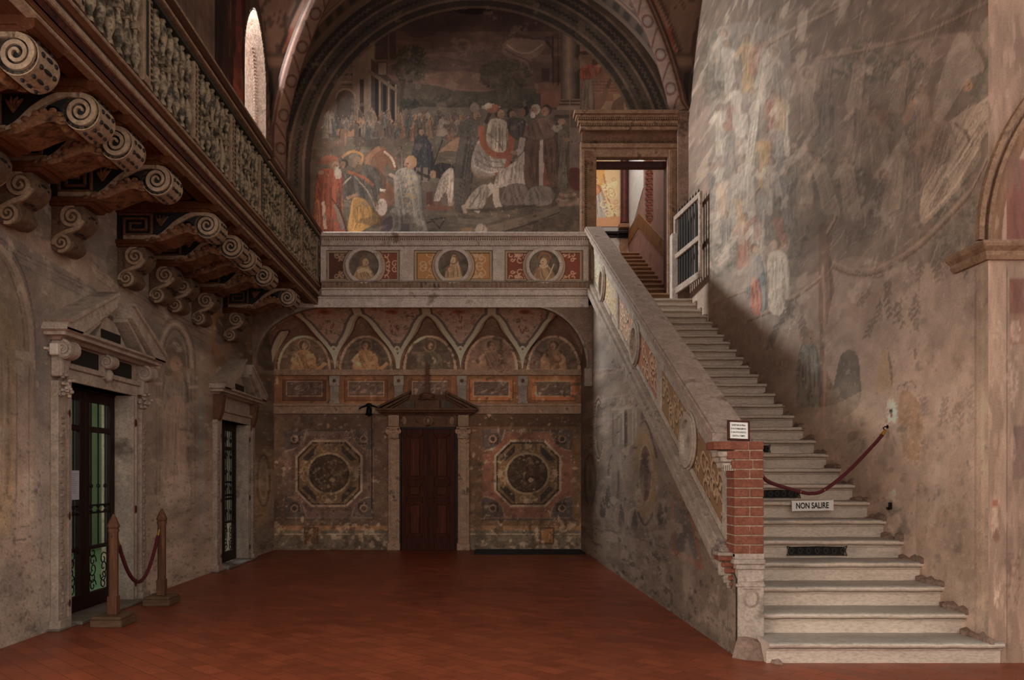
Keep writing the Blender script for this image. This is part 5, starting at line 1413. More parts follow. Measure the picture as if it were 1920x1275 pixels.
for (y0, y1), yc in zip(BAYS, cents):
    for q0, q1 in ((y0, yc), (yc, y1)):
        ornament_panel(q0, q1, par, *PCOL[(0, 1, 3, 2, 5, 4)[pi]], 200 + pi); pi += 1
    zc = zcap(yc) - .575
    m = MB(); m.ring((XP(yc) + .02, yc, zc), .20, .268, (0, 1, .0), (0, 0, 1), (-.06, 0, 0)); m.ring((XP(yc), yc, zc), .268, .29, (0, 1, 0), (0, 0, 1), (-.02, 0, 0))
    r_ = m.build('medallion_ring', M['marble'], par, bevel=.006)
    m = MB(); m.lathe([(.215, XP(yc) + .0), (.215, XP(yc) + .03)], (0, 0, 0), 36, 'x'); 
    dsk = m.build('medallion_disc', M['tan_stone'] if yc > 8 else M['marble'], par); dsk.location = (0, yc, zc)
random.seed(21)

# ------------------------------------------------------------------ brick pier at the foot of the balustrade
pier = empty('brick_pier', (2.12, 6.5, 0), 'red brick newel pier on a pale carved stone base at the foot of the stairs', 'pier')
def LP(x): return x - 2.12
def brick_course(m, x0, x1, y0, y1, z0, z1, cuts):
    xs = [x0] + cuts + [x1]
    for a, b in zip(xs[:-1], xs[1:]):
        j = random.uniform(-.003, .003)
        m.box(LP(a) + (.005 if a > x0 else 0), LP(b) - (.005 if b < x1 else 0), y0 - 6.5 + j, y1 - 6.5, z0 + .0055, z1 - .0055, .003)
m = MB(); zt = 1.73; ch = .0757
for k in range(12):
    z1 = zt - k * ch; z0 = z1 - ch
    x0 = 2.005
    if k == 0: x0 = 1.84
    elif k == 1: x0 = 1.95
    elif k == 2: x0 = 1.985
    cut = [2.14] if k % 2 == 0 else [2.10]
    if k % 4 == 2: cut = [2.155]
    if k in (4, 6, 8, 10): cut = [2.065]
    if k == 0: cut = [2.12]
    brick_course(m, x0, 2.24, 6.4, 6.625, z0, z1, cut if k % 2 == 0 and k not in (4, 6, 8, 10) else ([2.13] if k % 2 else []))
m.build('brick_shaft', M['brick'], pier)
m = MB(); m.box(LP(2.01), LP(2.235), -.093, .12, .80, 1.725)
m.build('mortar', M['mortar'], pier)
m = MB(); m.box(LP(2.035), LP(2.245), -.1, .12, .0, .70, .006); m.box(LP(2.02), LP(2.25), -.11, .12, .70, .74, .006); m.box(LP(2.0), LP(2.25), -.12, .12, .74, .78, .008); m.box(LP(2.01), LP(2.245), -.10, .12, .78, .825, .004)
m.box(LP(2.02), LP(2.25), -.108, .12, .56, .585, .005); m.box(LP(2.045), LP(2.24), -.105, .12, .60, .63, .004)
m.build('stone_base', M['marble'], pier)
m = MB(); m.ring((LP(2.14), -.1, .47), .05, .062, (1, 0, 0), (0, 0, 1), (0, -.006, 0), 24, 1.2); m.band([(LP(2.075), -.1, .54), (LP(2.205), -.1, .54)], [(LP(2.075), -.1, .55), (LP(2.205), -.1, .55)], (0, -.006, 0))
m.build('carved_shield', M['stone'], pier)
# corbels where upper and lower mouldings break off
m = MB()
for k, (x0, z) in enumerate(((1.88, 1.60), (1.90, 1.56), (1.92, 1.51))): m.box(LP(x0), LP(2.01), -.09 + k * .01, .1, z, z + .045, .006)
for i in range(6): m.box(LP(1.925 + i * .016), LP(1.934 + i * .016), -.098, -.08, 1.49, 1.535)
m.build('upper_corbel', M['marble'], pier)
m = MB()
for k, (x0, z) in enumerate(((1.90, .76), (1.93, .71), (1.955, .66), (1.985, .60), (2.0, .55))): m.box(LP(x0), LP(2.04), -.04 + k * .006, .12, z, z + .04, .008)
m.build('lower_corbel', M['brick'], pier)
m = MB(); m.box(LP(1.89), LP(2.04), -.05, .12, .80, .83, .008); m.build('corbel_slab', M['stone'], pier)
m = MB(); m.add([(XP(6.6), 6.6, 0), (2.24, 6.6, 0), (2.24, 6.6, 1.7), (XP(6.6), 6.6, 1.7)], [(0, 1, 2, 3)]); m.box(XP(6.62), 2.22, 6.6, 6.75, 0, 1.0)
tag(m.build('trim_7', M['plaster']), kind='structure')

# framed notice standing on the pier
fr = empty('framed_notice', (2.055, 6.45, 1.732), 'small framed handwritten notice leaning on top of the brick pier', 'notice')
fr.rotation_euler = (R(-6), R(2), R(6))
w_, h_ = .185, .165
m = MB()
m.box(-w_ / 2, w_ / 2, -.012, .012, 0, .017, .003); m.box(-w_ / 2, w_ / 2, -.012, .012, h_ - .014, h_, .003); m.box(-w_ / 2, -w_ / 2 + .017, -.012, .012, 0, h_, .003); m.box(w_ / 2 - .014, w_ / 2, -.012, .012, 0, h_, .003)
m.build('frame', M['frame'], fr)
m = MB(); m.box(-w_ / 2 + .01, w_ / 2 - .01, -.002, .004, .01, h_ - .01); pg = m.build('page', M['paper'], fr)
def text(name, s, size, loc, rot, mat, parent=None, ext=.0006, align='CENTER', sx=1.0, bold=0.0):
    cu = bpy.data.curves.new(name, 'FONT'); cu.body = s; cu.size = size; cu.extrude = ext; cu.align_x = align; cu.align_y = 'CENTER'; cu.offset = bold
    cu.materials.append(mat)
    o = bpy.data.objects.new(name, cu); COL.objects.link(o); o.location = loc; o.rotation_euler = rot; o.scale = (sx, 1, 1)
    if parent is not None: o.parent = parent
    dg = bpy.context.evaluated_depsgraph_get()
    me = bpy.data.meshes.new_from_object(o.evaluated_get(dg))
    o2 = bpy.data.objects.new(name, me); COL.objects.link(o2); o2.location, o2.rotation_euler, o2.scale = loc, rot, (sx, 1, 1)
    if parent is not None: o2.parent = parent
    if not me.materials: me.materials.append(mat)
    bpy.data.objects.remove(o)
    return o2
for k, s in enumerate(('QUESTURE IN PIENA', 'SI VA FORMALMENTE', "E' UN ATTO DEVOTO", 'QUOTA A TEMPO')):
    text('handwriting', s, .0205, (0, -.0025, .126 - k * .029), (R(90), 0, 0), M['ink'], pg, sx=.62 + .03 * (k % 2), bold=.0003)

# NON SALIRE sign fixed to a riser
ns = empty('warning_sign', (LX(1523.5, 8.07), 8.07, LZ(948, 8.07)), 'white sign with black lettering NON SALIRE on the stairs under the rope', 'sign')
m = MB(); m.box(-.207, .207, -.004, .004, -.052, .052, .001)
for s in (-1, 1): m.box(.195 * s, .21 * s, -.006, .006, -.054, .054)
brd = m.build('board', M['paper'], ns)
text('lettering', 'NON SALIRE', .082, (-.004, -.0046, -.002), (R(90), 0, 0), M['ink'], ns, sx=.72, bold=.0022)
m = MB()
for s in (-1, 1): m.tube([(.18 * s, .0, .05), (.16 * s, -.01, .075), (.15 * s, .0, .085)], .002, 6)
m.build('string', M['papergrey'], ns)
ns.rotation_euler = (0, R(-1), 0)

# iron grilles in the risers
def riser_grille(n, xc, w_, label):
    y = 5.807 + .3277 * n + .052; z = .17 * n - .105
    g = empty('vent_grille', (xc, y, z), label, 'grille', 'iron vent grilles in the stair risers')
    m = MB(); m.box(-w_ / 2 + .02, w_ / 2 - .02, -.002, .01, -.045, .045); m.build('backing', M['dark_void'], g)
    m = MB()
    n_ = 7
    for i in range(n_):
        cx = -w_ / 2 + w_ * (i + .5) / n_
        for sg in (-1, 1):
            t = np.linspace(0, 1, 20)
            m.tube([(cx + sg * .002 + .030 * (1 - .7 * q) * math.cos(sg * 8 * q + (0 if sg > 0 else PI)), -.008, .032 * (1 - .6 * q) * math.sin(sg * 8 * q)) for q in t], .0035, 5)
    for s in (-1, 1):
        m.tube([(-w_ / 2, -.008, .045 * s), (-w_ / 2 + .03, -.008, .035 * s), (0, -.008, .04 * s), (w_ / 2 - .03, -.008, .035 * s), (w_ / 2, -.008, .045 * s)], .004, 5)
        m.tube([(s * w_ / 2, -.008, -.045), (s * (w_ / 2 - .015), -.008, 0), (s * w_ / 2, -.008, .045)], .005, 5)
    m.build('scrollwork', M['ironrelief'], g)
M['ironrelief'] = plain('worn_iron', (70, 60, 50), .5, .5)
riser_grille(5, LX(1531, 7.5), .56, 'low black scrollwork vent grille in a riser below the NON SALIRE sign')
riser_grille(8, LX(1455, 8.45) + .02, .50, 'low black scrollwork vent grille just under the red rope, right of the brick pier')
riser_grille(11, 3.14, .50, 'low black scrollwork vent grille whose end peeps out above the brick pier')

# velvet rope across the flight with hook
def catenary(P, sag, n=24):
    a, b = Vector(P[0]), Vector(P[1])
    return [a.lerp(b, t) + Vector((0, 0, -4 * sag * t * (1 - t))) for t in np.linspace(0, 1, n)]
rp = empty('velvet_rope', (3.0, 7.0, 1.5), 'dark red velvet rope hung across the stairs from pier to wall hook', 'rope')
def rel(P, o): return [Vector(p) - o for p in P]
Yr = 7.7
path = [(2.25, 6.5, LZ(889, 6.5)), (2.42, 6.75, LZ(905, 6.75) + .0), (LX(1500, 7.05), 7.05, LZ(922, 7.05)), (LX(1522, 7.15), 7.15, LZ(925, 7.15)), (LX(1545, 7.25), 7.25, LZ(919, 7.25)), (LX(1590, 7.4), 7.4, LZ(884, 7.4)), (LX(1640, 7.62), 7.62, LZ(832, 7.62)), (LX(1655, 7.68), 7.68, LZ(814, 7.68))]
sp_ = [Vector(p) for p in smooth_pts(np.array(path), False, 6)]
m = MB(); m.tube(rel(sp_, rp.location), [.0165] * len(sp_), 12); m.build('rope', M['velvet'], rp, smooth=True)
m = MB(); e0 = sp_[-1]; d = (sp_[-1] - sp_[-3]).normalized()
m.tube(rel([e0 - d * .02, e0 + d * .06], rp.location), [.021, .012], 12); m.build('brass_end', M['brass'], rp, smooth=True)
m = MB()
for i, q in enumerate((12, 24)): m.blob(sp_[q] - rp.location + Vector((0, -.018, 0)), .006, .006, .009, 8)
m.build('brass_clip', M['brass'], rp)
hk = empty('rope_hook', (XR, 7.74, LZ(800, 7.72)), 'small iron wall hook that holds the red stair rope', 'hook')
m = MB(); m.tube([(0, 0, 0), (-.035, -.01, .0), (-.055, -.02, -.012), (-.05, -.03, -.03), (-.035, -.02, -.04)], .006, 8); m.lathe([(.018, -.002), (.018, .004)], (-.006, 0, 0), 12, 'x'); m.build('hook', M['iron'], hk, smooth=True)
wh = empty('metal_fitting', (XR, XR * F / (1671 - PX), H + (PY - 949) * XR / (1671 - PX)), 'small black metal fitting on the wall right of the NON SALIRE sign', 'fitting')
m = MB(); m.box(-.02, 0, -.02, .02, -.03, .035, .003); m.box(-.035, -.01, .0, .03, -.035, -.01, .003); m.build('bracket', M['iron'], wh)
# ------------------------------------------------------------------ upper doorway, its frame and the passage beyond
S15 = F / YB
def X15(px): return (px - PX) / S15
def Z15(py): return H + (PY - py) / S15
M['purplewood'] = wood('purple_wood', (92, 60, 54), (70, 44, 40))
dc = empty('upper_doorcase', (X15(1183), YB, 4.76), 'tall brown carved stone doorcase with dentil cornice at the top of the stairs', 'doorcase')
def rb(m, x0, x1, dy0, dy1, z0, z1, b=0.0): m.box(x0 - dc.location.x, x1 - dc.location.x, -dy1, -dy0, z0 - 4.76, z1 - 4.76, b)
m = MB()
for a, b_ in ((1087, 1117), (1250, 1267)):
    rb(m, X15(a), X15(b_), 0, .10, 4.5, Z15(298), .006)
    rb(m, X15(a) + .02, X15(a) + .08, .10, .13, 4.5, Z15(285), .004); 
rb(m, X15(1087), X15(1267), 0, .10, Z15(298), Z15(270), .006); rb(m, X15(1087) + .02, X15(1267), .10, .13, Z15(282), Z15(274), .004)
m.build('architrave', M['tan_stone'], dc)
m = MB()
for k in range(60): rb(m, X15(1091) + k * .031, X15(1091) + k * .031 + .018, .10, .12, Z15(272), Z15(267))
for k in range(70): rb(m, X15(1095), X15(1099), .12, .14, 4.9 + k * .038, 4.9 + k * .038 + .02) if k < 68 else None
m.build('carved_beads', M['brown_stone'], dc)
m = MB(); rb(m, X15(1090), X15(1267), 0, .09, Z15(268), Z15(250), .004); m.build('frieze', M['brown_stone'], dc)
m = MB()
for x0, p0, p1, ya, yb in ((1086, 0, .16, 250, 243), (1082, 0, .19, 239, 233), (1078, 0, .23, 229, 224), (1074, 0, .27, 224, 217)): rb(m, X15(x0), X15(1267), p0, p1, Z15(ya), Z15(yb), .008)
m.build('cornice', M['tan_stone'], dc)
m = MB()
for k in range(58): rb(m, X15(1086) + k * .033, X15(1086) + k * .033 + .019, .05, .18, Z15(243), Z15(239)); rb(m, X15(1081) + k * .034, X15(1081) + k * .034 + .02, .05, .215, Z15(233), Z15(229))
m.build('dentils', M['tan_stone'], dc)
m = MB(); rb(m, X15(1117), X15(1262), -.26, -.12, Z15(309), Z15(298)); rb(m, X15(1250), X15(1264), -.26, -.0, 4.76, Z15(298)); m.build('inner_frame', M['purplewood'], dc)
m = MB(); m.box(X15(1253), X15(1264), YB - .3, YB - .08, 4.6, Z15(446), .006); tag(m.build('gate_post', M['white_stone']), 'short pale stone gate post at the right foot of the upper doorway', 'post')
# wall strip between door case and right wall
m = MB(); m.box(X15(1267), XR, YB - .18, YB, 4.4, 8.55); tag(m.build('trim_8', M['plaster']), kind='structure')

# passage
XI = 3.62
M['pink'] = stone('pink_plaster', (176, 138, 124), (160, 124, 112), (140, 106, 94), 1.5, .9, .2)
M['pale'] = stone('pale_plaster', (206, 196, 186), (190, 180, 172), (160, 146, 136), 2, .9, .2)
M['lit_patch_white'] = stone('lit_patch_white', (240, 238, 236), (232, 230, 228), (214, 210, 206), 2, .8, .1)
M['ochre'] = stone('ochre_dado', (150, 104, 62), (132, 90, 54), (104, 70, 44), 2, .8, .2)
m = MB(); YS0, YS1 = 17.1, 18.0
m.box(XI, XI + .3, YB, YS0, 4.3, 10); m.box(XI, XI + .3, YS0, YS1, 4.3, 6.9); m.box(XI, XI + .3, YS0, YS1, 9.3, 10); m.box(XI, XI + .3, YS1, 18.7, 4.3, 10); m.box(XI, XI + .3, 18.7, 19.4, 4.3, 7.1); m.box(XI, XI + .3, 19.4, 20.2, 4.3, 10); m.box(XI, XI + .3, 18.7, 19.4, 9.4, 10)
tag(m.build('wall_passage_right', M['pink']), kind='structure')
m = MB(); m.box(2.0, XI + .3, 20.0, 20.2, 4.3, 10); tag(m.build('wall_passage_end', M['pale']), kind='structure')
m = MB(); m.box(1.7, 1.95, YB + .02, 20.2, 4.3, 10); tag(m.build('wall_passage_left', M['pale']), kind='structure')
m = MB(); m.box(1.7, XI + .3, YB + .02, 20.2, 9.9, 10.1); tag(m.build('ceiling_passage', M['pink']), kind='structure')
m = MB()
for k in range(40):
    z = 6.9 + k * .06
    if z > 9.2: break
    for j in range(2): m.box(XI + .02 + j * .13 + (.05 if k % 2 else 0), XI + .14 + j * .13, YS1 - .03, YS1 + .02, z + .004, z + .054)
tag(m.build('trim_9', M['brick']), kind='structure')
m = MB(); m.prism([(15.5, zcap(15.5) - .95), (18.6, zcap(18.6) - .95), (20, zcap(18.6) - .95), (20, zcap(18.6) - .62), (18.6, zcap(18.6) - .62), (15.5, zcap(15.5) - .62)], (XI, 0, 0), (0, 1, 0), (0, 0, 1), (-.02, 0, 0))
tag(m.build('baseboard_passage', M['ochre']), kind='structure')
m = MB(); m.box(XI + .24, XI + .26, 17.1, 18.0, 6.9, 9.3);
w1 = MB()
for y in (17.1, 17.4, 17.7, 18.0, 18.7, 19.05, 19.4): w1.box(XI + .2, XI + .23, y - .015, y + .015, 6.9, 9.4)
for z in (7.2, 7.8, 8.4, 9.0): w1.box(XI + .2, XI + .23, 17.1, 18.0, z - .012, z + .012); w1.box(XI + .2, XI + .23, 18.7, 19.4, z - .012, z + .012)
tag(w1.build('window_1', M['iron']), kind='structure')
m = MB(); m.prism([(18.1, 7.95), (19.9, 7.35), (19.9, 9.6), (18.1, 9.6)], (XI - .012, 0, 0), (0, 1, 0), (0, 0, 1), (.012, 0, 0)); tag(m.build('trim_14', M['lit_patch_white']), kind='structure')  # pale slanted panel standing in for window light on the passage wall
# landing
m = MB(); m.box(1.9, XI, 18.9, 20.0, 6.3, 6.63); tag(m.build('floor_landing', M['step_inner']), kind='structure')
# fresco, dark column and ledge on the end wall
def end_fresco():
    nx, ny = 70, 150
    c = Cv(nx, ny, (176, 150, 116), lambda p: np.c_[(p[:, 0] - 1100) * nx / 62, (p[:, 1] - 300) * ny / 124], 2.2, 12)
    c.poly([(1100, 300), (1135, 300), (1130, 350), (1100, 350)], (170, 120, 48), .8, True); c.robe([(1112, 350), (1130, 352), (1140, 405), (1112, 408)], (130, 140, 156), 6); c.robe([(1106, 360), (1124, 345), (1130, 358), (1112, 372)], (160, 92, 62), 3)
    c.head(1122, 338, 6, (190, 140, 106), (120, 80, 44)); c.line([(1135, 325), (1142, 370), (1156, 410)], 3, (140, 98, 62)); c.poly([(1110, 408), (1162, 404), (1162, 424), (1110, 424)], (168, 112, 80), .9)
    c.scrolls(1132, 340, 1158, 400, 12, (200, 180, 146), .7, 3, (4, 9)); c.scrolls(1132, 330, 1158, 410, 10, (140, 100, 66), .6, 1.6, (4, 9))
    xs = np.linspace(2.45, 3.40, nx); zs = np.linspace(9.3, 7.65, ny); X, Z = np.meshgrid(xs, zs)
    V = np.stack([X, np.full_like(X, 19.985), Z], -1)
    o = wall_mesh('trim_10', V, c, M['fresco'], flip=True); tag(o, kind='structure')
end_fresco()
cl = empty('painted_column', (3.5, 19.9, 7.55), 'dark marbled column on a black ledge seen through the upper door', 'column')
m = MB(); m.lathe([(.11, .15), (.095, .3), (.09, 2.3)], (0, 0, 0), 16); m.build('shaft', M['redstone'], cl, smooth=True)
m = MB(); m.box(-.14, .14, -.12, .1, 0.02, .12, .01); m.build('base', M['tan_stone'], cl)
lg = empty('black_ledge', (3.0, 19.98, 7.5), 'glossy black moulded ledge under the column beyond the upper door', 'ledge')
M['gloss'] = plain('polished_black', (18, 18, 22), .2)
m = MB(); m.mould([(0, 0), (.08, .01), (.12, .04), (.1, .08), (.14, .11), (.14, .16), (0, .16)], [(-1.1, .1, -.14), (.32, .1, -.14), (.36, .05, -.14), (.62, .05, -.14)], [(0, -1, 0)] * 4); m.build('ledge', M['gloss'], lg)
m = MB(); m.prism([(-.1, 0), (.1, 0), (.1, -.1), (.12, -.2), (.05, -.4), (0, -.46), (-.05, -.4), (-.12, -.2), (-.1, -.1)], (.5, 0, -.15), (1, 0, 0), (0, 0, 1), (0, .1, 0)); m.build('corbel', M['tan_stone'], lg)
area('added_passage_lamp', (2.95, 17.6, 9.8), (0, 0, 0), 1.0, 2.5, 70, (1, .95, .9))  # added lamp under the passage ceiling to brighten the passage
tag(bpy.data.objects['added_passage_lamp'], None)

# gate leaf folded back against the right wall
gt = empty('wooden_gate', (3.64, 15.25, 4.88), 'pale wooden gate with dark bars and spikes, folded open at the stair top', 'gate')
A = Vector((0, 0, 0)); Bv = Vector((3.765 - 3.64, 13.86 - 15.25, .0)); L_ = Bv.length; ux = Bv.normalized()
gt.rotation_euler = (0, 0, math.atan2(ux.y, ux.x))
hh = 1.49
for x0, x1 in ((0, .08), (L_ - .08, L_)): m = MB(); m.box(x0, x1, -.025, .025, 0, hh, .004); m.build('stile', M['gatewood'], gt)
for z0, z1 in ((.0, .12), (.66, .75), (hh - .09, hh)): m = MB(); m.box(.08, L_ - .08, -.022, .022, z0, z1, .004); m.build('rail', M['gatewood'], gt)
for k in range(8):
    x = .12 + (L_ - .24) * (k + .5) / 8
    m = MB(); m.box(x - .042, x + .042, .024, .036, .04, hh - .02); m.build('slat', M['darkgreen'], gt)
    m = MB(); m.lathe([(.014, 0), (.02, .05), (.0, .13)], (x, .03, hh - .01), 8); m.build('spike', M['iron'], gt)

# ------------------------------------------------------------------ loggia front: arch wall and balustrade band
def Xf(px): return (px - PX) * YF / F
def Zf(py): return LZ(py, YF)
top, bot = [], []
A_l, A_r = XL, XP(YF)
xs = []
for i in range(25): xs.append(-3.98 + 1.25 * (1 - math.cos(PI / 2 * i / 24)))
for i in range(25): xs.append(.83 + .97 * math.sin(PI / 2 * i / 24))
zs_ = []
for i in range(25): zs_.append(3.45 + .935 * math.sin(PI / 2 * i / 24))
for i in range(25): zs_.append(3.32 + 1.065 * math.cos(PI / 2 * i / 24))
xs = [A_l] + [A_l] + xs + [1.80, A_r]; zs_ = [3.1, 3.45 - .2] + zs_ + [3.05, 3.05]
xs[1] = -3.98; 
m = MB(); m.band([(x, YF, z) for x, z in zip(xs, zs_)], [(x, YF, 4.42) for x in xs], (0, .10, 0))
tag(m.build('wall_loggia_front', M['plaster']), kind='structure')
m = MB(); q = [(x, z) for x, z in zip(xs[2:-2], zs_[2:-2])]
m.band([(x, YF - .03, z) for x, z in q[25:]], [(x + .03 * math.sin(i / 24 * PI / 2) , YF - .03, z + .035) for i, (x, z) in enumerate(q[25:])], (0, .05, 0))
m.band([(x, YF - .012, z) for x, z in q[:25]], [(x - .0, YF - .012, z + .06) for i, (x, z) in enumerate(q[:25])], (0, .05, 0))
m.box(1.76, 1.9, YF - .02, YF + .1, 3.0, 3.32, .01)
tag(m.build('trim_11', M['stone']), kind='structure')
m = MB(); m.box(XL, XP(YF), YF, YB, 4.55, 4.70); tag(m.build('floor_loggia', M['cap']), kind='structure')

lb = empty('loggia_balustrade', (-.5, YF, 4.4), 'carved pale stone balustrade with three painted medallions above the vaulted loggia', 'balustrade')
ox, oz = -.5, 4.4
XA_, XB_ = Xf(604), Xf(1103)
def B(m, x0, x1, p0, p1, z0, z1, b=0.0): m.box(x0 - ox, x1 - ox, -p1, -p0, z0 - oz, z1 - oz, b)
m = MB(); B(m, XL, XB_, -.02, .035, Zf(577), Zf(560), .004); B(m, XL, XB_, -.02, .05, Zf(560), Zf(557), .004); m.build('fascia', M['white_stone'], lb)
m = MB(); B(m, XA_, XB_, -.02, .07, Zf(557), Zf(545), .006); B(m, XA_, XB_, -.02, .10, Zf(545), Zf(542), .006); m.build('lower_moulding', M['white_stone'], lb)
m = MB()
n_ = 60
for k in range(n_):
    x = XA_ + .02 + (XB_ - XA_ - .04) * k / n_
    m.prism([(0, 0), (.055, 0), (.055, .03), (.04, .10), (.015, .10), (0, .03)], (x - ox, -.06, Zf(542) - oz + .0), (1, 0, 0), (0, 0, 1), (0, -.02, 0))
m.build('leaf_course', M['tan_stone'], lb)
m = MB(); B(m, XA_, XB_, -.02, .06, Zf(542), Zf(530), .004); B(m, XA_, XB_, -.02, .09, Zf(531), Zf(528), .004); m.build('leaf_band', M['stone'], lb)
m = MB(); B(m, XA_, XB_, -.1, .0, Zf(530), Zf(455)); m.build('back_slab', M['stone'], lb)
bays = ((614, 748, 683, 'r'), (778, 922, 850, 'o'), (948, 1091, 1020, 'r'))
m = MB(); B(m, XA_, XB_, 0, .045, Zf(470), Zf(462)); B(m, XA_, XB_, 0, .045, Zf(530), Zf(527))
for a, b_ in ((602, 612), (750, 776), (924, 946), (1093, 1103)): B(m, Xf(a), Xf(b_), 0, .049, Zf(531), Zf(461), .004)
m.build('frame', M['white_stone'], lb)
m = MB(); B(m, XA_, XB_, -.1, .08, Zf(463), Zf(455), .0); B(m, XA_, XB_, -.12, .10, Zf(455), Zf(448), .006); B(m, XA_, XB_, -.14, .14, Zf(447), Zf(439), .01); m.build('handrail', M['white_stone'], lb)
m = MB()
n_ = 96
for k in range(n_):
    x = XA_ + (XB_ - XA_) * (k + .2) / n_; B(m, x, x + .030, .05, .105, Zf(463), Zf(455.5))
m.build('dentil_course', M['white_stone'], lb)
m = MB()
n_ = 120
for k in range(n_):
    x = XA_ + (XB_ - XA_) * (k + .5) / n_; m.blob((x - ox, -.10, Zf(451.5) - oz), .016, .018, .024, 6)
m.build('egg_course', M['tan_stone'], lb)
m = MB()
for k in range(170):
    x = XA_ + (XB_ - XA_) * (k + .2) / 170; B(m, x, x + .014, .06, .075, Zf(557), Zf(555))
m.build('bead_course', M['brown_stone'], lb)
def medal(pxc, kind, seed):
    xc, zc = Xf(pxc), Zf(499.5)
    m = MB(); m.ring((xc - ox, -.0, zc - oz), .262, .318, (1, 0, 0), (0, 0, 1), (0, -.075, 0), 48); m.ring((xc - ox, -.0, zc - oz), .318, .33, (1, 0, 0), (0, 0, 1), (0, -.05, 0), 48)
    m.build('medallion_ring', M['white_stone'], lb, bevel=.008)
    n = 96
    c = Cv(n, n, (66, 58, 50), lambda p: np.c_[p[:, 0], p[:, 1]], 3.6, seed); c.hi = 1.15
    # half figure in monochrome
    cx = 48
    c.tone(6, .1, seed)
    if kind == 1:
        c.robe([(38, 46), (56, 46), (70, 58), (82, 96), (14, 96), (24, 58)], (116, 92, 68), 11); c.poly([(26, 60), (48, 52), (70, 62), (66, 70), (48, 64), (30, 70)], (134, 110, 84), .9, True)
        c.head(50, 34, 13, (122, 96, 70), (84, 66, 50), 1, beard=(112, 90, 68)); c.line([(30, 88), (52, 94), (78, 82)], 5, (96, 72, 54)); c.ringe(47, 30, 19, 19, 2.5, (84, 50, 34), .7)
    elif kind == 2:
        c.robe([(42, 34), (56, 32), (70, 52), (74, 96), (28, 96), (32, 56)], (122, 96, 70), 11); c.poly([(38, 34), (46, 14), (58, 16), (64, 36), (66, 60), (58, 44), (56, 26), (44, 26), (42, 44)], (128, 102, 76), 1, True)
        c.head(50, 27, 9.5, (134, 106, 80), (92, 68, 48), -1); c.robe([(24, 64), (36, 56), (46, 66), (46, 86), (24, 88)], (118, 92, 66), 6); c.head(36, 58, 8.5, (126, 98, 72), (92, 70, 50), 1); c.line([(26, 88), (50, 86), (76, 82)], 7, (130, 102, 76)); c.ringe(48, 24, 15, 16, 2.5, (72, 44, 30), .7)
    else:
        c.robe([(38, 46), (58, 46), (74, 60), (84, 96), (16, 96), (24, 60)], (112, 86, 62), 11); c.head(48, 33, 13.5, (130, 104, 78), (90, 66, 48), -1); c.line([(34, 44), (46, 52), (60, 44)], 6, (134, 108, 82)); c.ringe(50, 26, 19, 19, 6, (118, 62, 34), .8, 180, 360)
        c.line([(78, 40), (66, 70), (52, 92)], 3, (138, 112, 84)); c.rect(22, 56, 30, 84, (96, 72, 52)); c.rect(26, 40, 28, 60, (96, 72, 52))
    yy, xx = np.mgrid[0:n, 0:n]
    keep = (xx - 47.5) ** 2 + (yy - 47.5) ** 2 < 47.4 ** 2
    V = np.stack([(xx - 47.5) / 47.5 * .268 + xc - ox, np.full((n, n), -.012) , -(yy - 47.5) / 47.5 * .268 + zc - oz], -1)
    wall_mesh('medallion_portrait', V, c, M['fresco'], keep, parent=lb, flip=True)
random.seed(5)
for k, (a, b_, cc, kd) in enumerate(bays):
    medal(cc, k + 1, 300 + k)
    for s in (0, 1):
        x0, x1 = (Xf(a), Xf(cc)) if s == 0 else (Xf(cc), Xf(b_))
        nx, ny = 100, 84
        bg, fg = ((96, 38, 28), (150, 116, 94)) if kd == 'r' else ((134, 82, 42), (148, 118, 92))
        if k == 0 and s == 0: bg, fg = (62, 30, 22), (118, 90, 70)
        c = Cv(nx, ny, bg, lambda p: np.c_[p[:, 0], p[:, 1]], 3.5, 310 + k * 2 + s)
        for my in (0, 1):
            for i in range(9):
                rs = random.Random(400 + i * 7 + k); cx, cy = rs.uniform(12, nx - 12), rs.uniform(8, ny / 2 - 3); r = rs.uniform(5, 13); a0 = rs.uniform(0, 6.3); sg = rs.choice((-1, 1))
                t = np.linspace(0, 1, 16); a = a0 + sg * 6.5 * t; q = r * (1 - .8 * t); P = np.c_[cx + q * np.cos(a), cy + q * np.sin(a)]
                if my: P[:, 1] = ny - P[:, 1]
                c.line(P, 3.0, fg, .95, sm=False)
                bb = rs.uniform(0, 360); c.ell(P[0, 0], P[0, 1], 5, 2, fg, .95, bb, 8)
        X_, Z_ = np.meshgrid(np.linspace(x0, x1, nx), np.linspace(Zf(471), Zf(527), ny))
        c.frame(0, 0, nx - 1, ny - 1, 5, (108, 96, 76)); c.frame(5, 5, nx - 6, ny - 6, 1.6, (40, 26, 20))
        dd = np.hypot(X_ - Xf(cc), Z_ - Zf(499.5)); c.a[(dd < .385)] = (110, 98, 78); c.a[(dd > .372) & (dd < .385)] = (44, 30, 24)
        V = np.stack([X_ - ox, np.full_like(X_, -.006), Z_ - oz], -1)
        wall_mesh('ornament_panel', V, c, M['fresco'], parent=lb, flip=True)
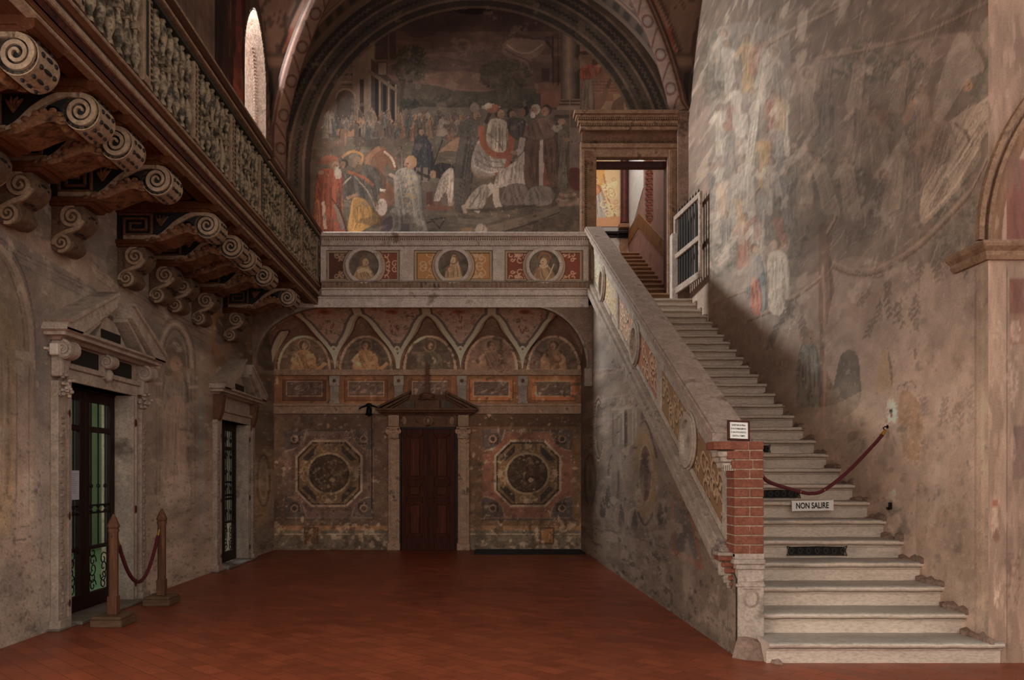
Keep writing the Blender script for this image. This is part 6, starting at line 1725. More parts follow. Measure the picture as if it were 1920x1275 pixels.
# ------------------------------------------------------------------ painted timber gallery on the left
GX = -2.87; GY0, GY1 = 2.4, 13.98
ga = empty('gallery', (XL, 8.0, 4.4), 'long painted timber gallery with turned balusters along the left wall', 'gallery')
def G(m, x0, x1, y0, y1, z0, z1, b=0.0): m.box(x0 - XL, x1 - XL, y0 - 8, y1 - 8, z0 - 4.4, z1 - 4.4, b)
m = MB(); G(m, XL, GX - .02, GY0, GY1, 4.50, 4.62); m.build('floor_slab', M['panelwood'], ga)
m = MB(); G(m, GX - .26, GX - .02, GY0, GY1, 4.44, 4.52, .006); G(m, XL, XL + .10, GY0, GY1, 4.40, 4.52, .006); m.build('edge_beam', M['fasciawood'], ga)
def strip(name, z0, z1, p, mat, b=.006, back=.1):
    m = MB(); G(m, GX - back, GX + p, GY0, GY1, z0, z1, b); return m.build(name, mat, ga)
strip('bottom_moulding', 4.42, 4.46, -.02, M['cream'], .008)
strip('fascia_board', 4.46, 4.58, -.035, M['fasciawood'])
strip('middle_moulding', 4.58, 4.635, .01, M['cream'], .01)
strip('dark_fillet', 4.635, 4.66, -.005, M['darkgreen'])
strip('upper_board', 4.66, 4.72, .0, M['fasciawood'])
strip('top_moulding', 4.72, 4.75, .02, M['cream'], .008)
strip('base_rail', 4.75, 4.79, -.01, M['railwood'])
m = MB(); G(m, GX - .10, GX + .07, GY0, 10.62, 5.66, 5.76, .012); G(m, GX - .09, GX + .055, 10.62, GY1, 5.62, 5.71, .012); m.build('handrail', M['railwood'], ga)
m = MB(); G(m, GX - .08, GX + .05, GY0, 10.6, 5.63, 5.66, .006); G(m, GX - .08, GX + .04, 10.6, GY1, 5.59, 5.62, .006); G(m, GX - .06, GX + .075, GY0, 10.6, 5.745, 5.775, .006); m.build('handrail_moulding', M['cream'], ga)
m = MB(); G(m, GX - .07, GX + .02, GY0, GY1, 5.56, 5.60, .004); m.build('top_rail', M['darkgreen'], ga)
# posts, flat patterned boards and balusters
bal = MB()
prof = [(.030, 0), (.030, .03), (.016, .05), (.022, .07), (.044, .13), (.046, .18), (.034, .25), (.018, .31), (.015, .35), (.028, .365), (.028, .40), (.028, .43), (.015, .445), (.018, .48), (.032, .54), (.044, .60), (.046, .65), (.034, .70), (.018, .74), (.030, .755), (.030, .775)]
bal.lathe(prof, (0, 0, 0), 10)
bal.box(-.032, .032, -.032, .032, .362, .432)
b0 = bal.build('baluster', M['creamdull'], ga, smooth=True)
first = True
P0, SP = 6.81, 1.17
posts = [P0 + SP * k for k in range(-3, 7) if GY0 + .2 < P0 + SP * k < GY1 - .1]
nb = 0
post_mesh = None
for k, py in enumerate(posts):
    wide = k % 3 == 0
    hw = .065 if wide else .05
    m = MB(); G(m, GX - .07, GX + .005, py - hw, py + hw, 4.79, 5.57, .004)
    po = m.build('post', M['cream'], ga)
    m = MB()
    if wide: G(m, GX + .0, GX + .012, py - .02, py + .02, 4.86, 5.5); m.build('inlay', M['darkgreen'], po)
    else:
        for q in range(17): G(m, GX + .004, GX + .008, py - .022 + (q % 2) * .018, py - .002 + (q % 2) * .018, 4.83 + q * .042, 4.855 + q * .042)
        m.build('stencil', M['blackpaint'], po)
    nxt = posts[k + 1] if k + 1 < len(posts) else GY1
    y0, y1 = py + hw + .02, nxt - .08
    # board with stencilled ornament beside the post
    m = MB(); G(m, GX - .055, GX - .005, y0, y0 + .055, 4.79, 5.57, .003); bd = m.build('board', M['cream'], ga)
    m = MB()
    for q in range(14): G(m, GX - .006, GX - .002, y0 + .015, y0 + .042, 4.83 + q * .052, 4.86 + q * .052)
    m.build('stencil', M['blackpaint'], bd)
    n_ = max(1, int((y1 - y0 - .06) / .155))
    for i in range(n_):
        yy = y0 + .10 + (y1 - y0 - .10) * (i + .5) / n_
        if nb == 0: o = b0
        else:
            o = b0.copy(); COL.objects.link(o); o.parent = ga
        o.location = (GX - .03 - XL, yy - 8, 4.79 - 4.4)
        nb += 1

# soffit panels between the brackets
BR = [y for k in (-1, 0, 1, 2) for y in (5.23 + 3.6 * k, 6.06 + 3.6 * k, 6.63 + 3.6 * k, 7.475 + 3.6 * k) if 3.8 < y < 12.8]
m = MB()
for a, b_ in zip(BR[:-1], BR[1:]):
    if b_ - a < .62: continue
    a2, b2 = a + .36, b_ - .04
    for q in ((XL + .30, XL + .34, a2, b2), (GX - .36, GX - .32, a2, b2), (XL + .3, GX - .32, a2, a2 + .04), (XL + .3, GX - .32, b2 - .04, b2)): G(m, q[0], q[1], q[2], q[3], 4.47, 4.505, .004)
m.build('soffit_frame', M['fasciawood'], ga)
m = MB(); rs = random.Random(4)
for a, b_ in zip(BR[:-1], BR[1:]):
    for i in range(7):
        cx, cy = rs.uniform(XL + .45, GX - .5), rs.uniform(a + .42, max(b_ - .1, a + .45)); r = rs.uniform(.05, .11)
        m.tube([(cx + r * (1 - .7 * t) * math.cos(6 * t + i) - XL, cy + r * (1 - .7 * t) * math.sin(6 * t + i) - 8, 4.495 - 4.4) for t in np.linspace(0, 1, 14)], .009, 5)
m.build('soffit_scrolls', M['redstone'], ga)

# ---- scroll brackets: each one a thing
def spiral(c, r0, r1, turns, a0, n=60, sg=1):
    return [(c[0] + (r0 + (r1 - r0) * t) * math.cos(R(a0) + sg * 2 * PI * turns * t), c[1] + (r0 + (r1 - r0) * t) * math.sin(R(a0) + sg * 2 * PI * turns * t)) for t in np.linspace(0, 1, n)]
TH = .26       # bracket thickness along the wall
def flat_strip(m, P, w0, w1, y, d):
    """raised band along polyline P (x,z) on the plane y; width tapers"""
    P = np.array(P); dd = np.gradient(P, axis=0); dd /= np.maximum(np.hypot(dd[:, 0], dd[:, 1]), 1e-9)[:, None]; nn = np.c_[-dd[:, 1], dd[:, 0]]
    w = np.linspace(w0, w1, len(P))[:, None] / 2
    A, B_ = P + nn * w, P - nn * w
    m.band([(x, y, z) for x, z in A], [(x, y, z) for x, z in B_], (0, d, 0))
def make_bracket(label):
    """origin: on the wall at z=4.0; x outward, y along the wall (near side at y=0)"""
    t = empty('scroll_bracket', (XL, 0, 4.0), label, 'bracket', None)
    # top board
    m = MB(); m.prism([(0, .38), (1.02, .38), (1.10, .34), (1.14, .36), (1.14, .46), (0, .46)], (0, -.05, 0), (1, 0, 0), (0, 0, 1), (0, TH + .10, 0)); m.box(0, 1.08, -.035, TH + .035, .345, .385, .004)
    m.build('top_board', M['fasciawood'], t)
    # main body silhouette
    top = [(0.0, .35), (.40, .35)] + [(.40 + .02 * i, .35) for i in range(1, 3)] + smooth_pts([(.46, .34), (.60, .345), (.80, .345), (.98, .335)], False, 5).tolist()
    vol = [(1.0 + .135 * math.cos(R(a)), .21 + .135 * math.sin(R(a))) for a in range(90, -181, -15)]
    low = smooth_pts([(.865, .19), (.80, .25), (.70, .24), (.58, .16), (.46, .07), (.34, .05), (.0, .05)], False, 5).tolist()
    m = MB(); out = [(0.0, .35), (1.0, .345)] + vol + low
    m.prism(out, (0, 0, 0), (1, 0, 0), (0, 0, 1), (0, TH, 0)); m.build('body', M['blackpaint'], t)
    # cream volute and arm
    m = MB()
    for y, d in ((-.022, .03), (TH - .008, .03)):
        flat_strip(m, spiral((1.0, .21), .118, .014, 2.3, 100, 60, -1), .040, .016, y, d)
        flat_strip(m, smooth_pts([(.44, .055), (.53, .11), (.66, .23), (.80, .31), (.90, .335), (1.0, .328)], False, 8), .055, .045, y, d)
        flat_strip(m, [(.08, .075), (.3, .07), (.44, .075)], .04, .05, y, d)
    m.ring((1.0, 0, .21), .118, .142, (1, 0, 0), (0, 0, 1), (0, TH, 0), 40)
    m.build('volute', M['cream'], t)
    # face of the roll with painted leaf
    m = MB(); 
    for k in range(5): 
        a = R(40 - k * 32); x, z = 1.0 + .145 * math.cos(a), .21 + .145 * math.sin(a)
        m.blob((x, TH / 2, z), .012, .05 - abs(k - 2) * .01, .014, 8)
        m.blob((x, TH / 2 + .08, z), .012, .02, .018, 8); m.blob((x, TH / 2 - .08, z), .012, .02, .018, 8)
    m.build('roll_ornament', M['blackpaint'], t)
    # square fret at the wall
    m = MB()
    for y, d in ((-.016, .02), (TH - .004, .02)):
        P = []; s = .165
        cx, cz = .21, .215
        for k, (a, b_) in enumerate(((-1, .85), (1, .85), (1, -.8), (-.72, -.8), (-.72, .5), (.66, .5), (.66, -.42), (-.34, -.42), (-.34, .12), (.3, .12))): P.append((cx + a * s * 1.06, cz + b_ * s * .82))
        for a, b_ in zip(P[:-1], P[1:]):
            x0, x1 = min(a[0], b_[0]) - .014, max(a[0], b_[0]) + .014; z0, z1 = min(a[1], b_[1]) - .012, max(a[1], b_[1]) + .012
            m.box(x0, x1, y, y + d, z0, z1, .004)
    m.build('fret', M['creambrown'], t)
    # acanthus under the arm and small leaf above it
    m = MB()
    L = smooth_pts([(.36, .035), (.50, .075), (.62, .15), (.74, .20), (.84, .19), (.88, .13)], False, 6)
    for y, d in ((-.03, TH + .06),):
        Lw = smooth_pts([(.34, .02), (.52, .03), (.66, .085), (.78, .12), (.86, .10), (.90, .10)], False, 6)
        m.band([(x, y, z) for x, z in L], [(x, y, z) for x, z in Lw], (0, d, 0))
    for k in range(9):
        t_ = k / 8; p = L[int(t_ * (len(L) - 1))]
        for yy in (-.03, TH + .03): m.blob((p[0] - .01, yy, p[1] + .004), .032, .016, .022, 8)
    m.blob((.86, TH / 2, .10), .05, TH / 2, .035, 8)
    m.build('acanthus_leaf', M['leaf'], t, smooth=True)
    m = MB()
    for k in range(4):
        a = R(50 + 28 * k)
        for y in (-.02, TH + .005): m.tube([(.49, y + .01, .20), (.50 + .06 * math.cos(a), y, .24 + .04 * math.sin(a)), (.51 + .10 * math.cos(a), y, .245 + .07 * math.sin(a))], [.008, .016, .006], 6)
    m.build('small_leaf', M['leaf'], t)
    # shelf moulding and lower console
    m = MB(); m.prism([(0, .0), (.42, .0), (.45, .02), (.45, .045), (0, .045)], (0, -.04, 0), (1, 0, 0), (0, 0, 1), (0, TH + .08, 0)); m.prism([(0, -.03), (.37, -.03), (.40, 0), (0, 0)], (0, -.02, 0), (1, 0, 0), (0, 0, 1), (0, TH + .04, 0)); m.build('shelf', M['fasciawood'], t)
    cons = empty('console', (0, 0, 0)); cons.parent = t
    m = MB()
    s_out = [(.0, -.03), (.30, -.03)] + smooth_pts([(.335, -.10), (.325, -.18), (.26, -.25), (.19, -.29), (.20, -.34), (.215, -.40), (.16, -.455), (.07, -.46), (.01, -.42)], False, 5).tolist() + [(0, -.40)]
    m.prism(s_out, (0, .015, 0), (1, 0, 0), (0, 0, 1), (0, TH - .03, 0)); c0 = m.build('console', M['creamdark'], t)
    bpy.data.objects.remove(cons)
    m = MB()
    for y, d in ((-.004, .03), (TH - .026, .03)):
        flat_strip(m, spiral((.20, -.13), .105, .012, 2.0, 80, 50, 1), .034, .014, y, d)
        flat_strip(m, spiral((.10, -.37), .085, .01, 1.9, 250, 50, 1), .028, .012, y, d)
        flat_strip(m, smooth_pts([(.30, -.16), (.24, -.235), (.13, -.28), (.045, -.33), (.02, -.39)], False, 6), .04, .034, y, d)
    m.build('console_scroll', M['cream'], c0)
    m = MB()
    for k in range(4): m.blob((.335 - .035 * k, TH / 2, -.11 - .05 * k), .014, .05, .013, 8); m.blob((.33 - .035 * k, TH / 2 - .07, -.13 - .05 * k), .014, .02, .012, 8); m.blob((.33 - .035 * k, TH / 2 + .07, -.13 - .05 * k), .014, .02, .012, 8)
    m.build('scale_ornament', M['blackpaint'], c0)
    return t
M['creambrown'] = stone('fret_brown', (120, 82, 54), (98, 64, 42), (66, 42, 28), 8.0, 0.6, 0.25)
M['creamdark'] = stone('console_brown', (116, 88, 66), (92, 68, 50), (60, 42, 30), 8.0, 0.6, 0.25)
ORD = ['', 'first', 'second', 'third', 'fourth', 'fifth', 'sixth', 'seventh', 'eighth', 'ninth', 'tenth', 'eleventh', 'twelfth', 'thirteenth']
nB = len(BR)
br0 = None
for i, y in enumerate(BR):
    k = nB - i
    lab = 'painted scroll bracket under the gallery, %s counted from the loggia end' % ORD[k] if k > 1 else 'painted scroll bracket under the gallery nearest the vaulted loggia'
    if br0 is None: br0 = make_bracket(lab); o = br0
    else: o = copy_tree(br0); o['label'] = lab
    o['group'] = 'scroll brackets under the gallery'
    o.location = (XL, y, 4.0)

# ------------------------------------------------------------------ side door cases on the left wall
def left_doorcase(cy, w_, h_, label, scale_z=1.0, rich=True):
    """local axes: x out of wall, y along wall from centre, z up"""
    t = empty('doorcase', (XL, cy, 0), label, 'doorcase')
    mt = M['marble']
    hw = w_ / 2
    def jamb(s, name='jamb'):
        m = MB()
        ya, yb = (hw, hw + .30)
        def bb(m, x0, x1, a, b_, z0, z1, bv=.006): m.box(x0, x1, s * a, s * b_, z0, z1, bv)
        bb(m, -.30, .05, hw - .0, hw + .12, 0, h_ + .0); bb(m, .0, .035, hw + .12, hw + .16, 0, h_ + .1); bb(m, 0, .075, hw + .16, hw + .30, .0, h_ - .02); bb(m, 0, .06, hw + .055, hw + .085, 0, h_, .004)
        bb(m, 0, .11, hw + .12, hw + .33, 0, .10)
        j = m.build(name, mt, t)
        m = MB(); rs = random.Random(int(cy * 10) + s)
        for k in range(34):
            z = .15 + k * .062
            if z > h_ - .35: break
            m.blob((.078, s * (hw + .23 + rs.uniform(-.02, .02)), z), .012, rs.uniform(.02, .045), rs.uniform(.014, .034), 7)
        m.build('carved_strip', M['stone'], j)
        m = MB()
        for z in (.22, 1.06, 2.05): m.blob((.055, s * (hw + .06), z), .008, .028, .05, 10)
        m.build('inlay_oval', M['redstone'], j)
        return j
    jn = jamb(-1); jf = jamb(1)
    m = MB(); m.box(-.30, .05, -hw - .12, hw + .12, h_, h_ + .12, .006); m.box(0, .075, -hw - .16, hw + .16, h_ + .12, h_ + .17, .006); m.box(-.30, .035, -hw - .12, hw + .12, h_ - .0, h_ + .03, .004)
    m.build('lintel', mt, t)
    m = MB(); m.box(0, .03, -hw - .14, hw + .14, h_ + .17, h_ + .36); m.build('frieze', M['marble'], t)
    if rich:
        for a, b_ in ((-hw + .02, -.12), (.12, hw - .02)):
            m = MB(); m.box(.028, .04, a, b_, h_ + .185, h_ + .345); m.build('dark_panel', M['blackpaint'], t)
    # volute consoles
    def cons(yc, big=1.0):
        m = MB()
        m.box(0, .10, yc - .07 * big, yc + .07 * big, h_ + .02, h_ + .36, .01)
        for s in (-1, 1):
            P = spiral((.12, h_ + .27), .085, .012, 2, 90, 40, -1)
            flat_strip(m, P, .026, .012, yc + (.076 if s > 0 else -.090), .014)
        m.lathe([(.0, -.075), (.088, -.07), (.088, .07), (.0, .075)], (.12, yc, h_ + .27), 20, 'y')
        for k in range(4): m.box(.098, .108, yc - .05 + k * .03, yc - .035 + k * .03, h_ + .05, h_ + .18)
        o = m.build('console', mt, t, smooth=False)
        m = MB(); rs = random.Random(int(yc * 100) + 9)
        for i in range(26): m.blob((.09 + rs.uniform(-.03, .05), yc + rs.uniform(-.085, .085), h_ - .04 + rs.uniform(-.12, .08)), .022, .026, .022, 7)
        m.build('carved_capital', M['marble'], o, smooth=True)
    if rich:
        cons(-hw - .22); cons(hw + .22); 
        m = MB(); m.box(0, .07, -.06, .06, h_ + .10, h_ + .36, .01); m.lathe([(0, -.065), (.07, -.06), (.07, .06), (0, .065)], (.10, 0, h_ + .28), 18, 'y')
        for s in (-1, 1): flat_strip(m, spiral((.10, h_ + .28), .065, .01, 2, 90, 36, -1), .022, .01, (.066 if s > 0 else -.078), .012)
        kc = m.build('console', mt, t)
        m = MB(); m.blob((.09, 0, h_ + .14), .05, .05, .07, 10); m.build('carved_head', M['marble'], kc, smooth=True)
    else:
        for s in (-1, 1):
            m = MB(); m.prism([(0, h_ - .1), (.05, h_ - .1), (.09, h_), (.13, h_ + .12), (.16, h_ + .36), (0, h_ + .36)], (0, s * (hw + .2) - .07, 0), (1, 0, 0), (0, 0, 1), (0, .14, 0)); m.build('console', M['brown_stone'], t)
    # cornice
    e = hw + .45
    prof = [(0, 0), (.10, 0), (.13, .025), (.20, .03), (.20, .06), (.24, .075), (.24, .095), (0, .095)]
    zc = h_ + .36
    m = MB(); m.mould(prof, [(0, -e + .24, zc), (0, -e + .24, zc), (0, e - .24, zc), (0, e - .24, zc)], [(0, -1, 0), (1, -1, 0), (1, 1, 0), (0, 1, 0)])
    m.build('cornice', mt, t)
    # broken raking cornices
    zb = zc + .095; sl = .49
    for s in (-1, 1):
        gap = .12 if s < 0 else .22
        L = e - gap
        o_ = [(0, -.02), (.02, .045), (L, .045 + sl * L * .95), (L, -.085 + sl * L * .95), (.28, -.02)]
        m = MB(); m.prism([(s * (-1) * 0 + s * (e - a), b_) for a, b_ in o_], (0, 0, zb), (0, 1, 0), (0, 0, 1), (.24, 0, 0))
        m.prism([(s * (e - a), b_) for a, b_ in ((.04, .045), (.0, .075), (L, .075 + sl * L * .95), (L, .045 + sl * L * .95))], (0, 0, zb), (0, 1, 0), (0, 0, 1), (.27, 0, 0))
        m.prism([(s * (e - a), b_) for a, b_ in ((.35, -.02), (L, -.09 + sl * L * .95), (L, -.13 + sl * L * .95), (.45, -.02))], (0, 0, zb), (0, 1, 0), (0, 0, 1), (.19, 0, 0))
        m.build('raking_cornice', mt, t)
    m = MB(); m.prism([(-e + .3, 0), (e - .3, 0), (.2, .36), (-.2, .36)], (0, 0, zb), (0, 1, 0), (0, 0, 1), (.03, 0, 0)); m.build('tympanum', M['marbledark'], t)
    m = MB(); m.box(.0, .15, -.30, .36, zb, zb + .035, .004); m.prism([(-.34, .02), (.42, .02), (.12, .26), (-.10, .30)], (0, 0, zb), (0, 1, 0), (0, 0, 1), (.10, 0, 0)); 
    tb = m.build('centre_block', mt, t)
    m = MB(); m.box(.10, .108, -.2, .24, zb + .06, zb + .15); m.build('dark_panel', M['blackpaint'], tb)
    m = MB(); m.box(-.32, .16, -hw - .02, hw + .02, 0, .035, .008); m.box(0, .12, -hw - .36, hw + .36, 0, .022, .006); m.build('threshold', M['tread'], t)
    return t
M['marbledark'] = stone('aged_marble', (120, 98, 82), (96, 78, 66), (62, 48, 40), 3, .8, .4)
left_doorcase(8.45, 1.36, 2.36, 'grey marble doorcase with broken pediment and carved volutes, nearest on the left wall')
left_doorcase(12.92, 1.38, 2.30, 'plainer marble doorcase with broken pediment, farther along the left wall near the loggia', rich=False)

def grille_door(cy, w_, h_, label, glass, seed):
    t = empty('grille_door', (XL - .19, cy, .035), label, 'door')
    for s in (-1, 1):
        lf = empty('door_leaf_pivot', (0, 0, 0)); bpy.data.objects.remove(lf)
        m = MB(); hw = w_ / 2; H_ = h_ - .04
        y0, y1 = (0.005, hw)
        def bb(m, x0, x1, a, b_, z0, z1, bv=.004): m.box(x0, x1, s * a, s * b_, z0, z1, bv)
        bb(m, -.03, .03, y0, y0 + .10, 0, H_); bb(m, -.03, .03, y1 - .09, y1, 0, H_)
        for z0, z1 in ((0, .16), (H_ - .10, H_), (H_ - .42, H_ - .36), (.62, .66)): bb(m, -.026, .026, y0 + .1, y1 - .09, z0, z1)
        leaf = m.build('door_leaf', M['doorwood2'], t)
        m = MB()
        wi = y1 - .09 - y0 - .1
        nb_ = 3 if seed == 1 else 5
        for i in range(nb_):
            y = s * (y0 + .1 + wi * (i + .5) / nb_)
            m.tube([(0, y, .66), (0, y, H_ - .42)], .009, 8); m.tube([(0, y, H_ - .36), (0, y, H_ - .1)], .009, 8)
            for z in (1.02, 1.08, 1.30): m.lathe([(.012, -.02), (.02, -.01), (.02, .01), (.012, .02)], (0, y, z), 8)
        bb(m, -.012, .012, y0 + .1, y1 - .09, 1.0, 1.02, 0); bb(m, -.012, .012, y0 + .1, y1 - .09, 1.08, 1.10, 0)
        rs = random.Random(seed * 10 + s)
        for i in range(9):
            cy_, cz = y0 + .1 + wi * (.25 + .5 * (i % 2)), .22 + .09 * (i // 2) ; r = .075
            m.tube([(0, s * (cy_ + r * (1 - .8 * q) * math.cos(7 * q + i)), cz + r * (1 - .8 * q) * math.sin(7 * q + i)) for q in np.linspace(0, 1, 24)], .0065, 6)
        if seed == 2:
            for zc in (H_ - .25, H_ - .52, 1.2, .8, 1.45):
                for i in range(2):
                    cy_ = y0 + .1 + wi * (.27 + .46 * i)
                    m.tube([(0, s * (cy_ + .06 * (1 - .8 * q) * math.cos(7 * q + i)), zc + .08 * (1 - .8 * q) * math.sin(7 * q + i)) for q in np.linspace(0, 1, 22)], .0065, 6)
        m.build('ironwork', M['iron'], leaf)
        if glass:
            m = MB(); bb(m, -.014, -.010, y0 + .1, y1 - .09, .16, H_ - .1, 0); m.build('glass_pane', M['glass'], leaf)
    m = MB(); m.box(-.04, .04, -w_ / 2, w_ / 2, h_ - .04, h_ + .02); m.build('frame_head', M['doorwood2'], t)
    return t
def glassmat():
    m, nt, b = nodemat('old_glass')
    b.inputs['Base Color'].default_value = (.75, .85, .75, 1); b.inputs['Roughness'].default_value = .12
    b.inputs['Transmission Weight'].default_value = 1.0; b.inputs['IOR'].default_value = 1.05
    return m
M['glass'] = glassmat()
grille_door(8.45, 1.36, 2.34, 'dark double door with slim iron bars and greenish glass in the nearer side doorway', True, 1)
grille_door(12.92, 1.38, 2.28, 'dark double door with dense wrought iron scrollwork in the farther side doorway', False, 2)
def notice(loc, label):
    n = empty('paper_notice', loc, label, 'notice')
    m = MB(); m.box(-.001, .002, -.105, .105, -.15, .15); m.build('sheet', M['papergrey'], n)
    m = MB()
    rs = random.Random(2)
    for k in range(11): m.box(.002, .0026, -.085, -.085 + rs.uniform(.10, .17), .115 - k * .02, .119 - k * .02)
    m.build('print_lines', M['inkgrey'], n)
M['inkgrey'] = plain('faint_print', (120, 116, 118), .8, bmp=0)
notice((XL - .152, 8.20, 1.35), 'white printed notice sheet taped to the nearer iron barred door')
notice((XL - .152, 12.66, 1.42), 'white printed notice sheet on the farther scrollwork door')
M['yard'] = stone('yard_grass', (84, 100, 62), (70, 84, 50), (50, 60, 40), 2, .9, .3)
# cloister yard glimpsed through the doors
m = MB(); m.box(-7.6, -7.4, -3, 21, 0, 6); m.box(-7.5, -4.4, 20.8, 21, 0, 6); tag(m.build('wall_courtyard', stone('garden_green', (84, 94, 64), (104, 112, 76), (50, 60, 42), .9, .9, .2)), kind='structure')
m = MB(); m.box(-7.5, XL - .32, -3, 21, -.05, .004); tag(m.build('floor_courtyard', M['yard']), kind='structure')
pot = empty('flower_pot', (-5.6, 10.55, 0), 'small terracotta flower pot in the yard behind the iron barred door', 'pot')
m = MB(); m.lathe([(.10, 0), (.16, .26), (.18, .26), (.18, .32), (.0, .32)], (0, 0, 0), 18); m.build('pot', M['brick'], pot, smooth=True)
# thickness of the left wall around the doors
m = MB()
ys_ = [6.5, 8.45 - .72, 8.45 + .72, 12.92 - .73, 12.92 + .73, 15.5]
for a, b_ in ((ys_[0], ys_[1]), (ys_[2], ys_[3]), (ys_[4], ys_[5])): m.box(XL - .33, XL - .02, a, b_, 0, 4.7)
for a, b_ in ((ys_[1], ys_[2]), (ys_[3], ys_[4])): m.box(XL - .33, XL - .02, a, b_, 2.42, 4.7)
tag(m.build('wall_left_core', M['marble']), kind='structure')
# window reveal high in the left wall
m = MB()
def wy(z, s): 
    e = max(0, min(1, ((z - 8.55) / 1.15))); return 14.22 + s * .66 * (1 - e ** 2) ** (1 / 1.5)
for s in (-1, 1):
    zz = list(np.linspace(7.0, 8.55, 6)) + list(np.linspace(8.6, 9.7, 18))
    m.band([(XL, wy(z, s), z) for z in zz], [(XL - .42, 14.22 + (wy(z, s) - 14.22) * .8, z) for z in zz], (0, s * .03, 0))
m.box(XL - .42, XL, 13.6, 14.85, 6.95, 7.0)
tag(m.build('window_2', M['plaster']), kind='structure')
m = MB()
for s in (1,): 
    zz = np.linspace(7.05, 9.3, 40)
    for q in range(39): m.box(XL - .2 - .01, XL - .2 + .01, wy(zz[q], s) * .5 + (14.22 + (wy(zz[q], s) - 14.22) * .8) * .5 - .012, wy(zz[q], s) * .5 + (14.22 + (wy(zz[q], s) - 14.22) * .8) * .5 - .006, zz[q], zz[q] + .035)
tag(m.build('trim_12', M['brown_stone']), kind='structure')

# small white sensor box above the nearer doorcase
sb = empty('sensor_box', (XL, LZ(655, 7.55) * 0 + XL * -1 * F / (PX - 92), H + (PY - 655) * 4.05 / (PX - 92)), 'small white plastic sensor box beside the nearer doorcase capital', 'sensor')
m = MB(); m.box(.02, .10, -.045, .045, -.055, .055, .01); m.build('housing', M['plastic'], sb)
m = MB(); m.box(0, .03, -.02, .02, -.02, .02); m.tube([(.01, -.045, .0), (.01, -.09, .0)], .012, 8); m.build('mount', M['plastic'], sb)

# ------------------------------------------------------------------ barrier posts and rope
def barrier_post(x, y, label):
    t = empty('barrier_post', (x, y, 0), label, 'post', 'wooden barrier posts in front of the nearer side door')
    m = MB(); m.box(-.15, .15, -.17, .17, 0, .07, .006); m.box(-.14, .14, -.16, .16, .07, .10, .006); m.build('base', M['basewood'], t)
    m = MB()
    m.box(-.046, .046, -.046, .046, .10, .28, .006)
    m.lathe([(.048, .26), (.045, .30), (.045, .90), (.05, .91)], (0, 0, 0), 8); m.build('shaft', M['postwood'], t)
    m = MB(); m.lathe([(.052, .90), (.052, .93), (.046, .935), (.058, .95), (.058, .965), (.03, 1.03), (.008, 1.075)], (0, 0, 0), 8); m.build('finial', M['postwood'], t)
    m = MB(); m.tube([(0.0, -.03 + .01 * math.cos(a) + .0, .86 + .03 * math.sin(a)) for a in np.linspace(0, 6, 12)], .004, 6); m.build('ring', M['iron'], t)
    return t
barrier_post(-3.60, 7.78, 'wooden barrier post with pointed cap, nearer one, in front of the left doorway')
barrier_post(-3.63, 9.02, 'wooden barrier post with pointed cap, farther one, against the right jamb of the doorway')
br = empty('barrier_rope', (-3.6, 8.4, .8), 'dark red velvet rope sagging between the two wooden barrier posts', 'rope')
P = catenary([(-3.585, 7.83, .83), (-3.64, 8.97, .84)], .50, 30)
m = MB(); m.tube([p - br.location for p in P[1:-1]], .019, 12); m.build('rope', M['velvet'], br, smooth=True)
m = MB()
for q in (P[:2], P[-2:]): m.tube([q[0] - br.location, q[1] - br.location], .012, 10)
m.build('brass_end', M['brass'], br)

# ------------------------------------------------------------------ back wall: door, doorcase, pilasters
def XB(px): return (px - PX) / S15
def ZB(py): return H + (PY - py) / S15
bd = empty('back_doorcase', (XB(803), YB, 0), 'brown stone doorcase with broken pediment and small obelisk under the loggia', 'doorcase')
def bb(m, x0, x1, p0, p1, z0, z1, b=0.0): m.box(x0 - bd.location.x, x1 - bd.location.x, -p1, -p0, z0, z1, b)
for a, b_ in ((727, 750), (857, 880)):
    m = MB(); bb(m, XB(a + 2), XB(b_), 0, .09, 0, ZB(823), .006); bb(m, XB(a + 6), XB(b_ - 5), .09, .11, .25, ZB(830), .004); bb(m, XB(a), XB(b_ + 1), 0, .12, 0, .14, .006)
    j = m.build('pilaster', M['tan_light'], bd)
    m = MB()
    bb(m, XB(a - 1), XB(b_ + 1), 0, .13, ZB(806), ZB(801), .006); bb(m, XB(a + 1), XB(b_ - 1), 0, .12, ZB(823), ZB(806), .01)
    for s in (XB(a + 2), XB(b_ - 2)): m.lathe([(0, -.13), (.055, -.13), (.055, -.02), (0, -.02)], (s - bd.location.x, 0, ZB(809)), 14, 'y')
    rs = random.Random(a)
    for i in range(24): m.blob((rs.uniform(XB(a), XB(b_)) - bd.location.x, -.125, rs.uniform(ZB(824), ZB(806))), .018, .015, .018, 6)
    m.build('capital', M['tan_light'], bd)
    m = MB(); bb(m, XB(a + 2), XB(b_ - 1), 0, .10, ZB(800), ZB(779), .004)
    for k in range(5): bb(m, XB(a + 4) + k * .036, XB(a + 4) + k * .036 + .018, .10, .115, ZB(798), ZB(781))
    m.build('fluted_block', M['tan_light'], bd)
    m = MB(); m.blob(((XB(a) + XB(b_)) / 2 - bd.location.x, -.105, ZB(923)), .045, .02, .062, 14); m.build('oval_boss', M['stone'], j)
m = MB(); bb(m, XB(750), XB(857), 0, .06, ZB(801), ZB(779), .004); bb(m, XB(750), XB(857), .06, .08, ZB(801), ZB(797)); bb(m, XB(752), XB(855), .05, .075, ZB(781), ZB(778)); m.build('frieze', M['brown_stone'], bd)
m = MB(); m.ring((0, -.06, (ZB(801) + ZB(779)) / 2), .07, .085, (1, 0, 0), (0, 0, 1), (0, -.02, 0), 24, 1.2); m.blob((0, -.065, ZB(789)), .035, .02, .05, 10)
for s in (-1, 1): m.blob((s * .46, -.065, ZB(789)), .05, .015, .08, 10)
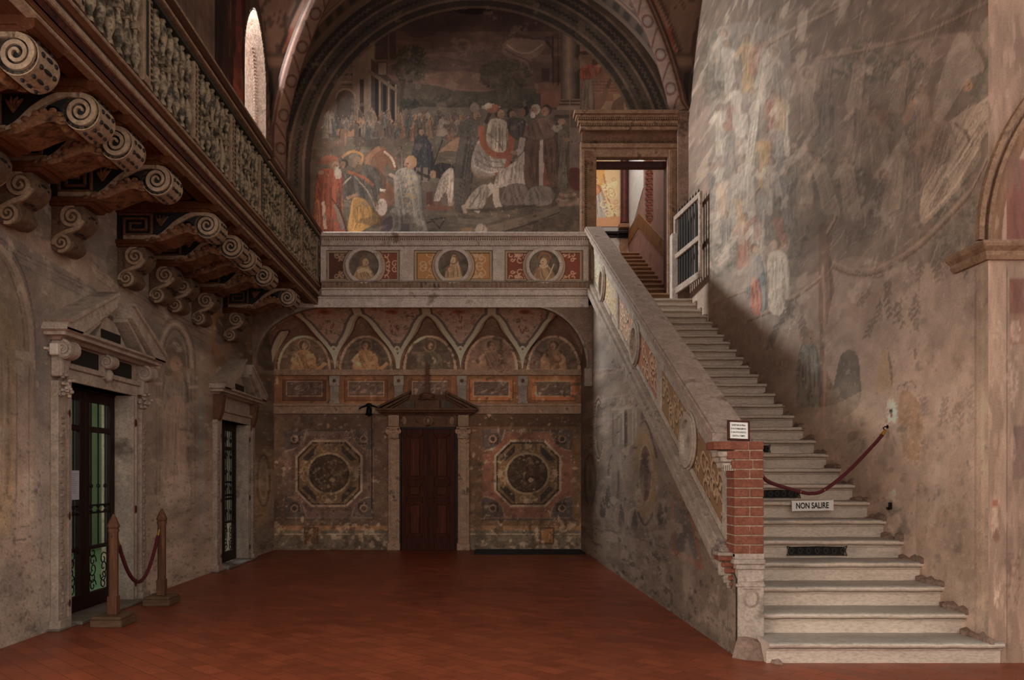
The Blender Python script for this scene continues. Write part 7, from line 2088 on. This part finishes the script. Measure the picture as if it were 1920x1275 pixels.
m.build('carved_emblem', M['tan_stone'], bd)
# faint inscription beside the emblem
text('inscription', 'B AVE', .10, (-.28, -.068, ZB(789) ), (R(90), 0, 0), M['brown_stone'], bd, sx=.8, ext=.004)
text('inscription', 'I N A', .10, (.28, -.068, ZB(789)), (R(90), 0, 0), M['brown_stone'], bd, sx=.8, ext=.004)
prof = [(0, 0), (.10, 0), (.13, .03), (.20, .045), (.22, .07), (.25, .09), (.25, .12), (0, .12)]
zc = ZB(779)
xa, xb = XB(731) - bd.location.x, XB(873) - bd.location.x
m = MB(); m.mould(prof, [(xa, 0, zc), (xa, 0, zc), (xb, 0, zc), (xb, 0, zc)], [(-1, 0, 0), (-1, -1, 0), (1, -1, 0), (1, 0, 0)]); m.build('cornice', M['brown_stone'], bd)
for s in (-1, 1):
    m = MB(); e = .95; sl = .47
    for (a0, b0, t0, t1, pr) in ((0, .62, .0, .05, .27), (0.05, .60, -.05, .0, .22), (.1, .58, -.085, -.05, .17)):
        m.prism([(s * (e - a0), t0), (s * (e - a0 - .02), t1), (s * (e - b0), t1 + sl * b0), (s * (e - b0), t0 + sl * b0)], (0, 0, zc + .12), (1, 0, 0), (0, 0, 1), (0, -pr, 0))
    m.build('raking_cornice', M['brown_stone'], bd)
m = MB(); m.prism([(-.92, 0), (.92, 0), (.36, .27), (-.36, .27)], (0, 0, zc + .12), (1, 0, 0), (0, 0, 1), (0, -.09, 0)); m.build('tympanum', M['brown_stone'], bd)
for a_, b_ in ((758, 777), (828, 847)): m = MB(); bb(m, XB(a_), XB(b_), .088, .10, zc + .14, ZB(753)); m.build('marble_inlay', M['marbledark'], bd)
m = MB(); bb(m, XB(780), XB(825), 0, .20, zc + .12, ZB(751), .004); m.build('plinth', M['brown_stone'], bd)
m = MB(); cx, cz = XB(802) - bd.location.x, ZB(751)
m.lathe([(.20, 0), (.18, .02), (.13, .03), (.14, .05), (.15, .08), (.14, .11), (.09, .13)], (cx, -.11, cz), 20)
m.prism([(-.042, .12), (.042, .12), (.03, .66), (-.03, .66)], (cx, -.15, cz), (1, 0, 0), (0, 0, 1), (0, .08, 0)); m.prism([(-.03, .66), (.03, .66), (0, .72)], (cx, -.14, cz), (1, 0, 0), (0, 0, 1), (0, .06, 0)); m.build('obelisk', M['brown_stone'], bd)
# door leaves
dd = empty('panelled_door', (XB(803.5), YB - .03, 0), 'dark brown panelled double door closed under the loggia', 'door')
zt = ZB(802)
m = MB(); m.box(XB(750) - XB(803.5), XB(753) - XB(803.5), -.06, .02, 0, zt); m.box(XB(854) - XB(803.5), XB(857) - XB(803.5), -.06, .02, 0, zt); m.box(XB(750) - XB(803.5), XB(857) - XB(803.5), -.06, .02, zt - .03, zt); m.build('door_frame', M['doorwood2'], dd)
for s in (-1, 1):
    x0, x1 = .006, .515
    m = MB()
    def q(m, a, b_, y0, y1, z0, z1, bv=.004): m.box(s * a, s * b_, y0, y1, z0, z1, bv)
    q(m, x0, x1, -.02, .02, 0, zt - .03, 0)
    q(m, x0, x0 + .10, -.04, -.02, 0, zt - .03); q(m, x1 - .10, x1, -.04, -.02, 0, zt - .03)
    rails = ((.0, .26), (.93, 1.0), (1.28, 1.36), (zt - .14, zt - .03))
    for z0, z1 in rails: q(m, x0 + .1, x1 - .1, -.038, -.02, z0, z1)
    lf = m.build('door_leaf', M['doorwood'], dd)
    for z0, z1 in ((.26, .93), (1.0, 1.28), (1.36, zt - .14)):
        m = MB()
        for k, (ins, yy) in enumerate(((0.0, -.05), (.022, -.035))):
            a, b_, c_, d_ = x0 + .10 + ins, x1 - .10 - ins, z0 + ins, z1 - ins
            wv = .02
            q(m, a, a + wv, yy, -.02, c_, d_, .003); q(m, b_ - wv, b_, yy, -.02, c_, d_, .003); q(m, a, b_, yy, -.02, c_, c_ + wv, .003); q(m, a, b_, yy, -.02, d_ - wv, d_, .003)
        q(m, x0 + .165, x1 - .165, -.034, -.02, z0 + .06, z1 - .06, .01)
        m.build('panel', M['panel_wood'], lf)
m = MB(); m.box(-.015, .015, -.052, -.02, .0, zt - .03, .004); m.lathe([(.0, -.02), (.012, -.02), (.018, -.05), (0, -.06)], (.03, -.03, 1.0), 10, 'y'); m.build('meeting_strip', M['doorwood'], dd)

# string courses and small fluted pilasters of the back wall
m = MB(); m.box(XL, XP(YB), YB - .06, YB, ZB(704), ZB(694), .006); m.box(XL, XP(YB), YB - .04, YB, ZB(776), ZB(758), .006); m.box(XL, XP(YB), YB - .07, YB, ZB(762), ZB(757), .006)
tag(m.build('trim_13', M['tan_light']), kind='structure')
for k, px in enumerate((628, 748, 866, 980)):
    pl = empty('fluted_pilaster', (XB(px), YB, ZB(757)), ['small fluted pilaster on the back wall, leftmost, above left of the bell', 'small fluted pilaster on the back wall, just left of the door pediment', 'small fluted pilaster on the back wall, just right of the obelisk', 'small fluted pilaster on the back wall, rightmost'][k], 'pilaster', 'small fluted pilasters on the back wall')
    hh_ = ZB(705) - ZB(757)
    m = MB(); m.box(-.085, .085, -.05, 0, .0, hh_ - .19, .004)
    for q_ in range(5): m.box(-.075 + q_ * .034, -.059 + q_ * .034, -.062, -.045, .05, hh_ - .21, .002)
    m.box(-.10, .10, -.06, 0, 0, .05, .004); m.build('shaft', M['marble'], pl)
    m = MB(); m.box(-.10, .10, -.065, 0, hh_ - .20, hh_, .006); cp = m.build('capital', M['marble'], pl)
    m = MB(); m.blob((0, -.068, hh_ - .10), .035, .012, .035, 10); m.build('rosette', M['brick'], cp)

# wall bell with cord
bl = empty('iron_bell', (XB(693), YB, ZB(770)), 'black iron bell on a bracket left of the back door, with a long pull cord', 'bell')
m = MB(); m.tube([(-.16, -.10, .05), (-.08, -.10, .08), (0, -.10, .11), (.09, -.10, .08), (.18, -.10, .05)], [.012, .018, .02, .018, .012], 8); m.box(-.02, .02, -.12, 0, .08, .12); m.tube([(.16, -.10, .05), (.24, -.08, .06), (.27, -.06, .01)], .01, 6); m.blob((0, -.1, .1), .07, .03, .04, 8); m.tube([(-.16, -.1, .05), (-.19, -.1, .02)], .012, 6)
m.build('bracket', M['iron'], bl)
m = MB(); m.lathe([(.015, .07), (.04, .05), (.05, 0), (.055, -.05), (.075, -.09), (.07, -.095), (.0, -.06)], (-.0, -.10, -.0), 16); m.blob((0, -.1, -.1), .02, .02, .02, 8); m.build('bell', M['iron'], bl, smooth=True)
m = MB(); m.tube([(.05, -.09, .06), (.052, -.05, -.9), (.05, -.04, -1.9)], .006, 6); m.build('cord', M['iron'], bl)

# floor grating in front of the back wall
fg = empty('floor_grating', (XB(995), 14.95, 0), 'long black slatted floor grating at the foot of the back wall on the right', 'grating')
x0, x1 = LX(889, 14.6) , 1.86
m = MB(); m.box(x0 - fg.location.x, x1 - fg.location.x, -.38, .40, .0, .012); m.build('frame', M['iron'], fg)
m = MB()
for k in range(9): m.box(x0 - fg.location.x + .02, x1 - fg.location.x - .02, -.36 + k * .085, -.32 + k * .085, .012, .03)
m.build('slats', M['iron'], fg)
